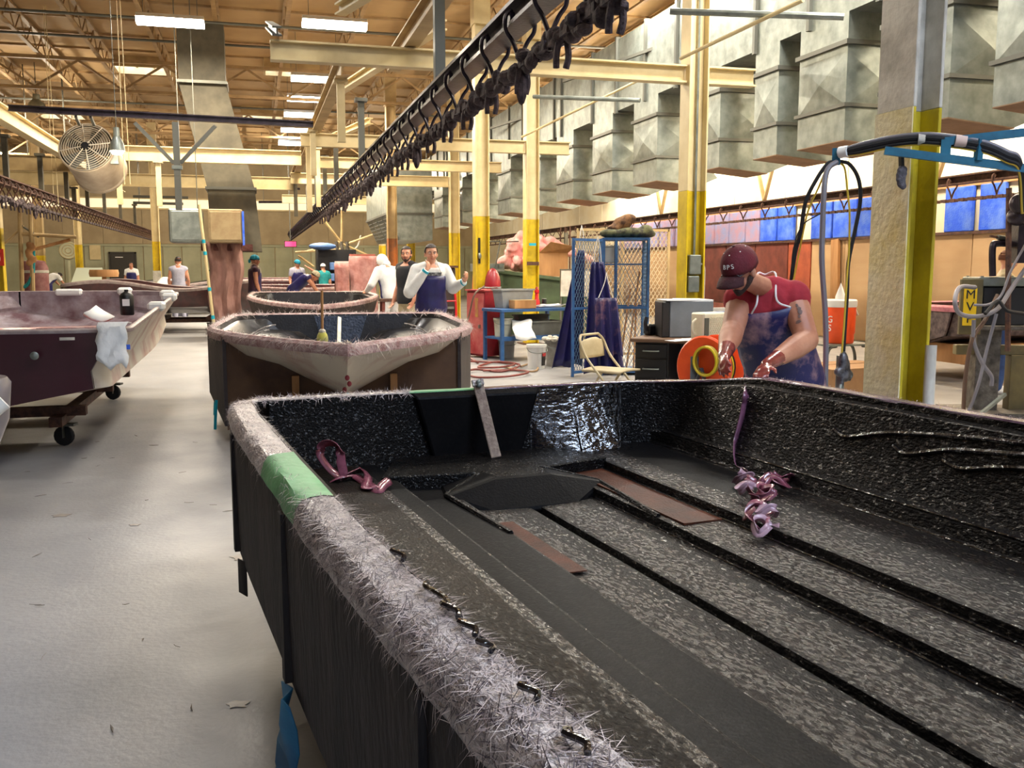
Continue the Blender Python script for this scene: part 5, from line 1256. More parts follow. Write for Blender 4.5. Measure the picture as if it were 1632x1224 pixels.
pc = thing('paper_stack', 'white crumpled papers on the right end of blue table', 'papers', tb(.98, .2, th_+.004), .3)
for k in range(5): MB().sheet([[(-.2+.1*j+.03*k, -.12+.08*i, .004+.006*k+.012*math.sin(i*2+j+k)*(1 if k > 2 else .2)+.012) for j in range(5)] for i in range(4)]).build('paper_sheet', m_paper, pc, solid=.002)
rb = thing('spray_bottle', 'red plastic bottle standing on the blue table', 'bottle', tb(.95, .46, th_+.004)); MB().lathe([(.0, 0), (.05, 0), (.05, .1), (.03, .14), (.03, .22), (.04, .23), (.04, .28), (.0, .29)], 14, caps=False).build('bottle_body', M('red_plastic', col(206, 36, 40), None, rough=.35), rb); MB().lathe([(.03, .29), (.02, .33), (.0, .33)], 10, caps=False).build('cap', m_redcab, rb)
bb = thing('can', 'small dark can beside the red bottle', 'can', tb(1.1, .46, th_+.004)); MB().lathe([(.0, 0), (.04, 0), (.04, .12), (.038, .13), (.0, .13)], 14, caps=False).build('can_body', m_black, bb); MB().lathe([(.04, .125), (.042, .13), (.04, .135), (.0, .135)], 14, caps=False).build('lid', m_galv, bb)
tub('bus_tub', 'dark grey plastic tub on lower table shelf', tb(.84, .18, .395), .62, .34, .24, m_dtub, math.radians(16))
tub('bus_tub', 'dark grey plastic tub nested behind on the lower table shelf', tb(.84, .46, .395), .6, .16, .33, m_dtub, math.radians(16))
def bucket(name, label, loc, r, h, mat, band=None, bandmat=None, mess=False):
    t = thing(name, label, 'bucket', loc)
    MB().lathe([(.0, .0), (r*.88, .0), (r, h), (r*1.06, h), (r*1.06, h*.9), (r*1.0, h*.89)], 22, caps=False).build('bucket_shell', mat, t)
    MB().lathe([(.0, h*.93), (r*.98, h*.93)], 22, caps=False).build('contents', m_white_old, t)
    MB().tube(spline([(-r*1.05, 0, h*.86), (-r*.9, -r*.75, h*.72), (0, -r*1.08, h*.66), (r*.9, -r*.75, h*.72), (r*1.05, 0, h*.86)], 5), .006, 6).build('bail', m_galv, t)
    if band:
        m = MB(); N = 8
        m.sheet([[((r*lerp(.88, 1, z/h)+.004)*math.cos(a), (r*lerp(.88, 1, z/h)+.004)*math.sin(a), z) for a in [band[0]+(band[1]-band[0])*k/N for k in range(N+1)]] for z in (band[2], band[3])]); m.build('label_sticker', bandmat, t)
    if mess:
        m = MB()
        for k in range(16):
            a = k*.4; m.ell((r*math.cos(a), r*math.sin(a), h), (.05, .05, .025+.01*(k % 3)), n=7, m=5)
        m.build('hardened_resin', m_white_old, t)
    return t
bucket('paint_bucket', 'cream bucket with white cloth on the lower shelf of blue table', tb(.17, .26, .395), .15, .3, m_cbucket)
bk1 = bucket('paint_bucket', 'white bucket with red and black label on the floor right of table', (4.06, 13.5, 0), .145, .36, m_white, (-1.25, -.55, .05, .25), m_black)
MB().sheet([[(.148*math.cos(a), .148*math.sin(a), z) for a in (-1.2, -1.0, -.8, -.6)] for z in (.19, .25)]).build('red_label', MATS['red_plastic'], bk1)
bucket('paint_bucket', 'large grey resin-crusted bucket beside the white one', (4.52, 13.75, 0), .24, .42, M('grey_crusted_bucket', col(150, 146, 140), col(112, 108, 104), 5, .7), mess=True)
bucket('paint_bucket', 'grey bucket half hidden under the blue table', (4.05, 15.2, 0), .14, .33, m_gtub)
bucket('paint_bucket', 'pale bucket in the red-framed cart left of red cabinet', (3.0, 16.6, 0), .14, .36, m_gtub)
cw = thing('white_cloth', 'white cloth hanging over the lower shelf edge of blue table', 'cloth', tb(.34, -.08, .5))
MB().sheet([[(-.16+.055*k+.02*math.sin(i), .22-.05*i+.02*math.sin(k*1.7+i), .16-.0*k-.012*i*i*.5+.02*math.cos(k+i)) for k in range(7)] for i in range(8)]).build('cloth_sheet', m_whitecloth, cw, solid=.006)
# hand truck with red frame
ht = thing('hand_truck', 'red tubular hand truck behind the red cabinet', 'cart', (3.35, 16.9, 0))
MB().tube(spline([(-.2, 0, .1), (-.2, .02, .8), (-.16, .03, 1.12), (0, .04, 1.22), (.16, .03, 1.12), (.2, .02, .8), (.2, 0, .1)], 6), .022, 8).build('frame', MATS['red_plastic'], ht)
for z in (.3, .6, .9): MB().tube([(-.2, .01, z), (.2, .01, z)], .015, 6).build('cross_bar', MATS['red_plastic'], ht)
for s_ in (-.24, .24): MB().lathe([(.0, -.03), (.1, -.03), (.12, 0), (.1, .03), (.0, .03)], 16, (s_, .08, .12), Euler((0, PI/2, 0)).to_matrix(), caps=False).build('wheel', m_blackmat, ht)
MB().bx(-.2, -.2, .02, .2, .0, .035).build('toe_plate', MATS['red_plastic'], ht)
# floor hoses
def hose(label, pts, r, mat, n=8, name='air_hose'):
    p0 = Vector(pts[0]); o = MB().tube([p-p0 for p in spline(pts, n)], r, 7).build(name, mat, None); o.location = p0; return tag(o, label, 'hose', None, 'thing')
m_redhose = M('red_rubber_hose', col(128, 56, 46), col(104, 44, 38), 6, .5)
def gz(px, py, z=.02): return at(px, py, z=z)
hose('red-brown hose coiled in flat loops on the floor beside the red cabinet', [(lambda p: (p.x, p.y, .02+.012*(i % 3)))(at(*q, z=.02)) for i, q in enumerate([(762, 578), (742, 568), (722, 566), (728, 573), (748, 572), (742, 563), (720, 563), (735, 575), (770, 579), (800, 578), (820, 582), (795, 588), (762, 585), (790, 578), (828, 584), (800, 592), (760, 590), (741, 596), (760, 601), (810, 601), (842, 596), (820, 590), (770, 592)])], .016, m_redhose)
hose('tan hose loop lying on the floor in front of the buckets', [tuple(at(*q, z=.02)) for q in [(800, 584), (825, 590), (850, 592), (857, 586), (845, 580), (830, 584)]], .014, M('tan_hose', col(150, 120, 84), None, rough=.6))
hose('brown hose hanging from the red cabinet top to the floor', [at(772, 456, Y=15.0), at(756, 470, Y=14.85), at(747, 505, Y=14.9), at(737, 530, Y=14.9), at(741, 552, z=.06), at(748, 562, z=.02)], .014, M('brown_hose', col(96, 72, 56), None, rough=.6))

# green dumpster, insulation, cartons
DU = thing('dumpster', 'dark green steel dumpster behind the yellow column', 'dumpster', (5.0, 19.4, 0), math.radians(-14))
m_dump = M('green_dumpster_paint', col(76, 96, 66), col(56, 70, 48), 2.5, .6, detail=8)
MB().prism([(0, 0), (2.1, 0), (2.1, 1.16), (0, 1.42)], 'y', 0, 1.3).build('bin_body', m_dump, DU, bev=.01)
for x in (.05, .7, 1.4, 2.05): MB().bx(x-.04, -.05, .1, x+.04, 0, 1.38-.12*x).build('rib', m_dump, DU)
MB().bar((-.03, -.03, 1.43), (2.13, -.03, 1.165), .08, .07, (0, 0, 1)).build('rim', m_dump, DU)
ins = thing('insulation_heap', 'heap of pink fluffy insulation on top of the dumpster', 'insulation', (5.75, 19.75, 1.48))
m = MB(); ri = random.Random(4)
for k in range(110):
    a = ri.uniform(0, 6.28); rr_ = ri.uniform(0, .5); zz = ri.uniform(.05, .85)*(1-rr_*.9)
    m.ell((-.05+rr_*math.cos(a)*1.1, rr_*math.sin(a)*.7, zz), (ri.uniform(.08, .17), ri.uniform(.08, .15), ri.uniform(.07, .13)), (ri.uniform(-.6, .6), ri.uniform(-.6, .6), 0), n=10, m=7)
for k in range(9): m.ell((.45+.11*k, -.15, .62-.07*k*(1 if k < 5 else .72)), (.13, .12, .085), n=10, m=7)
me = blob_mesh('fluff', m, .028, M('pink_insulation', col(236, 150, 148), col(246, 196, 186), 5, .95, bump=1.0, bscale=14, detail=8), 2); o = bpy.data.objects.new('fluff', me); COL.objects.link(o); o.parent = ins; o['kind'] = 'stuff'
cb = thing('cardboard_box', 'open cardboard carton leaning under the pink insulation', 'box', (6.15, 19.2, 1.32), math.radians(-10))
MB().bx(-.32, -.05, 0, .3, .35, .5).build('carton_body', m_wood, cb); MB().add([(-.32,-.05,.5),(.3,-.05,.5),(.42,-.32,.62),(-.1,-.3,.72)], [(0,1,2,3)]).build('flap', m_wood, cb, solid=.01)
wp = thing('white_board', 'pale grey square sheet hanging in front of the dumpster right end', 'sheet', at(918, 448, Y=17.5))
MB().box((0, 0, -.05), (.62, .02, .5), (0, .02, 0)).build('board_sheet', m_white_old, wp); MB().bar((-.33, 0, .22), (.33, 0, .22), .03, .03).build('top_rail', m_galv_dk, wp)
for s_ in (-.3, .3): MB().bx(s_-.015, .02, -wp.location.z, s_+.015, .05, .2).build('leg', m_galv_dk, wp)
og = thing('orange_bin', 'orange drum beside the dumpster left end', 'bin', (4.62, 19.3, 0)); MB().lathe([(.0, 0), (.2, 0), (.22, .7), (.24, .72), (.2, 1.42), (.0, 1.42)], 18, caps=False).build('drum_body', M('rust_orange', col(220, 110, 40), col(180, 80, 36), 5, .6), og); MB().lathe([(.23, .68), (.25, .7), (.23, .72)], 18, caps=False).build('band', m_rust, og)
mh = thing('maroon_cowl', 'glossy maroon rounded cowl behind the red cabinet', 'cowl', (4.2, 16.75, .9)); 
MB().ell((0, 0, .28), (.15, .16, .32)).build('cowl_shell', m_redcab, mh); MB().bx(-.05, -.05, -.9, .05, .05, .05).build('cowl_stand', m_black, mh)
gy = thing('grey_tray', 'grey metal tray rack above the orange drum', 'tray', (4.65, 19.0, 1.43)); MB().bx(-.32, -.25, .0, .3, .2, .05).bx(-.32, -.25, .05, -.3, .2, .16).bx(.28, -.25, .05, .3, .2, .16).bx(-.32, .18, .05, .3, .2, .16).build('tray_body', m_galv, gy)
for s_ in (-.2, .2): MB().tube([(s_, .1, .1), (s_+.1, .1, .6), (s_+.5, .1, .62)], .015, 6).build('tray_rail', m_galv_dk, gy)
# dark machine rack behind man with hand on chin
dk = thing('machine_rack', 'dark machine rack with turquoise tag behind the raised hand', 'rack', (3.3, 20.5, 0))
MB().bx(.05, .05, 0, .95, .75, .1).build('plinth', m_black, dk)
MB().bx(0, 0, .1, 1.0, .8, 1.5).build('cabinet_body', M('dark_brown_machine', col(64, 50, 48), col(44, 36, 36), 4, .6), dk, bev=.02); MB().bx(-.05, -.05, 1.5, 1.05, .85, 1.55).build('top_panel', m_rust_iron, dk); MB().box((.55, -.02, 1.15), (.06, .015, .16), (0, -.6, 0)).build('tag', m_cyan_tape, dk)
for z in (.3, .6): MB().bx(.05, -.04, z, .95, -.0, z+.05).build('rail', m_galv, dk)
# pipe drops along the wall
for i, (px, l) in enumerate(((893, 'left'), (900, 'middle'), (908, 'right'))):
    b_ = at(px, 420, X=10.4); o = MB().tube([(0, 0, 0), (0, 0, 2.9)], .03, 8).build('wall_pipe', m_rust_iron, None); o.location = (b_.x, b_.y, 0); tag(o, l+' rusty vertical pipe on the wall behind the locker', 'pipe', None, 'thing')
b_ = at(902, 400, X=9.6); o = MB().bx(-.05, -.05, 0, .05, .05, 2.6).build('wall_post', m_galv_dk, None); o.location = (b_.x, b_.y, 0); tag(o, 'tall dark grey post behind the locker door', 'post', None, 'thing')
b_ = at(858, 360, X=9.6); o = MB().bx(-.04, -.04, 0, .04, .04, 2.9).build('wall_post', m_blue_steel, None); o.location = (b_.x, b_.y, 0); tag(o, 'slim blue post behind the column with pink insulation', 'post', None, 'thing')
# ------------------------------------------------------------------ people
def obj_from(me, name, parent):
    o = bpy.data.objects.new(name, me); COL.objects.link(o); o.parent = parent; return o
def V(*a): return Vector(a)
def ring_at(c, r, f, rx, ry, n=18, back=1.0):
    out = []
    for k in range(n):
        a = 2*PI*k/n; s_ = math.sin(a); cc = math.cos(a)
        out.append(c+r*(math.copysign(abs(s_)**.85, s_)*rx)+f*(math.copysign(abs(cc)**.9, cc)*ry*(1 if cc > 0 else back)))
    return out
STAND = dict(pelvis=(0, 0, .95), chest=(0, .01, 1.3), neck=(0, .0, 1.5), head=(0, .035, 1.635), shL=(-.19, 0, 1.43), shR=(.19, 0, 1.43), elL=(-.25, -.02, 1.14), elR=(.25, -.02, 1.14),
             wrL=(-.25, .1, .9), wrR=(.25, .1, .9), haL=(-.24, .17, .8), haR=(.24, .17, .8), hipL=(-.09, 0, .92), hipR=(.09, 0, .92), knL=(-.1, .03, .5), knR=(.1, .03, .5), anL=(-.11, -.02, .08), anR=(.11, -.02, .08), look=(0, 1, -.05))
def hand(mb, wr, ha, palm_n, size=1.0, curl=.35, spread=.5, thumb=1):
    """palm, four bent fingers of different lengths and a thumb from the side of the palm"""
    d = (ha-wr).normalized(); nn = (palm_n-d*palm_n.dot(d)).normalized(); sd = d.cross(nn)
    s = size; pc = wr+d*.05*s
    mb.ell(pc, (.042*s, .052*s, .017*s), Matrix((sd, d, nn)).transposed(), n=12, m=8)
    cap(mb, wr-d*.03*s, wr+d*.03*s, .027*s, .03*s, 10, .75, sd)
    for i, L in enumerate((.066, .078, .073, .056)):
        off = (i-1.5)*.021*s
        a = wr+d*(.088-.006*abs(i-1.5))*s+sd*off; dirn = (d+sd*(i-1.5)*.12*spread).normalized()
        p1 = a+(dirn*math.cos(curl)+nn*math.sin(curl))*L*.5*s
        p2 = p1+(dirn*math.cos(curl*2)+nn*math.sin(curl*2))*L*.33*s
        p3 = p2+(dirn*math.cos(curl*3)+nn*math.sin(curl*3))*L*.27*s
        r = .0092*s
        cap(mb, a-dirn*.02*s, p1, r*1.05, r, 8); cap(mb, p1, p2, r, r*.92, 8); cap(mb, p2, p3, r*.92, r*.75, 8)
    t0 = wr+d*.03*s-sd*thumb*.03*s*-1; t1 = t0+(d*.6+sd*thumb*.65+nn*.25).normalized()*.038*s; t2 = t1+(d*.9+sd*thumb*.25+nn*.3).normalized()*.03*s
    cap(mb, t0, t1, .0125*s, .0105*s, 8); cap(mb, t1, t2, .0105*s, .008*s, 8)
def person(label, loc, yaw, pose={}, scale=1.0, skin=None, hair=m_hair, hat=None, top=None, sleeve=None, bottom=None, apron=None, vox=.014, group=None, fat=1.0, suit=None, hand_mat=None,
           shoes=m_shoe, armf=1.0, head_scale=1.0, beard=False, string=True, hands=True, apron_len=.75, bandana=False, collar=False, aq=.72, palmL=None, palmR=None, curlL=.4, curlR=.4, hooded=False):
    skin = skin or m_skin
    P = dict(STAND); P.update(pose); P = {k: Vector(v)*scale if k != 'look' else Vector(v).normalized() for k, v in P.items()}
    t = thing('person', label, 'person', loc, yaw, group)
    s = scale
    rsh = (P['shR']-P['shL']).normalized(); rhip = (P['hipR']-P['hipL']).normalized()
    def frame(a, b, r):
        u = (b-a).normalized(); f = u.cross(r).normalized(); rr = f.cross(u).normalized(); return rr, f
    spine = spline([P['pelvis']-V(0, 0, .08)*s, P['pelvis'], (P['pelvis']+P['chest'])/2, P['chest'], lerp(P['chest'], P['neck'], .62), P['neck']], 3)
    N = len(spine)
    wid = [(0, .155, .115), (.2, .175, .125), (.4, .152, .112), (.6, .172, .122), (.78, .188, .112), (.9, .13, .085), (1, .065, .065)]
    def wd(q):
        for i in range(len(wid)-1):
            if q <= wid[i+1][0]:
                k = (q-wid[i][0])/(wid[i+1][0]-wid[i][0]); return lerp(wid[i][1], wid[i+1][1], k)*s*fat, lerp(wid[i][2], wid[i+1][2], k)*s*fat
        return wid[-1][1]*s, wid[-1][2]*s
    def torso(mb, grow, q0=0, q1=1, n=18):
        rings = []
        for i, c in enumerate(spine):
            q = i/(N-1)
            if q < q0-.001 or q > q1+.001: continue
            a = spine[max(0, i-1)]; b = spine[min(N-1, i+1)]
            rr, f = frame(a, b, rhip.lerp(rsh, q)); rx, ry = wd(q)
            rings.append(ring_at(c, rr, f, rx+grow, ry+grow, n))
        mb.loft(rings); return rings
    A = {}
    def arms(mb, g=0, upto=2):
        for S_ in 'LR':
            sh, el, wr = P['sh'+S_], P['el'+S_], P['wr'+S_]
            cap(mb, sh, el, (.056*armf+g)*s*fat**.5, (.046*armf+g)*s*fat**.5)
            if upto > 1: cap(mb, el, lerp(el, wr, .3), (.046*armf+g)*s*fat**.5, (.047*armf+g)*s*fat**.5); cap(mb, lerp(el, wr, .3), wr, (.047*armf+g)*s*fat**.5, (.029*armf**.5+g)*s)
    # body skin
    body = MB(); torso(body, 0)
    for S_ in 'LR': body.ell(P['sh'+S_], .062*s*fat**.5*armf**.7, n=12, m=8); cap(body, lerp(P['neck'], P['sh'+S_], .25), P['sh'+S_], .06*s, .05*s)
    arms(body)
    for S_ in 'LR':
        hp, kn, an = P['hip'+S_], P['kn'+S_], P['an'+S_]
        cap(body, hp, kn, .085*s*fat**.5, .058*s); cap(body, kn, an, .056*s, .036*s)
    look = P['look']; hr = look.cross(V(0, 0, 1)).normalized(); hu = hr.cross(look); hc = P['head']; hs = s*head_scale
    HM = Matrix((hr, look, hu)).transposed()
    def hp_(x, y, z): return hc+HM @ V(x*hs, y*hs, z*hs)
    body.ell(hp_(0, -.01, .03), (.076*hs, .094*hs, .088*hs), HM, 16, 12)
    body.ell(hp_(0, .028, -.048), (.056*hs, .062*hs, .064*hs), HM, 14, 10)
    body.ell(hp_(0, .055, -.092), (.03*hs, .024*hs, .022*hs), HM, 10, 8)
    cap(body, hp_(0, .088, .015), hp_(0, .108, -.026), .009*hs, .0155*hs, 8)
    for q in (-1, 1):
        body.ell(hp_(q*.078, -.005, -.01), (.014*hs, .024*hs, .037*hs), HM, 8, 6)
        body.ell(hp_(q*.034, .072, .03), (.03*hs, .016*hs, .01*hs), HM, 8, 6)
        body.ell(hp_(q*.042, .062, -.03), (.024*hs, .022*hs, .026*hs), HM, 8, 6)
    cap(body, P['neck']-V(0, 0, .03)*s, hp_(0, -.02, -.06), .058*s*fat**.4, .052*s)
    if hands:
        for S_, pn, cu in (('L', palmL, curlL), ('R', palmR, curlR)):
            nn = Vector(pn) if pn else (V(0, 1, 0) if S_ == 'L' else V(0, 1, 0))
            hand(body, P['wr'+S_], P['ha'+S_], nn, s*1.02, cu, thumb=(1 if S_ == 'L' else -1))
    me = blob_mesh('body', body, vox, [skin, hand_mat or skin], 2)
    if hand_mat:
        for p in me.polygons:
            c = p.center
            for S_ in 'LR':
                a_ = lerp(P['wr'+S_], P['el'+S_], .12); ab = (P['wr'+S_]+(P['ha'+S_]-P['wr'+S_]).normalized()*.22)-a_
                q_ = max(0, min(1, (c-a_).dot(ab)/ab.length_squared))
                if (c-a_-ab*q_).length < .085*s: p.material_index = 1
    obj_from(me, 'body', t)
    # face
    for q in (-1, 1):
        e = MB().ell(hp_(q*.033, .083, .014), (.0125*hs, .008*hs, .008*hs), HM, 8, 6).build('eye', m_eyewhite, t)
        MB().ell(hp_(q*.033, .0895, .014), (.0058*hs, .003*hs, .0058*hs), HM, 8, 6).build('iris', m_hair, e)
        MB().tube([hp_(q*.014, .093, .032), hp_(q*.034, .093, .038), hp_(q*.054, .08, .032)], .0045*hs, 6).build('eyebrow', hair or m_hair, t)
    MB().ell(hp_(0, .087, -.056), (.024*hs, .008*hs, .0075*hs), HM, 10, 6).build('mouth', m_lip, t)
    if beard:
        m = MB()
        for q in (-1, 1):
            for k in range(8):
                f_ = k/7; m.ell(hp_(q*lerp(.066, .004, f_**1.4), lerp(.004, .066, f_**.8), lerp(-.03, -.1, f_**.85)), (.016*hs, .02*hs, .022*hs), HM, 8, 6)
        m.ell(hp_(0, .088, -.041), (.03*hs, .011*hs, .008*hs), HM, 8, 6); m.ell(hp_(0, .078, -.082), (.024*hs, .014*hs, .016*hs), HM, 8, 6)
        obj_from(blob_mesh('beard', m, .007, m_beard, 2), 'beard', t)
    if hair and not hooded:
        m = MB(); n_, k_ = 18, 7; rows = []
        for i in range(k_):
            th = (PI*.6)*i/(k_-1); rows.append([hp_(.083*math.sin(th)*math.cos(a), -.012+(.102)*math.sin(th)*math.sin(a), .032+.098*math.cos(th)) for a in [math.radians(18)-math.radians(216)*j/n_ if th > 1.05 else 2*PI*j/n_*1.0 for j in range(n_+1)]])
        m.sheet(rows); m.build('hair', hair, t, solid=.008*hs)
    if hat:
        m = MB(); rows = []
        for i in range(7):
            th = PI*.53*i/6; rows.append([hp_(.089*math.sin(th)*math.cos(a), -.01+.107*math.sin(th)*math.sin(a), .034+.1*math.cos(th)) for a in [2*PI*j/18 for j in range(19)]])
        m.sheet(rows); h_ = m.build('bandana' if bandana else 'hat', hat, t, solid=.008*hs)
        if bandana: MB().ell(hp_(.0, -.12, -.02), (.025*hs, .03*hs, .05*hs), HM, 8, 6).build('knot', hat, h_)
    if hooded:
        m = MB(); m.ell(hp_(0, -.02, .01), (.1*hs, .11*hs, .125*hs), HM, 14, 10); m.ell(hp_(0, -.05, -.09), (.09*hs, .085*hs, .07*hs), HM, 12, 8)
        obj_from(blob_mesh('hood', m, vox*1.2, hooded, 1), 'hood', t)
    # clothes
    if top:
        m = MB(); torso(m, .018*s, 0, 1 if collar else .93)
        for S_ in 'LR':
            sh, el, wr = P['sh'+S_], P['el'+S_], P['wr'+S_]
            m.ell(sh, .077*s*fat**.5*armf**.7, n=12, m=8); cap(m, lerp(P['neck'], sh, .3)-V(0, 0, .0), sh, .066*s*fat**.5, .074*s*fat**.5)
            if sleeve == 'short': cap(m, sh, lerp(sh, el, .55), .078*s, .07*s)
            if sleeve == 'long': cap(m, sh, el, .082*s, .07*s); cap(m, el, lerp(el, wr, .93), .07*s, .046*s)
            if sleeve == 'puff': cap(m, sh, el, .085*s, .085*s); cap(m, el, lerp(el, wr, .9), .085*s, .05*s)
        obj_from(blob_mesh('shirt' if not suit else 'coverall_top', m, vox*1.15, top, 2), 'shirt', t)
    if bottom:
        m = MB(); torso(m, .012*s, 0, .24)
        for S_ in 'LR':
            hp, kn, an = P['hip'+S_], P['kn'+S_], P['an'+S_]
            cap(m, hp, kn, .1*s*fat**.5, .075*s); cap(m, kn, an, .075*s, .062*s)
        obj_from(blob_mesh('trousers', m, vox*1.2, bottom, 2), 'trousers', t)
    for S_ in 'LR':
        an = P['an'+S_]; m = MB(); m.ell(an+V(0, .07, -.035)*s, (.048*s, .13*s, .042*s), None, 12, 8); m.build('shoe', shoes, t)
    if apron:
        rows = []
        idx = [i for i in range(N) if i/(N-1) <= aq]
        for i in reversed(idx):
            q = i/(N-1); a = spine[max(0, i-1)]; b = spine[min(N-1, i+1)]; rr, f = frame(a, b, rhip.lerp(rsh, q)); rx, ry = wd(q)
            am = lerp(1.5, .62, max(0, (q-.45)/(aq-.45))) if q > .45 else 1.5
            rows.append([spine[i]+rr*((rx+.034*s)*math.sin(am*(k/14*2-1)))+f*((ry+.036*s)*math.cos(am*(k/14*2-1))) for k in range(15)])
        last = rows[-1]; base = spine[0]
        for j in range(1, 7):
            z = -apron_len*s*j/6
            rows.append([base.lerp(p, 1+.1*j/6*(1+.3*math.sin(k*1.2)))+V(0, .012*math.sin(k*1.1+j*.4)*j/6, z) for k, p in enumerate(last)])
        MB().sheet(rows).build('apron', apron, t, solid=.008)
        if string:
            tl_, tr_ = rows[0][2], rows[0][-3]; _r, cf = frame(P['chest'], P['neck'], rsh)
            MB().tube(spline([tl_, lerp(P['neck'], P['shL'], .36)+cf*.125*s*fat**.5, lerp(P['neck'], P['shL'], .34)+V(0, .0, .085)*s, P['neck']-cf*.07*s+V(0, 0, .02)*s, lerp(P['neck'], P['shR'], .34)+V(0, .0, .085)*s, lerp(P['neck'], P['shR'], .36)+cf*.125*s*fat**.5, tr_], 6), .006*s, 6).build('neck_cord', m_string, t)
    t['joints'] = 1
    del t['joints']
    return t, P, hp_, HM

# 1 the man in the maroon cap working at the rim
wl = Vector((2.98, 5.0, 0)); fyaw = math.radians(180-28)   # faces the camera, turned to his right
RI = Matrix.Rotation(-fyaw, 3, 'Z')
def w(px, py, Y): return tuple(RI @ (at(px, py, Y=Y)-wl))
pose = dict(pelvis=w(1252, 618, 5.08), chest=w(1228, 512, 4.98), neck=w(1220, 452, 4.90), head=w(1180, 432, 4.74), shR=w(1180, 478, 4.98), shL=w(1264, 474, 4.84),
            elR=w(1168, 525, 4.86), elL=w(1286, 542, 4.68), wrR=w(1154, 568, 4.54), wrL=w(1221, 582, 4.42), haR=w(1149, 614, 4.28), haL=w(1194, 620, 4.14),
            look=tuple(RI @ Vector((-.80, -.36, -.48))), hipL=w(1284, 640, 5.1), hipR=w(1224, 640, 5.1), knL=(-.12, .05, .48), knR=(.1, .05, .48))
pose['anL'] = (-.14, -.02, .08); pose['anR'] = (.12, -.02, .08)
wk, WP, whp, WHM = person('bearded man in maroon cap and red sleeveless shirt bending over the boat rim', wl, fyaw, pose, 1.0, m_skin, m_hair, None, m_redshirt, None, m_jeans, m_navy_dirty, .0085, fat=1.22, armf=1.3, collar=True, aq=.8,
                     hand_mat=m_skin_red, beard=True, palmL=(0, .3, -1), palmR=(-.3, .5, -.4), curlL=.22, curlR=.3, apron_len=.7)
# cap with brim, eyelets and lettering
rows = []
for i in range(9):
    th = PI*.56*i/8; rows.append([whp(.094*math.sin(th)*math.cos(a), -.006+.114*math.sin(th)*math.sin(a), .036+.112*math.cos(th)+.0) for a in [2*PI*j/24 for j in range(25)]])
cp = MB().sheet(rows).build('cap', m_cap, wk, solid=.006)
rows = []
for j in range(6):
    q = j/5; rows.append([whp((.082+.004*q)*math.sin(a), .07+.03*math.cos(a)+q*.085*math.cos(a*.9), .022-.035*q*q-.02*(math.sin(a)**2)) for a in [math.radians(-78+156*k/14) for k in range(15)]])
MB().sheet(rows).build('brim', m_cap_dk, cp, solid=.006)
MB().ell(whp(0, -.006, .149), (.01, .01, .006), WHM, 8, 6).build('button', m_cap_dk, cp)
for a in (40, 100, 160, 220, 280, 340):
    th = .62; r_ = math.radians(a); MB().ell(whp(.094*math.sin(th)*math.cos(r_), -.006+.114*math.sin(th)*math.sin(r_), .036+.112*math.cos(th)), .0048, None, 8, 6).build('eyelet', m_string, cp)
def cap_pt(ang, th): return Vector((.096*math.sin(th)*math.sin(ang), -.006+.116*math.sin(th)*math.cos(ang), .036+.113*math.cos(th)))
for ch, a in (('B', -.1), ('P', .16), ('S', .42)):
    a = -a; th = 1.2
    c_ = cap_pt(a, th); nrm = Vector((c_.x/.096**2, (c_.y+.006)/.116**2, (c_.z-.036)/.113**2)).normalized(); upv = (Vector((0, 0, 1))-nrm*nrm.z).normalized(); rv = upv.cross(nrm)
    Rm = WHM @ Matrix((rv, upv, nrm)).transposed()
    text_part(ch, .036, m_string, cp, whp(*(c_+nrm*.004)), Rm, .001, 'cap_letter')
# safety glasses
g = MB()
for q in (-1, 1):
    g.tube([whp(.034*q+.024*math.cos(a)*1, .1-.012*abs(math.sin(0))-.008*abs(.034*q+.024*math.cos(a))/.05, .012+.016*math.sin(a)) for a in [2*PI*k/14 for k in range(14)]], .0022, 5, closed=True)
    g.tube([whp(.062*q, .092, .016), whp(.083*q, .03, .014), whp(.085*q, -.01, .005)], .0025, 5)
g.tube([whp(-.01, .103, .016), whp(.01, .103, .016)], .0022, 5)
gl = g.build('safety_glasses', m_black, wk)
# tattoos: flat ink patches following the upper arm
sh, el = WP['shL'], WP['elL']; d_ = (el-sh).normalized()
cam_l = (RI @ (Vector((0, 0, 1.5))-wl))
for (f_, off, rx_, rz_) in ((.46, -.012, .012, .026), (.68, .014, .016, .010), (.58, .0, .006, .012), (.34, -.006, .007, .012)):
    c_ = sh.lerp(el, f_); n_ = (cam_l-c_).normalized(); n_ = (n_-d_*n_.dot(d_)).normalized(); sd_ = d_.cross(n_)
    rad = lerp(.056, .046, f_)*1.3*1.22**.5+.001
    rws = []
    for i in range(6):
        z = -rz_+2*rz_*i/5; hw = rx_*math.sqrt(max(.05, 1-(z/rz_)**2*.9))*(1+.3*math.sin(i*2.3))
        r0 = []
        for k in range(6):
            a = (off+hw*(k/5*2-1))/rad; r0.append(c_+d_*z+(n_*math.cos(a)+sd_*math.sin(a))*(rad+.0015))
        rws.append(r0)
    MB().sheet(rws).build('tattoo', m_ink, wk)

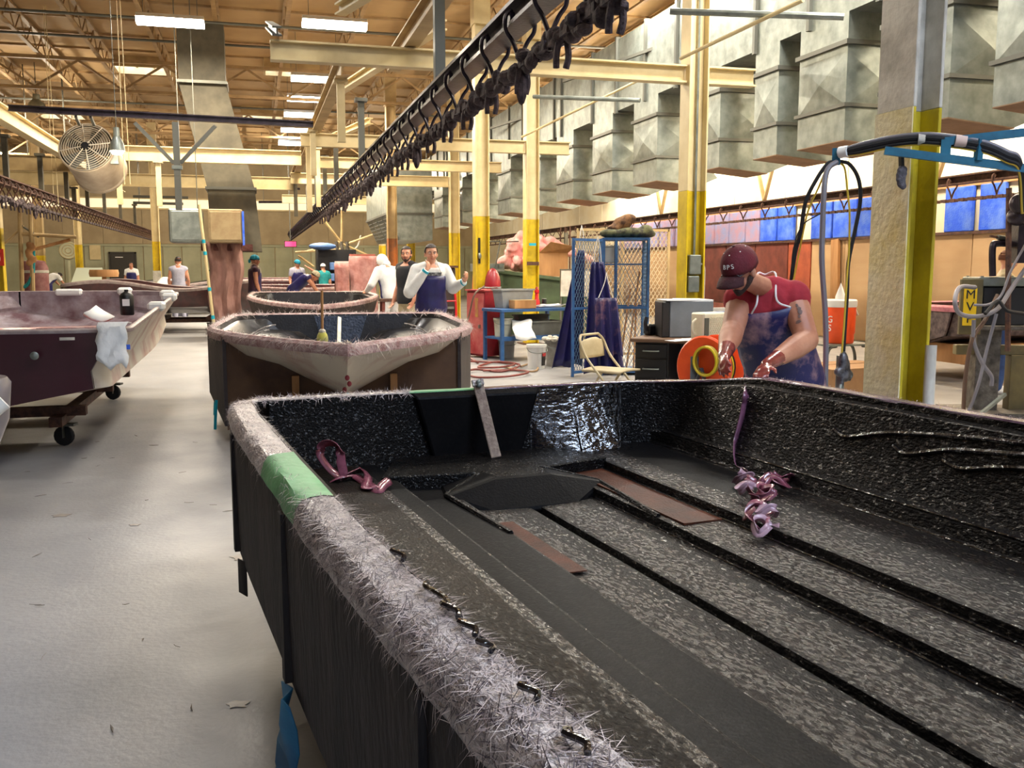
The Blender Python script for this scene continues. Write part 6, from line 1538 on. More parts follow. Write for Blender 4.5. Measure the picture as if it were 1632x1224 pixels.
# 2 man in white sleeves and navy apron, hand on chin
p2, P2, hp2, _ = person('man in white sleeves and navy vinyl apron, hand on chin, other hand raised', (2.28, 12.5, 0), PI+.1,
    dict(elL=(-.27, .1, 1.2), wrL=(-.36, .3, 1.28), haL=(-.38, .38, 1.37), elR=(.3, .07, 1.15), wrR=(.11, .2, 1.43), haR=(.05, .17, 1.55), look=(.1, 1, -.08)), 1.03, m_skin_lt, m_hair, None, m_whitecloth, 'puff', m_jeans, m_navy, .012, palmL=(.3, 0, 1), palmR=(0, -.5, .5), curlL=.6, curlR=.7, apron_len=.8, fat=1.05)
for S_ in 'LR':
    e_, w_ = P2['el'+S_], P2['wr'+S_]; MB().tube([lerp(e_, w_, .84), lerp(e_, w_, .98)], .05, 12).build('cuff_tape', m_cyan_tape, p2)
MB().sheet([[V(.02+(.13-.02*i)*(k/6*2-1), .165+.012*math.cos(k)-.02*abs(k/3-1)**2+.0, 1.44-.05*i) for k in range(7)] for i in range(4)]).build('shirt_print', M('dark_print', col(40, 42, 46), col(150, 150, 150), 16, .8, lo=.5, hi=.7), p2, solid=.006)
# 3 man in black sleeveless shirt
person('man in black sleeveless shirt and khaki trousers turning to look back', (at(651, 450, Y=15.4).x, 15.4, 0), PI-1.0, dict(elL=(-.27, -.02, 1.16), wrL=(-.24, .12, .92), haL=(-.22, .16, .83), look=(-.55, .8, 0)), 1.05, m_skin, m_hair, None, m_blackcloth, None, m_khaki, None, .016, beard=True, fat=1.12)
# 4 white coverall worker
person('worker in white hooded coverall seen from behind beside wide pink sheet', (at(612, 450, Y=17.6).x+.1, 17.6, 0), .55, dict(pelvis=(0, -.05, .95), chest=(0, .04, 1.28), neck=(0, .1, 1.44), head=(.0, .2, 1.54), shL=(-.19, .07, 1.38), shR=(.19, .07, 1.38), elL=(-.32, .1, 1.14), elR=(.32, .12, 1.14), wrL=(-.26, .32, 1.02), wrR=(.26, .34, 1.02), haL=(-.2, .42, 1.0), haR=(.2, .44, 1.0), look=(-.3, .8, -.5)), 1.05, m_skin_lt, None, None, m_whitecloth, 'long', m_whitecloth, m_navy, .016, hooded=m_whitecloth, shoes=m_shoe)
# 5 turquoise bandana
person('worker in turquoise bandana and dark sleeveless top facing right', (at(405, 450, Y=22.8).x, 22.8, 0), -PI/2+.15, dict(look=(0, 1, -.1), elR=(.2, .02, 1.14), wrR=(.2, .1, .88), haR=(.2, .14, .79)), 1.02, m_skin, m_hair, m_cyan, m_maroondk, None, m_navy, m_navy, .018, bandana=True)
# 6 bent navy worker
person('worker in navy apron bending with arm down into the maroon mould', (at(472, 450, Y=23.6).x, 23.6, 0), -PI/2-.2, dict(pelvis=(0, -.1, .96), chest=(0, .18, 1.2), neck=(0, .34, 1.3), head=(0, .46, 1.3), shL=(-.19, .3, 1.25), shR=(.19, .3, 1.25), elL=(-.2, .42, 1.0), elR=(.2, .5, .98), wrL=(-.2, .55, .78), wrR=(.2, .62, .74), haL=(-.2, .6, .68), haR=(.2, .68, .65), look=(0, .8, -.6)), 1.0, m_skin, m_hair, M('pale_cap_cloth', col(190, 178, 150), None, rough=.9), m_navy, None, m_navy, None, .02)
# 7 pair with turquoise headwear behind
person('small distant worker in turquoise cap and pale top by the farthest mould', (at(474, 450, Y=31.5).x, 31.5, 0), PI+.3, dict(look=(-.4, .8, -.4)), 1.0, m_skin, m_hair, m_cyan, m_greycloth, 'short', m_navy, m_navy, .03)
person('worker in teal shirt and dark apron with one arm raised to a boom', (at(516, 450, Y=31.2).x, 31.2, 0), .4, dict(elL=(-.34, .1, 1.52), wrL=(-.5, .3, 1.66), haL=(-.55, .36, 1.72)), .93, m_skin, m_hair, M('white_cap_cloth', col(230, 230, 226), None, rough=.9), m_tealcloth, 'short', m_navy, None, .03)
# 8 far left workers
person('worker in white tee and navy apron beside the dark door', (-4.6, 39.6, 0), PI, {}, .98, m_skin, m_hair, None, m_whitecloth, 'short', m_navy, m_navy, .035)
person('person in long grey sleeveless apron seen from behind by the far wall', (-2.05, 28.3, 0), 0, {}, 1.03, m_skin, m_hair, None, m_greycloth, None, m_greycloth, m_greycloth, .03)
person('worker in white top bent low beside the grey-aproned person', (-2.75, 30.5, 0), -.6, dict(pelvis=(0, -.1, .9), chest=(0, .2, 1.1), neck=(0, .36, 1.18), head=(0, .46, 1.1), shL=(-.19, .32, 1.12), shR=(.19, .32, 1.12), elL=(-.22, .45, .9), elR=(.22, .45, .9), wrL=(-.2, .6, .75), wrR=(.2, .6, .75), haL=(-.2, .68, .7), haR=(.2, .68, .7), look=(0, .6, -.8)), .98, m_skin, m_hair, None, m_whitecloth, 'short', m_navy, None, .035)
person('worker in white tee bent forward beside the rusty column at far left', (-7.1, 37.0, 0), -.9, dict(pelvis=(0, -.1, .9), chest=(0, .16, 1.16), neck=(0, .32, 1.26), head=(0, .42, 1.2), shL=(-.19, .28, 1.2), shR=(.19, .28, 1.2), elL=(-.22, .42, .98), elR=(.22, .42, .98), wrL=(-.2, .56, .85), wrR=(.2, .56, .85), haL=(-.2, .64, .8), haR=(.2, .64, .8), look=(0, .7, -.7)), 1.0, m_skin, m_hair, None, m_whitecloth, 'short', m_navy, m_navy, .035)
# 9 person behind the pump at right
person('person in pale shirt and jeans partly hidden behind the spray pump', (at(1600, 450, Y=9.3).x, 9.3, 0), -2.2, dict(elL=(-.26, .2, 1.2), wrL=(-.2, .42, 1.2), haL=(-.18, .52, 1.2), elR=(.26, .22, 1.2), wrR=(.24, .46, 1.16), haR=(.24, .54, 1.14)), .97, m_skin_lt, M('brown_hair', col(110, 66, 44), None, rough=.8), None, m_khaki, 'short', m_jeans, None, .02, shoes=m_white)
# ------------------------------------------------------------------ spray boom, hoses, pump
bm0 = at(1333, 250, Y=5.15)
BO = thing('spray_boom', 'teal steel boom arm with black hoses reaching from the pump to the right column', 'boom', bm0)
def r0(px, py, Y): return at(px, py, Y=Y)-bm0
MB().bar(r0(1410, 240, 4.75), r0(1660, 272, 4.35), .035, .045).build('lower_arm', m_teal_steel, BO)
MB().bar(r0(1505, 226, 4.6), r0(1660, 208, 4.35), .035, .045).build('upper_arm', m_teal_steel, BO)
MB().bar(r0(1562, 222, 4.5), r0(1558, 256, 4.5), .035, .035).build('web_plate', m_teal_steel, BO)
MB().box(r0(1507, 236, 4.6), (.05, .05, .09), (0, 0, -.6)).build('clamp', m_teal_steel, BO)
MB().box((0, 0, 0), (.05, .05, .1), (0, 0, -.6)).build('end_bracket', m_teal_steel, BO)
for k, (dz, r_, mt) in enumerate(((0, .018, m_blackmat), (-.025, .013, m_blackmat), (.022, .012, M('grey_hose', col(120, 116, 120), None, rough=.5)), (-.035, .008, M('yellow_tube', col(206, 176, 60), None, rough=.4)))):
    MB().tube(spline([Vector((.0, 0, .02+dz*.3)), r0(1370, 236, 5.0)+V(0, 0, dz), r0(1420, 225, 4.85)+V(0, 0, dz), r0(1470, 220, 4.7)+V(0, 0, dz), r0(1520, 224, 4.58)+V(0, 0, dz), r0(1570, 233, 4.48)+V(0, 0, dz), r0(1605, 248, 4.42)+V(0, 0, dz), r0(1625, 262, 4.4)+V(0, 0, dz), r0(1630, 330, 4.5)+V(0, 0, dz)], 6), r_, 8).build('hose', mt, BO)
MB().tube([r0(1338, 246, 5.12)+V(0, 0, .01), r0(1352, 241, 5.07)], .035, 10).build('tape_wrap', m_white, BO); MB().tube([r0(1463, 222, 4.72), r0(1474, 222, 4.7)], .034, 10).build('tape_wrap', m_white_old, BO); MB().tube([r0(1522, 224, 4.57), r0(1540, 226, 4.54)], .034, 10).build('tape_wrap', M('pinkish_tape', col(210, 184, 170), None, rough=.7), BO)
MB().bar(r0(1436, 240, 4.74), r0(1437, 268, 4.74), .02, .025).build('hanger_strap', m_black, BO)
mm = MB()
for k in range(14): mm.ell(r0(1437+3*math.sin(k*2.1), 268+2.2*k, 4.74), (.02+.008*math.sin(k*1.7), .02, .022), n=8, m=6)
o = obj_from(blob_mesh('resin_clump', mm, .008, M('grey_resin_clump', col(96, 92, 98), col(60, 56, 62), 30, .7, bump=.6, bscale=60), 1), 'resin_clump', BO)
def dangling(pts, r, mat, name): MB().tube(spline([r0(*q) for q in pts], 7), r, 8).build(name, mat, BO)
m_yel = MATS['yellow_tube']; m_gh = MATS['grey_hose']
dangling([(1331, 258, 5.15), (1318, 262, 5.15), (1300, 288, 5.18), (1284, 322, 5.22), (1276, 370, 5.26), (1268, 400, 5.3), (1262, 440, 5.32), (1258, 500, 5.35)], .013, m_blackmat, 'hose')
dangling([(1332, 258, 5.14), (1320, 264, 5.14), (1304, 300, 5.17), (1290, 330, 5.2), (1282, 360, 5.24), (1273, 405, 5.28), (1264, 450, 5.3)], .006, m_yel, 'hose')
dangling([(1334, 258, 5.13), (1322, 266, 5.13), (1316, 280, 5.12), (1313, 310, 5.1), (1311, 360, 5.1), (1310, 420, 5.1), (1316, 520, 5.1), (1315, 640, 5.1)], .017, m_gh, 'hose')
dangling([(1336, 258, 5.15), (1346, 268, 5.14), (1350, 300, 5.14), (1354, 340, 5.14), (1353, 400, 5.14), (1350, 440, 5.14), (1345, 520, 5.14), (1340, 580, 5.14)], .0065, m_yel, 'hose')
dangling([(1338, 257, 5.15), (1354, 262, 5.15), (1368, 285, 5.15), (1371, 320, 5.15), (1362, 370, 5.15), (1352, 420, 5.15), (1350, 470, 5.15), (1346, 530, 5.15), (1343, 580, 5.15)], .012, m_blackmat, 'hose')
dangling([(1308, 340, 5.1), (1278, 360, 5.2), (1264, 400, 5.25), (1262, 440, 5.3)], .004, m_blackmat, 'thin_tube')
gp = at(1343, 592, Y=5.14); SG = thing('spray_gun', 'grimy grey spray gun hanging from the hoses beside the worker', 'tool', gp)
mm = MB(); mm.ell((0, 0, .06), (.035, .03, .07)); mm.ell((-.03, 0, .0), (.03, .025, .03)); mm.ell((.02, 0, -.02), (.03, .03, .05)); cap(mm, (.0, 0, .0), (-.02, -.02, -.09), .022, .014); cap(mm, (.03, 0, .06), (.05, 0, -.05), .016, .014)
obj_from(blob_mesh('gun_body', mm, .009, M('grimy_gun_metal', col(120, 118, 120), col(60, 58, 60), 30, .4, metal=.6), 1), 'gun_body', SG)
MB().tube([(-.02, -.02, -.08), (-.035, -.03, -.11)], .011, 8).build('nozzle', m_galv, SG); MB().tube(spline([(.03, 0, .02), (.07, 0, -.02), (.05, 0, -.06)], 4), .007, 6).build('trigger', m_galv_dk, SG)
st_ = MB().tube([(0, 0, -.95), (0, 0, 0)], .028, 10).build('gun_stand', m_galv, None); st_.location = gp+Vector((.01, .04, -.03)); st_.location.z = .95; tag(st_, 'grey pipe stand under the hanging spray gun', 'stand', None, 'thing')
# bent brown hose standing left of the near column
hose('brown hose standing bent left of the near column', [at(1412, 457, Y=5.4), at(1404, 475, Y=5.4), at(1399, 505, Y=5.4), at(1397, 545, Y=5.4), at(1395, 600, Y=5.4), at(1393, 660, Y=5.4), Vector((at(1392, 700, Y=5.4).x, 5.4, .02))], .013, MATS['brown_hose'])
ps_ = MB().tube([(0, 0, 0), (.01, .02, .52)], .034, 10).build('grey_tube', m_white_old, None); ps_.location = at(1480, 650, Y=4.75)-Vector((0, 0, .1)); ps_.location.z = .48
tag(ps_, 'short pale grey tube leaning on the foot of the near column', 'tube', None, 'thing')
ps_.location.z = 0.0; ps_.scale = (1, 1, 2.0)
kb = thing('cable_drum', 'small grey-brown drum on the floor right of the near column', 'drum', (4.75, 6.2, 0)); MB().lathe([(.0, 0), (.2, 0), (.2, .03), (.14, .05), (.14, .34), (.2, .36), (.2, .4), (.0, .4)], 20, caps=False).build('drum_body', M('grey_brown_drum', col(130, 118, 100), col(100, 90, 76), 6, .7), kb); MB().tube([(.1, -.1, .36), (.26, -.12, .3)], .02, 8).build('spigot', m_galv_dk, kb)

# drinks cooler on a tubular stand
CO = thing('drinks_cooler', 'orange drinks cooler with white lid and paper cone cup on tubular stand', 'cooler', (7.88, 11.5, .46))
MB().lathe([(.0, 0), (.19, .0), (.2, .02), (.2, .12), (.212, .14), (.215, .5), (.0, .5)], 28, caps=False).build('cooler_body', m_or, CO)
MB().lathe([(.222, .5), (.228, .52), (.228, .59), (.215, .605), (.0, .605)], 28, caps=False).build('lid', m_white, CO)
MB().lathe([(.07, .6), (.07, .64), (.065, .66), (.0, .84)], 16, caps=False).build('cone_cup', m_paper, CO)
MB().tube(spline([(.215, .0, .47), (.25, 0, .45), (.29, .0, .38)], 4), .016, 8).build('handle', m_white_old, CO)
fa = math.atan2(-11.5, -7.88)
for ch, z in (('G', .33), ('S', .21)):
    a = fa-.62; n_ = Vector((math.cos(a), math.sin(a), 0)); Rm = Matrix((Vector((-n_.y, n_.x, 0)), Vector((0, 0, 1)), n_)).transposed()
    text_part(ch, .13, m_white, CO, n_*.217+Vector((0, 0, z)), Rm, .002, 'printed_letter')
sd = thing('tubular_stand', 'grey tubular low stand carrying the orange cooler', 'stand', (7.88, 11.5, 0))
MB().bx(-.35, -.25, .43, .42, .25, .455).build('shelf', m_galv, sd)
for (x, y) in ((-.3, -.22), (.38, -.22), (-.3, .22), (.38, .22)): MB().tube(spline([(x*.6, y, .43), (x*.95, y, .4), (x*1.12, y, .25), (x*1.14, y, 0)], 5), .022, 8).build('leg', m_galv_dk, sd)
cbx = thing('cardboard_box', 'large brown cardboard box on the floor left of the near column', 'box', (6.95, 10.0, 0), math.radians(8))
MB().bx(-.55, -.4, 0, .55, .4, .32).build('carton_body', M('cardboard', col(150, 112, 72), col(132, 96, 60), 3, .85), cbx, bev=.005)
for s_ in (-1, 1): MB().add([(-.55, s_*.4, .32), (.55, s_*.4, .32), (.55, s_*.02, .33), (-.55, s_*.02, .33)], [(0,1,2,3)]).build('flap', MATS['cardboard'], cbx, solid=.006)

# pump unit
PU = thing('spray_pump', 'grimy resin spray pump with yellow MVP sign and hoses at the right edge', 'pump', (7.2, 8.0, 0), math.radians(-20))
pm = Matrix.Translation((7.2, 8.0, 0)) @ Matrix.Rotation(math.radians(-20), 4, 'Z'); pi_ = pm.inverted()
def q0(px, py, Y): return pi_ @ at(px, py, Y=Y)
m_grime = M('grimy_steel', col(112, 106, 96), col(66, 60, 54), 9, .6, metal=.4, bump=.3, bscale=40)
m_olive = M('olive_steel', col(112, 98, 56), col(84, 74, 44), 4, .6)
MB().bx(-.12, -.1, 0, .12, .1, .92).build('post', m_grime, PU, bev=.01)
MB().bx(-.14, -.2, .92, .3, .2, 1.32).build('cylinder_block', m_black, PU, bev=.02)
MB().bx(-.18, -.22, 1.32, .34, .22, 1.41).build('top_plate', m_galv, PU, bev=.01); MB().bx(-.18, -.22, .88, .34, .22, .93).build('bottom_plate', m_grime, PU, bev=.01)
for (x, y) in ((-.14, -.18), (.3, -.18), (-.14, .18), (.3, .18)): MB().tube([(x, y, .9), (x, y, 1.42)], .018, 8).build('tie_rod', m_galv, PU)
pn = MB().bx(-.36, -.25, .84, -.15, -.2, 1.39).build('sign_board', m_olive, PU, bev=.005)
MB().bx(-.335, -.262, .93, -.21, -.252, 1.3).build('sign_plate', M('sign_yellow', col(232, 190, 20), None, rough=.4), pn)
for ch, z in (('M', 1.235), ('V', 1.115), ('P', .995)): text_part(ch, .125, m_black, pn, (-.272, -.265, z), (PI/2, 0, 0), .002, 'sign_letter')
MB().bx(-.3, -.05, .62, .5, .05, .72).build('cross_beam', m_olive, PU, bev=.006)
MB().bx(.24, -.06, 0, .42, .08, .62).build('side_post', m_olive, PU, bev=.006)
def ph(pts, r, mat, name='hose'): MB().tube(spline([q0(*q) for q in pts], 7), r, 8).build(name, mat, PU)
ph([(1554, 458, 7.7), (1530, 458, 7.6), (1522, 480, 7.5), (1530, 500, 7.5), (1560, 504, 7.5), (1590, 492, 7.5), (1612, 460, 7.6), (1640, 420, 7.6)], .022, m_gh)
ph([(1590, 470, 7.6), (1570, 510, 7.55), (1550, 540, 7.5), (1540, 590, 7.6), (1536, 640, 7.7), (1536, 665, 7.7)], .02, MATS['brown_hose'])
ph([(1588, 500, 7.5), (1572, 560, 7.5), (1560, 610, 7.5), (1546, 650, 7.6), (1535, 668, 7.6)], .017, m_gh)
ph([(1552, 510, 7.5), (1552, 545, 7.5), (1566, 580, 7.5), (1580, 600, 7.5), (1580, 615, 7.5)], .02, m_gh)
ph([(1640, 380, 7.5), (1612, 430, 7.5), (1596, 470, 7.5), (1576, 485, 7.5), (1552, 486, 7.55)], .012, m_gh, 'thin_tube')
ph([(1632, 500, 7.4), (1605, 495, 7.4), (1590, 480, 7.45), (1570, 500, 7.4)], .018, m_blackmat)
ph([(1582, 440, 7.8), (1582, 395, 7.8), (1590, 388, 7.8), (1616, 388, 7.8), (1640, 380, 7.8)], .034, m_rail, 'elbow_pipe')
MB().tube([q0(1590, 378, 7.8), q0(1601, 380, 7.8)], .025, 8).build('valve_stem', m_galv_dk, PU); MB().bar(q0(1578, 376, 7.8), q0(1604, 381, 7.8), .015, .02).build('valve_handle', m_rust_iron, PU)
MB().tube([q0(1606, 560, 7.6), q0(1608, 300, 7.7)], .028, 8).build('rusty_pipe', m_rust_iron, PU)
MB().lathe([(.0, 0), (.09, 0), (.1, .03), (.09, .06), (.0, .06)], 20, q0(1622, 325, 7.5), Euler((PI/2, 0, .2)).to_matrix(), caps=False).build('pressure_gauge', m_rail, PU)
MB().ell(q0(1622, 345, 7.6), (.1, .1, .09)).build('regulator', m_rail, PU)
MB().box(q0(1632, 385, 7.7), (.2, .2, .42)).build('motor', m_rail, PU)
MB().bx(-.35, -.35, 0, .45, .3, .06).build('base_plate', m_grime, PU)
rt = MB().bar(q0(1560, 662, 7.4), q0(1602, 628, 7.5), .03, .03).build('foot_brace', m_galv, PU)

# ------------------------------------------------------------------ left spray frame and far clutter
LF = thing('spray_gantry', 'pale tubular spray boom frame standing at the far left', 'frame', (-6.0, 29.0, 0))
def f0(px, py, Y=29.0): p = at(px, py, Y=Y); return p-Vector((-6.0, 29.0, 0))
for px, lab_ in ((31, 0), (48, 1)): MB().tube([f0(px, 325), Vector((f0(px+4, 480).x, 0, 0))], .06, 8).build('mast', m_cream2, LF)
MB().tube([f0(35, 373), f0(122, 378)], .05, 8).build('boom_arm', m_cream2, LF); MB().tube([f0(52, 398), f0(112, 382)], .045, 8).build('boom_brace', m_wood, LF); MB().tube([f0(5, 390), f0(38, 360)], .03, 8).build('boom_brace', m_cream2, LF)
MB().tube(spline([f0(53, 398), f0(53, 425), f0(51, 440), f0(45, 452), f0(38, 458)], 5), .05, 8).build('teal_hose', m_tealcloth, LF); MB().tube([f0(32, 358), f0(62, 378)], .03, 6).build('boom_brace', m_galv_dk, LF)
MB().bx(-.25, -.2, 0, .35, .2, .06).build('base_plate', m_rust_iron, LF)
mm = MB(); p_ = f0(48, 390)
for k in range(6): mm.ell(p_+Vector((.05*math.sin(k*2), 0, -.1*k)), (.12, .1, .1), n=8, m=6)
obj_from(blob_mesh('resin_wrap', mm, .04, m_wood, 1), 'resin_wrap', LF)
mr = thing('resin_tank', 'maroon tank with white bands beside the left spray frame', 'tank', at(44, 470, z=0)*1.0)
mr.location = (-6.3, 31.0, 0); MB().lathe([(.0, .1), (.35, .1), (.38, .2), (.38, 1.5), (.3, 1.7), (.0, 1.75)], 20, caps=False).build('tank_body', M('dusty_maroon_tank', col(110, 56, 56), col(140, 96, 90), 4, .7), mr)
for z in (.55, 1.35): MB().lathe([(.385, z), (.395, z+.04), (.385, z+.08)], 20, caps=False).build('band', m_white_old, mr)
for a in (.5, 2.6, 4.7): MB().bar((.3*math.cos(a), .3*math.sin(a), 0), (.3*math.cos(a), .3*math.sin(a), .15), .06, .06).build('foot', m_rust_iron, mr)
ff = thing('round_fan', 'round grey fan standing against the far wall between yellow columns', 'fan', (at(109, 401, Y=45.0).x, 45.0, 0))
MB().lathe([(.0, -.05), (.36, -.06), (.4, 0), (.36, .06), (.0, .05)], 30, (0, 0, 2.25), Euler((PI/2, 0, 0)).to_matrix(), caps=False).build('fan_cage', m_farwall, ff)
for r_ in (.12, .24, .35): MB().tube([(r_*math.cos(2*PI*k/24), -.07, 2.25+r_*math.sin(2*PI*k/24)) for k in range(24)], .012, 5, closed=True).build('cage_ring', m_cream2, ff)
MB().bx(-.04, .02, 0, .04, .1, 1.9).build('stand', m_farwall, ff); MB().bx(-.35, -.3, 0, .35, .3, .06).build('base', m_farwall, ff)
tn = thing('light_table', 'pale sloped white panel on a long bench before the dark door', 'bench', (-5.6, 36.0, 0))
MB().bx(-.9, -.3, .88, 1.7, .4, .94).build('bench_top', m_cream, tn); MB().add([(-.6,.1,.95),(.6,.1,.95),(.42,.3,1.5),(-.42,.3,1.5)], [(0,1,2,3)]).build('sloped_panel', M('pale_panel', col(206, 216, 196), None, rough=.5), tn, solid=.04)
for x in (-.85, 1.6): MB().bx(x-.03, -.25, 0, x+.03, .35, .88).build('leg', m_rust_iron, tn)
rd_ = thing('round_table', 'small brown round stool table near the yellow columns at left', 'table', (-4.1, 29.0, 0)); MB().lathe([(.0, 1.25), (.38, 1.25), (.4, 1.35), (.38, 1.45), (.0, 1.45)], 20, caps=False).build('tabletop', m_wood, rd_); MB().lathe([(.18, 0), (.08, .1), (.06, 1.25)], 12).build('pedestal', m_wood, rd_)
gbn = thing('green_bin', 'dark green wheeled bin against the far wall left of pink panel', 'bin', (-1.3, 46.0, 0)); MB().prism([(-.55, 0.1), (.55, .1), (.65, 1.35), (-.65, 1.35)], 'y', -.4, .4).build('bin_body', M('dark_green_plastic', col(40, 84, 62), col(34, 72, 54), 3, .5), gbn, bev=.03); MB().bx(-.7, -.45, 1.35, .7, .45, 1.42).build('lid', MATS['dark_green_plastic'], gbn, bev=.02)
for s_ in (-.4, .4): MB().lathe([(.0, -.04), (.1, -.04), (.1, .04), (.0, .04)], 12, (s_, -.3, .1), Euler((0, PI/2, 0)).to_matrix(), caps=False).build('wheel', m_black, gbn)
for i, (x, y, wd_, h_, mt, l) in enumerate(((-4.3, 47, 1.5, 1.05, m_greycloth, 'grey machine with sloping top against the far wall'), (-2.6, 47.5, 1.0, .9, m_galv, 'low grey cabinet against the far wall behind grey apron'), (-.2, 44, .9, .8, m_black, 'low dark crate against far wall right of the green bin'))):
    t = thing('wall_cabinet', l, 'cabinet', (x, y, 0)); MB().prism([(-wd_/2, 0), (wd_/2, 0), (wd_/2, h_), (-wd_/2, h_*.8)], 'y', -.4, .4).build('cabinet_body', mt, t, bev=.02); MB().bar((-wd_/2-.04, 0, h_*.8+.03), (wd_/2+.04, 0, h_+.03), .9, .05, (0, 0, 1)).build('top_panel', m_galv_dk, t)
ps1 = thing('paper_sign', 'white paper notice on the far wall left of the dark door', 'sign', (-7.4, 49.9, 1.9)); MB().bx(-.25, -.02, 0, .25, 0, .7).build('paper_sheet', m_cream, ps1)
# far right clutter around the men: pink sheets, blue bins, red frames
for i, (px, Y, z0, z1, wd_, l) in enumerate(((548, 24.4, .3, 1.62, .42, 'narrow pink resin-caked hanging sheet with a white cap'), (579, 22.9, .25, 1.78, .62, 'wide pink resin-caked hanging sheet left of white coverall'))):
    b_ = at(px, 450, Y=Y); t = thing('coated_panel', l, 'panel', (b_.x, b_.y, 0))
    MB().sheet([[((k/8-.5)*wd_*(1+.08*math.sin(i2*.9)), .05*math.sin(k*1.4+i2*.5), z0+(z1-z0)*i2/10) for k in range(9)] for i2 in range(11)]).build('sheet_cloth', M('pink_sheet_light', col(214, 164, 158), col(180, 122, 116), 5, .9, bump=.5, bscale=20), t, solid=.05)
    for s_ in (-1, 1): MB().bx(s_*wd_*.46-.03, .06, 0, s_*wd_*.46+.03, .12, z1).build('post', m_rust_iron, t)
    MB().bx(-wd_*.5, .05, z1-.02, wd_*.5, .12, z1+.05).build('top_rail', m_whitecloth if i == 0 else m_ply_pink, t)
bn = thing('bin_rack', 'black rack with stacked blue plastic bins behind the teal-shirted worker', 'rack', (2.7, 31.4, 0))
MB().bx(-.7, 0, 0, .55, .6, .08).bx(-.7, .5, 0, .55, .6, 2.1).bx(-.72, 0, 0, -.66, .6, 2.1).bx(.5, 0, 0, .56, .6, 2.1).build('rack_frame', m_black, bn)
for k in range(4): MB().bx(-.28, .1, .35+.36*k, .3, .5, .6+.36*k).build('bin', M('blue_bin', col(84, 116, 164), col(70, 100, 148), 6, .6), bn, bev=.02)
MB().ell((-.5, .2, 2.2), (.45, .3, .12)).build('blue_tarp', MATS['blue_bin'], bn)
rg2 = thing('boom_rig', 'tangle of overhead spray boom rods above the distant moulds', 'rig', (1.9, 33.6, 0))
def g0(px, py, Y=33.6): return at(px, py, Y=Y)-Vector((1.9, 33.6, 0))
for pts in (((470, 402), (545, 397)), ((475, 407), (500, 425)), ((538, 385), (588, 408)), ((500, 330), (545, 388)), ((512, 405), (536, 392)), ((545, 335), (543, 494)), ((500, 398), (490, 400)), ((555, 388), (600, 372)), ((520, 400), (540, 415))): MB().tube([g0(*pts[0]), g0(*pts[1])], .045, 6).build('boom_rod', m_cream2, rg2)
for pts in (((540, 400), (545, 420), (548, 440)), ((560, 400), (570, 392), (575, 375)), ((505, 410), (515, 416), (530, 410), (540, 398))): MB().tube(spline([g0(*q) for q in pts], 5), .03, 6).build('hose', m_white_old, rg2)
for k, px in enumerate((536, 544, 553)):
    MB().tube(spline([g0(px, 385), g0(px+2, 410), g0(px-2, 430)], 4), .07, 6).build('hose_bundle', m_grime, rg2)
sg = thing('led_sign', 'small lit red sign hanging at the far end of the central conveyor', 'sign', at(463, 389, Y=40)); MB().bx(-.25, -.05, -.12, .25, .05, .12).build('sign_body', m_black, sg); MB().bx(-.22, -.06, -.1, .22, -.05, .1).build('lit_face', M('red_led', (1, .05, .15), None, emit=(1.0, .04, .16), estr=1.6), sg)
MB().tube([(0, 0, .12), (0, 0, ZC-.02-sg.location.z)], .02, 5).build('hanger_rod', m_galv_dk, sg)
for i, (px, Y, h_, l) in enumerate(((636, 17.0, .95, 'red trestle stand behind the man in black shirt'), (634, 19.9, .95, 'red-brown trestle right of white coverall'))):
    b_ = at(px, 470, Y=Y); t = thing('trestle', l, 'stand', (b_.x, b_.y, 0))
    MB().bx(-.35, -.2, h_-.05, .35, .2, h_).build('top_panel', m_white_old if i else m_rust_iron, t)
    for (x, y) in ((-.3, -.15), (.3, -.15), (-.3, .15), (.3, .15)): MB().bar((x*1.1, y, 0), (x, y, h_-.05), .05, .05).build('leg', m_ply_red, t)
    MB().bx(-.32, -.17, .3, .32, -.13, .36).build('brace', m_ply_red, t)
wb = thing('paper_stack', 'white paper pad on the red-brown trestle', 'papers', at(634, 467, Y=19.9)); wb.location.z = .955
for k in range(3): MB().box((0, 0, .006+.008*k), (.4, .26, .006), (0, 0, .1*k)).build('paper_sheet', m_paper, wb)
pkb = thing('pink_ball', 'small bright pink crumpled ball on floor right of second boat', 'ball', at(727, 525, z=.09)); 
mm = MB()
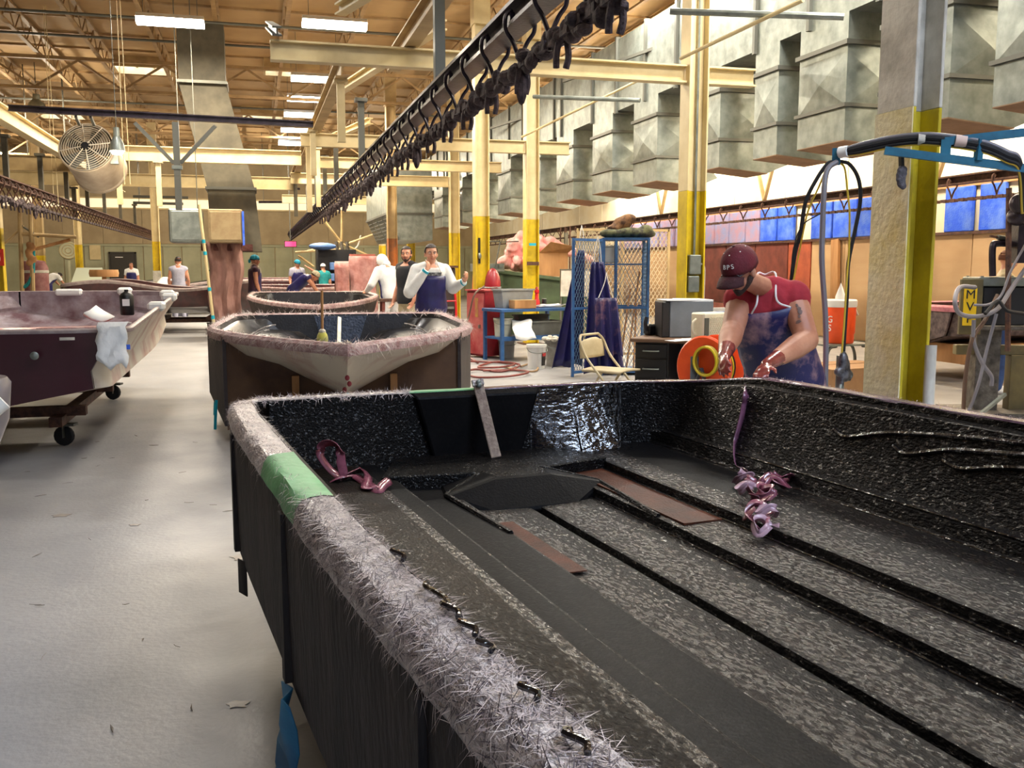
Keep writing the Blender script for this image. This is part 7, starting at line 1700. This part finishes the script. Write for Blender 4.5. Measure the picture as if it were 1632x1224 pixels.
for k in range(7): mm.ell((.03*math.cos(k*.9), .03*math.sin(k*.9), .02*math.sin(k*2)), (.06, .055, .05), n=8, m=6)
obj_from(blob_mesh('crumpled_foil', mm, .012, M('bright_pink', col(240, 110, 130), None, rough=.6), 1), 'crumpled_foil', pkb)
pb2 = thing('pink_bucket', 'small pink bucket at the foot of the far left frame', 'bucket', at(58, 462, z=.6)); pb2.location.z = 0; MB().lathe([(.0, 0), (.2, 0), (.24, .5), (.22, .5), (.0, .45)], 16, caps=False).build('bucket_shell', M('bright_pink', (0, 0, 0)), pb2)
# litter on the floor: fibre clippings
rnd = random.Random(9); m = MB()
for k in range(120):
    x, y = rnd.uniform(-3.2, .2), rnd.uniform(1.2, 9.5); a = rnd.uniform(0, PI); L = rnd.uniform(.01, .045)
    p = Vector((x, y, .003)); d = Vector((math.cos(a), math.sin(a), 0)); n_ = Vector((-d.y, d.x, 0))
    w_ = rnd.uniform(.0015, .005)
    q = [p-d*L-n_*w_, p-n_*w_*.5+n_*.006*rnd.uniform(-1, 1), p+d*L, p+n_*w_]
    m.add([(*v[:2], .003+.004*rnd.random()) for v in q], [(0,1,2,3)])
o = m.build('floor_litter', M('dark_clippings', col(112, 102, 94), col(140, 132, 122), 40, .8), None, solid=.002); tag(o, 'dark fibre clippings scattered on the concrete aisle floor', 'litter', None, 'stuff')
st_m = M('floor_stain_paint', col(134, 124, 112), col(150, 142, 132), 14, .45)
for (px, py, r_, l) in ((392, 888, .07, 'round dark resin stain on the aisle floor nearest the mould'), (380, 1123, .035, 'small dark resin drop on the shaded floor'), (98, 822, .05, 'small dark resin drop on the floor at left'), (215, 837, .03, 'tiny dark resin drop in the mid aisle')):
    p = at(px, py, z=.0); mm = MB(); mm.add([(0, 0, .002)]+[(r_*(1+.35*math.sin(k*2.3))*math.cos(2*PI*k/14), r_*.8*(1+.3*math.sin(k*1.7))*math.sin(2*PI*k/14), .001) for k in range(14)], [(0, k+1, (k+1) % 14+1) for k in range(14)])
    o = mm.build('resin_stain', st_m, None, solid=.001); o.location = (p.x, p.y, .0015); tag(o, l, 'stain', None, 'thing')
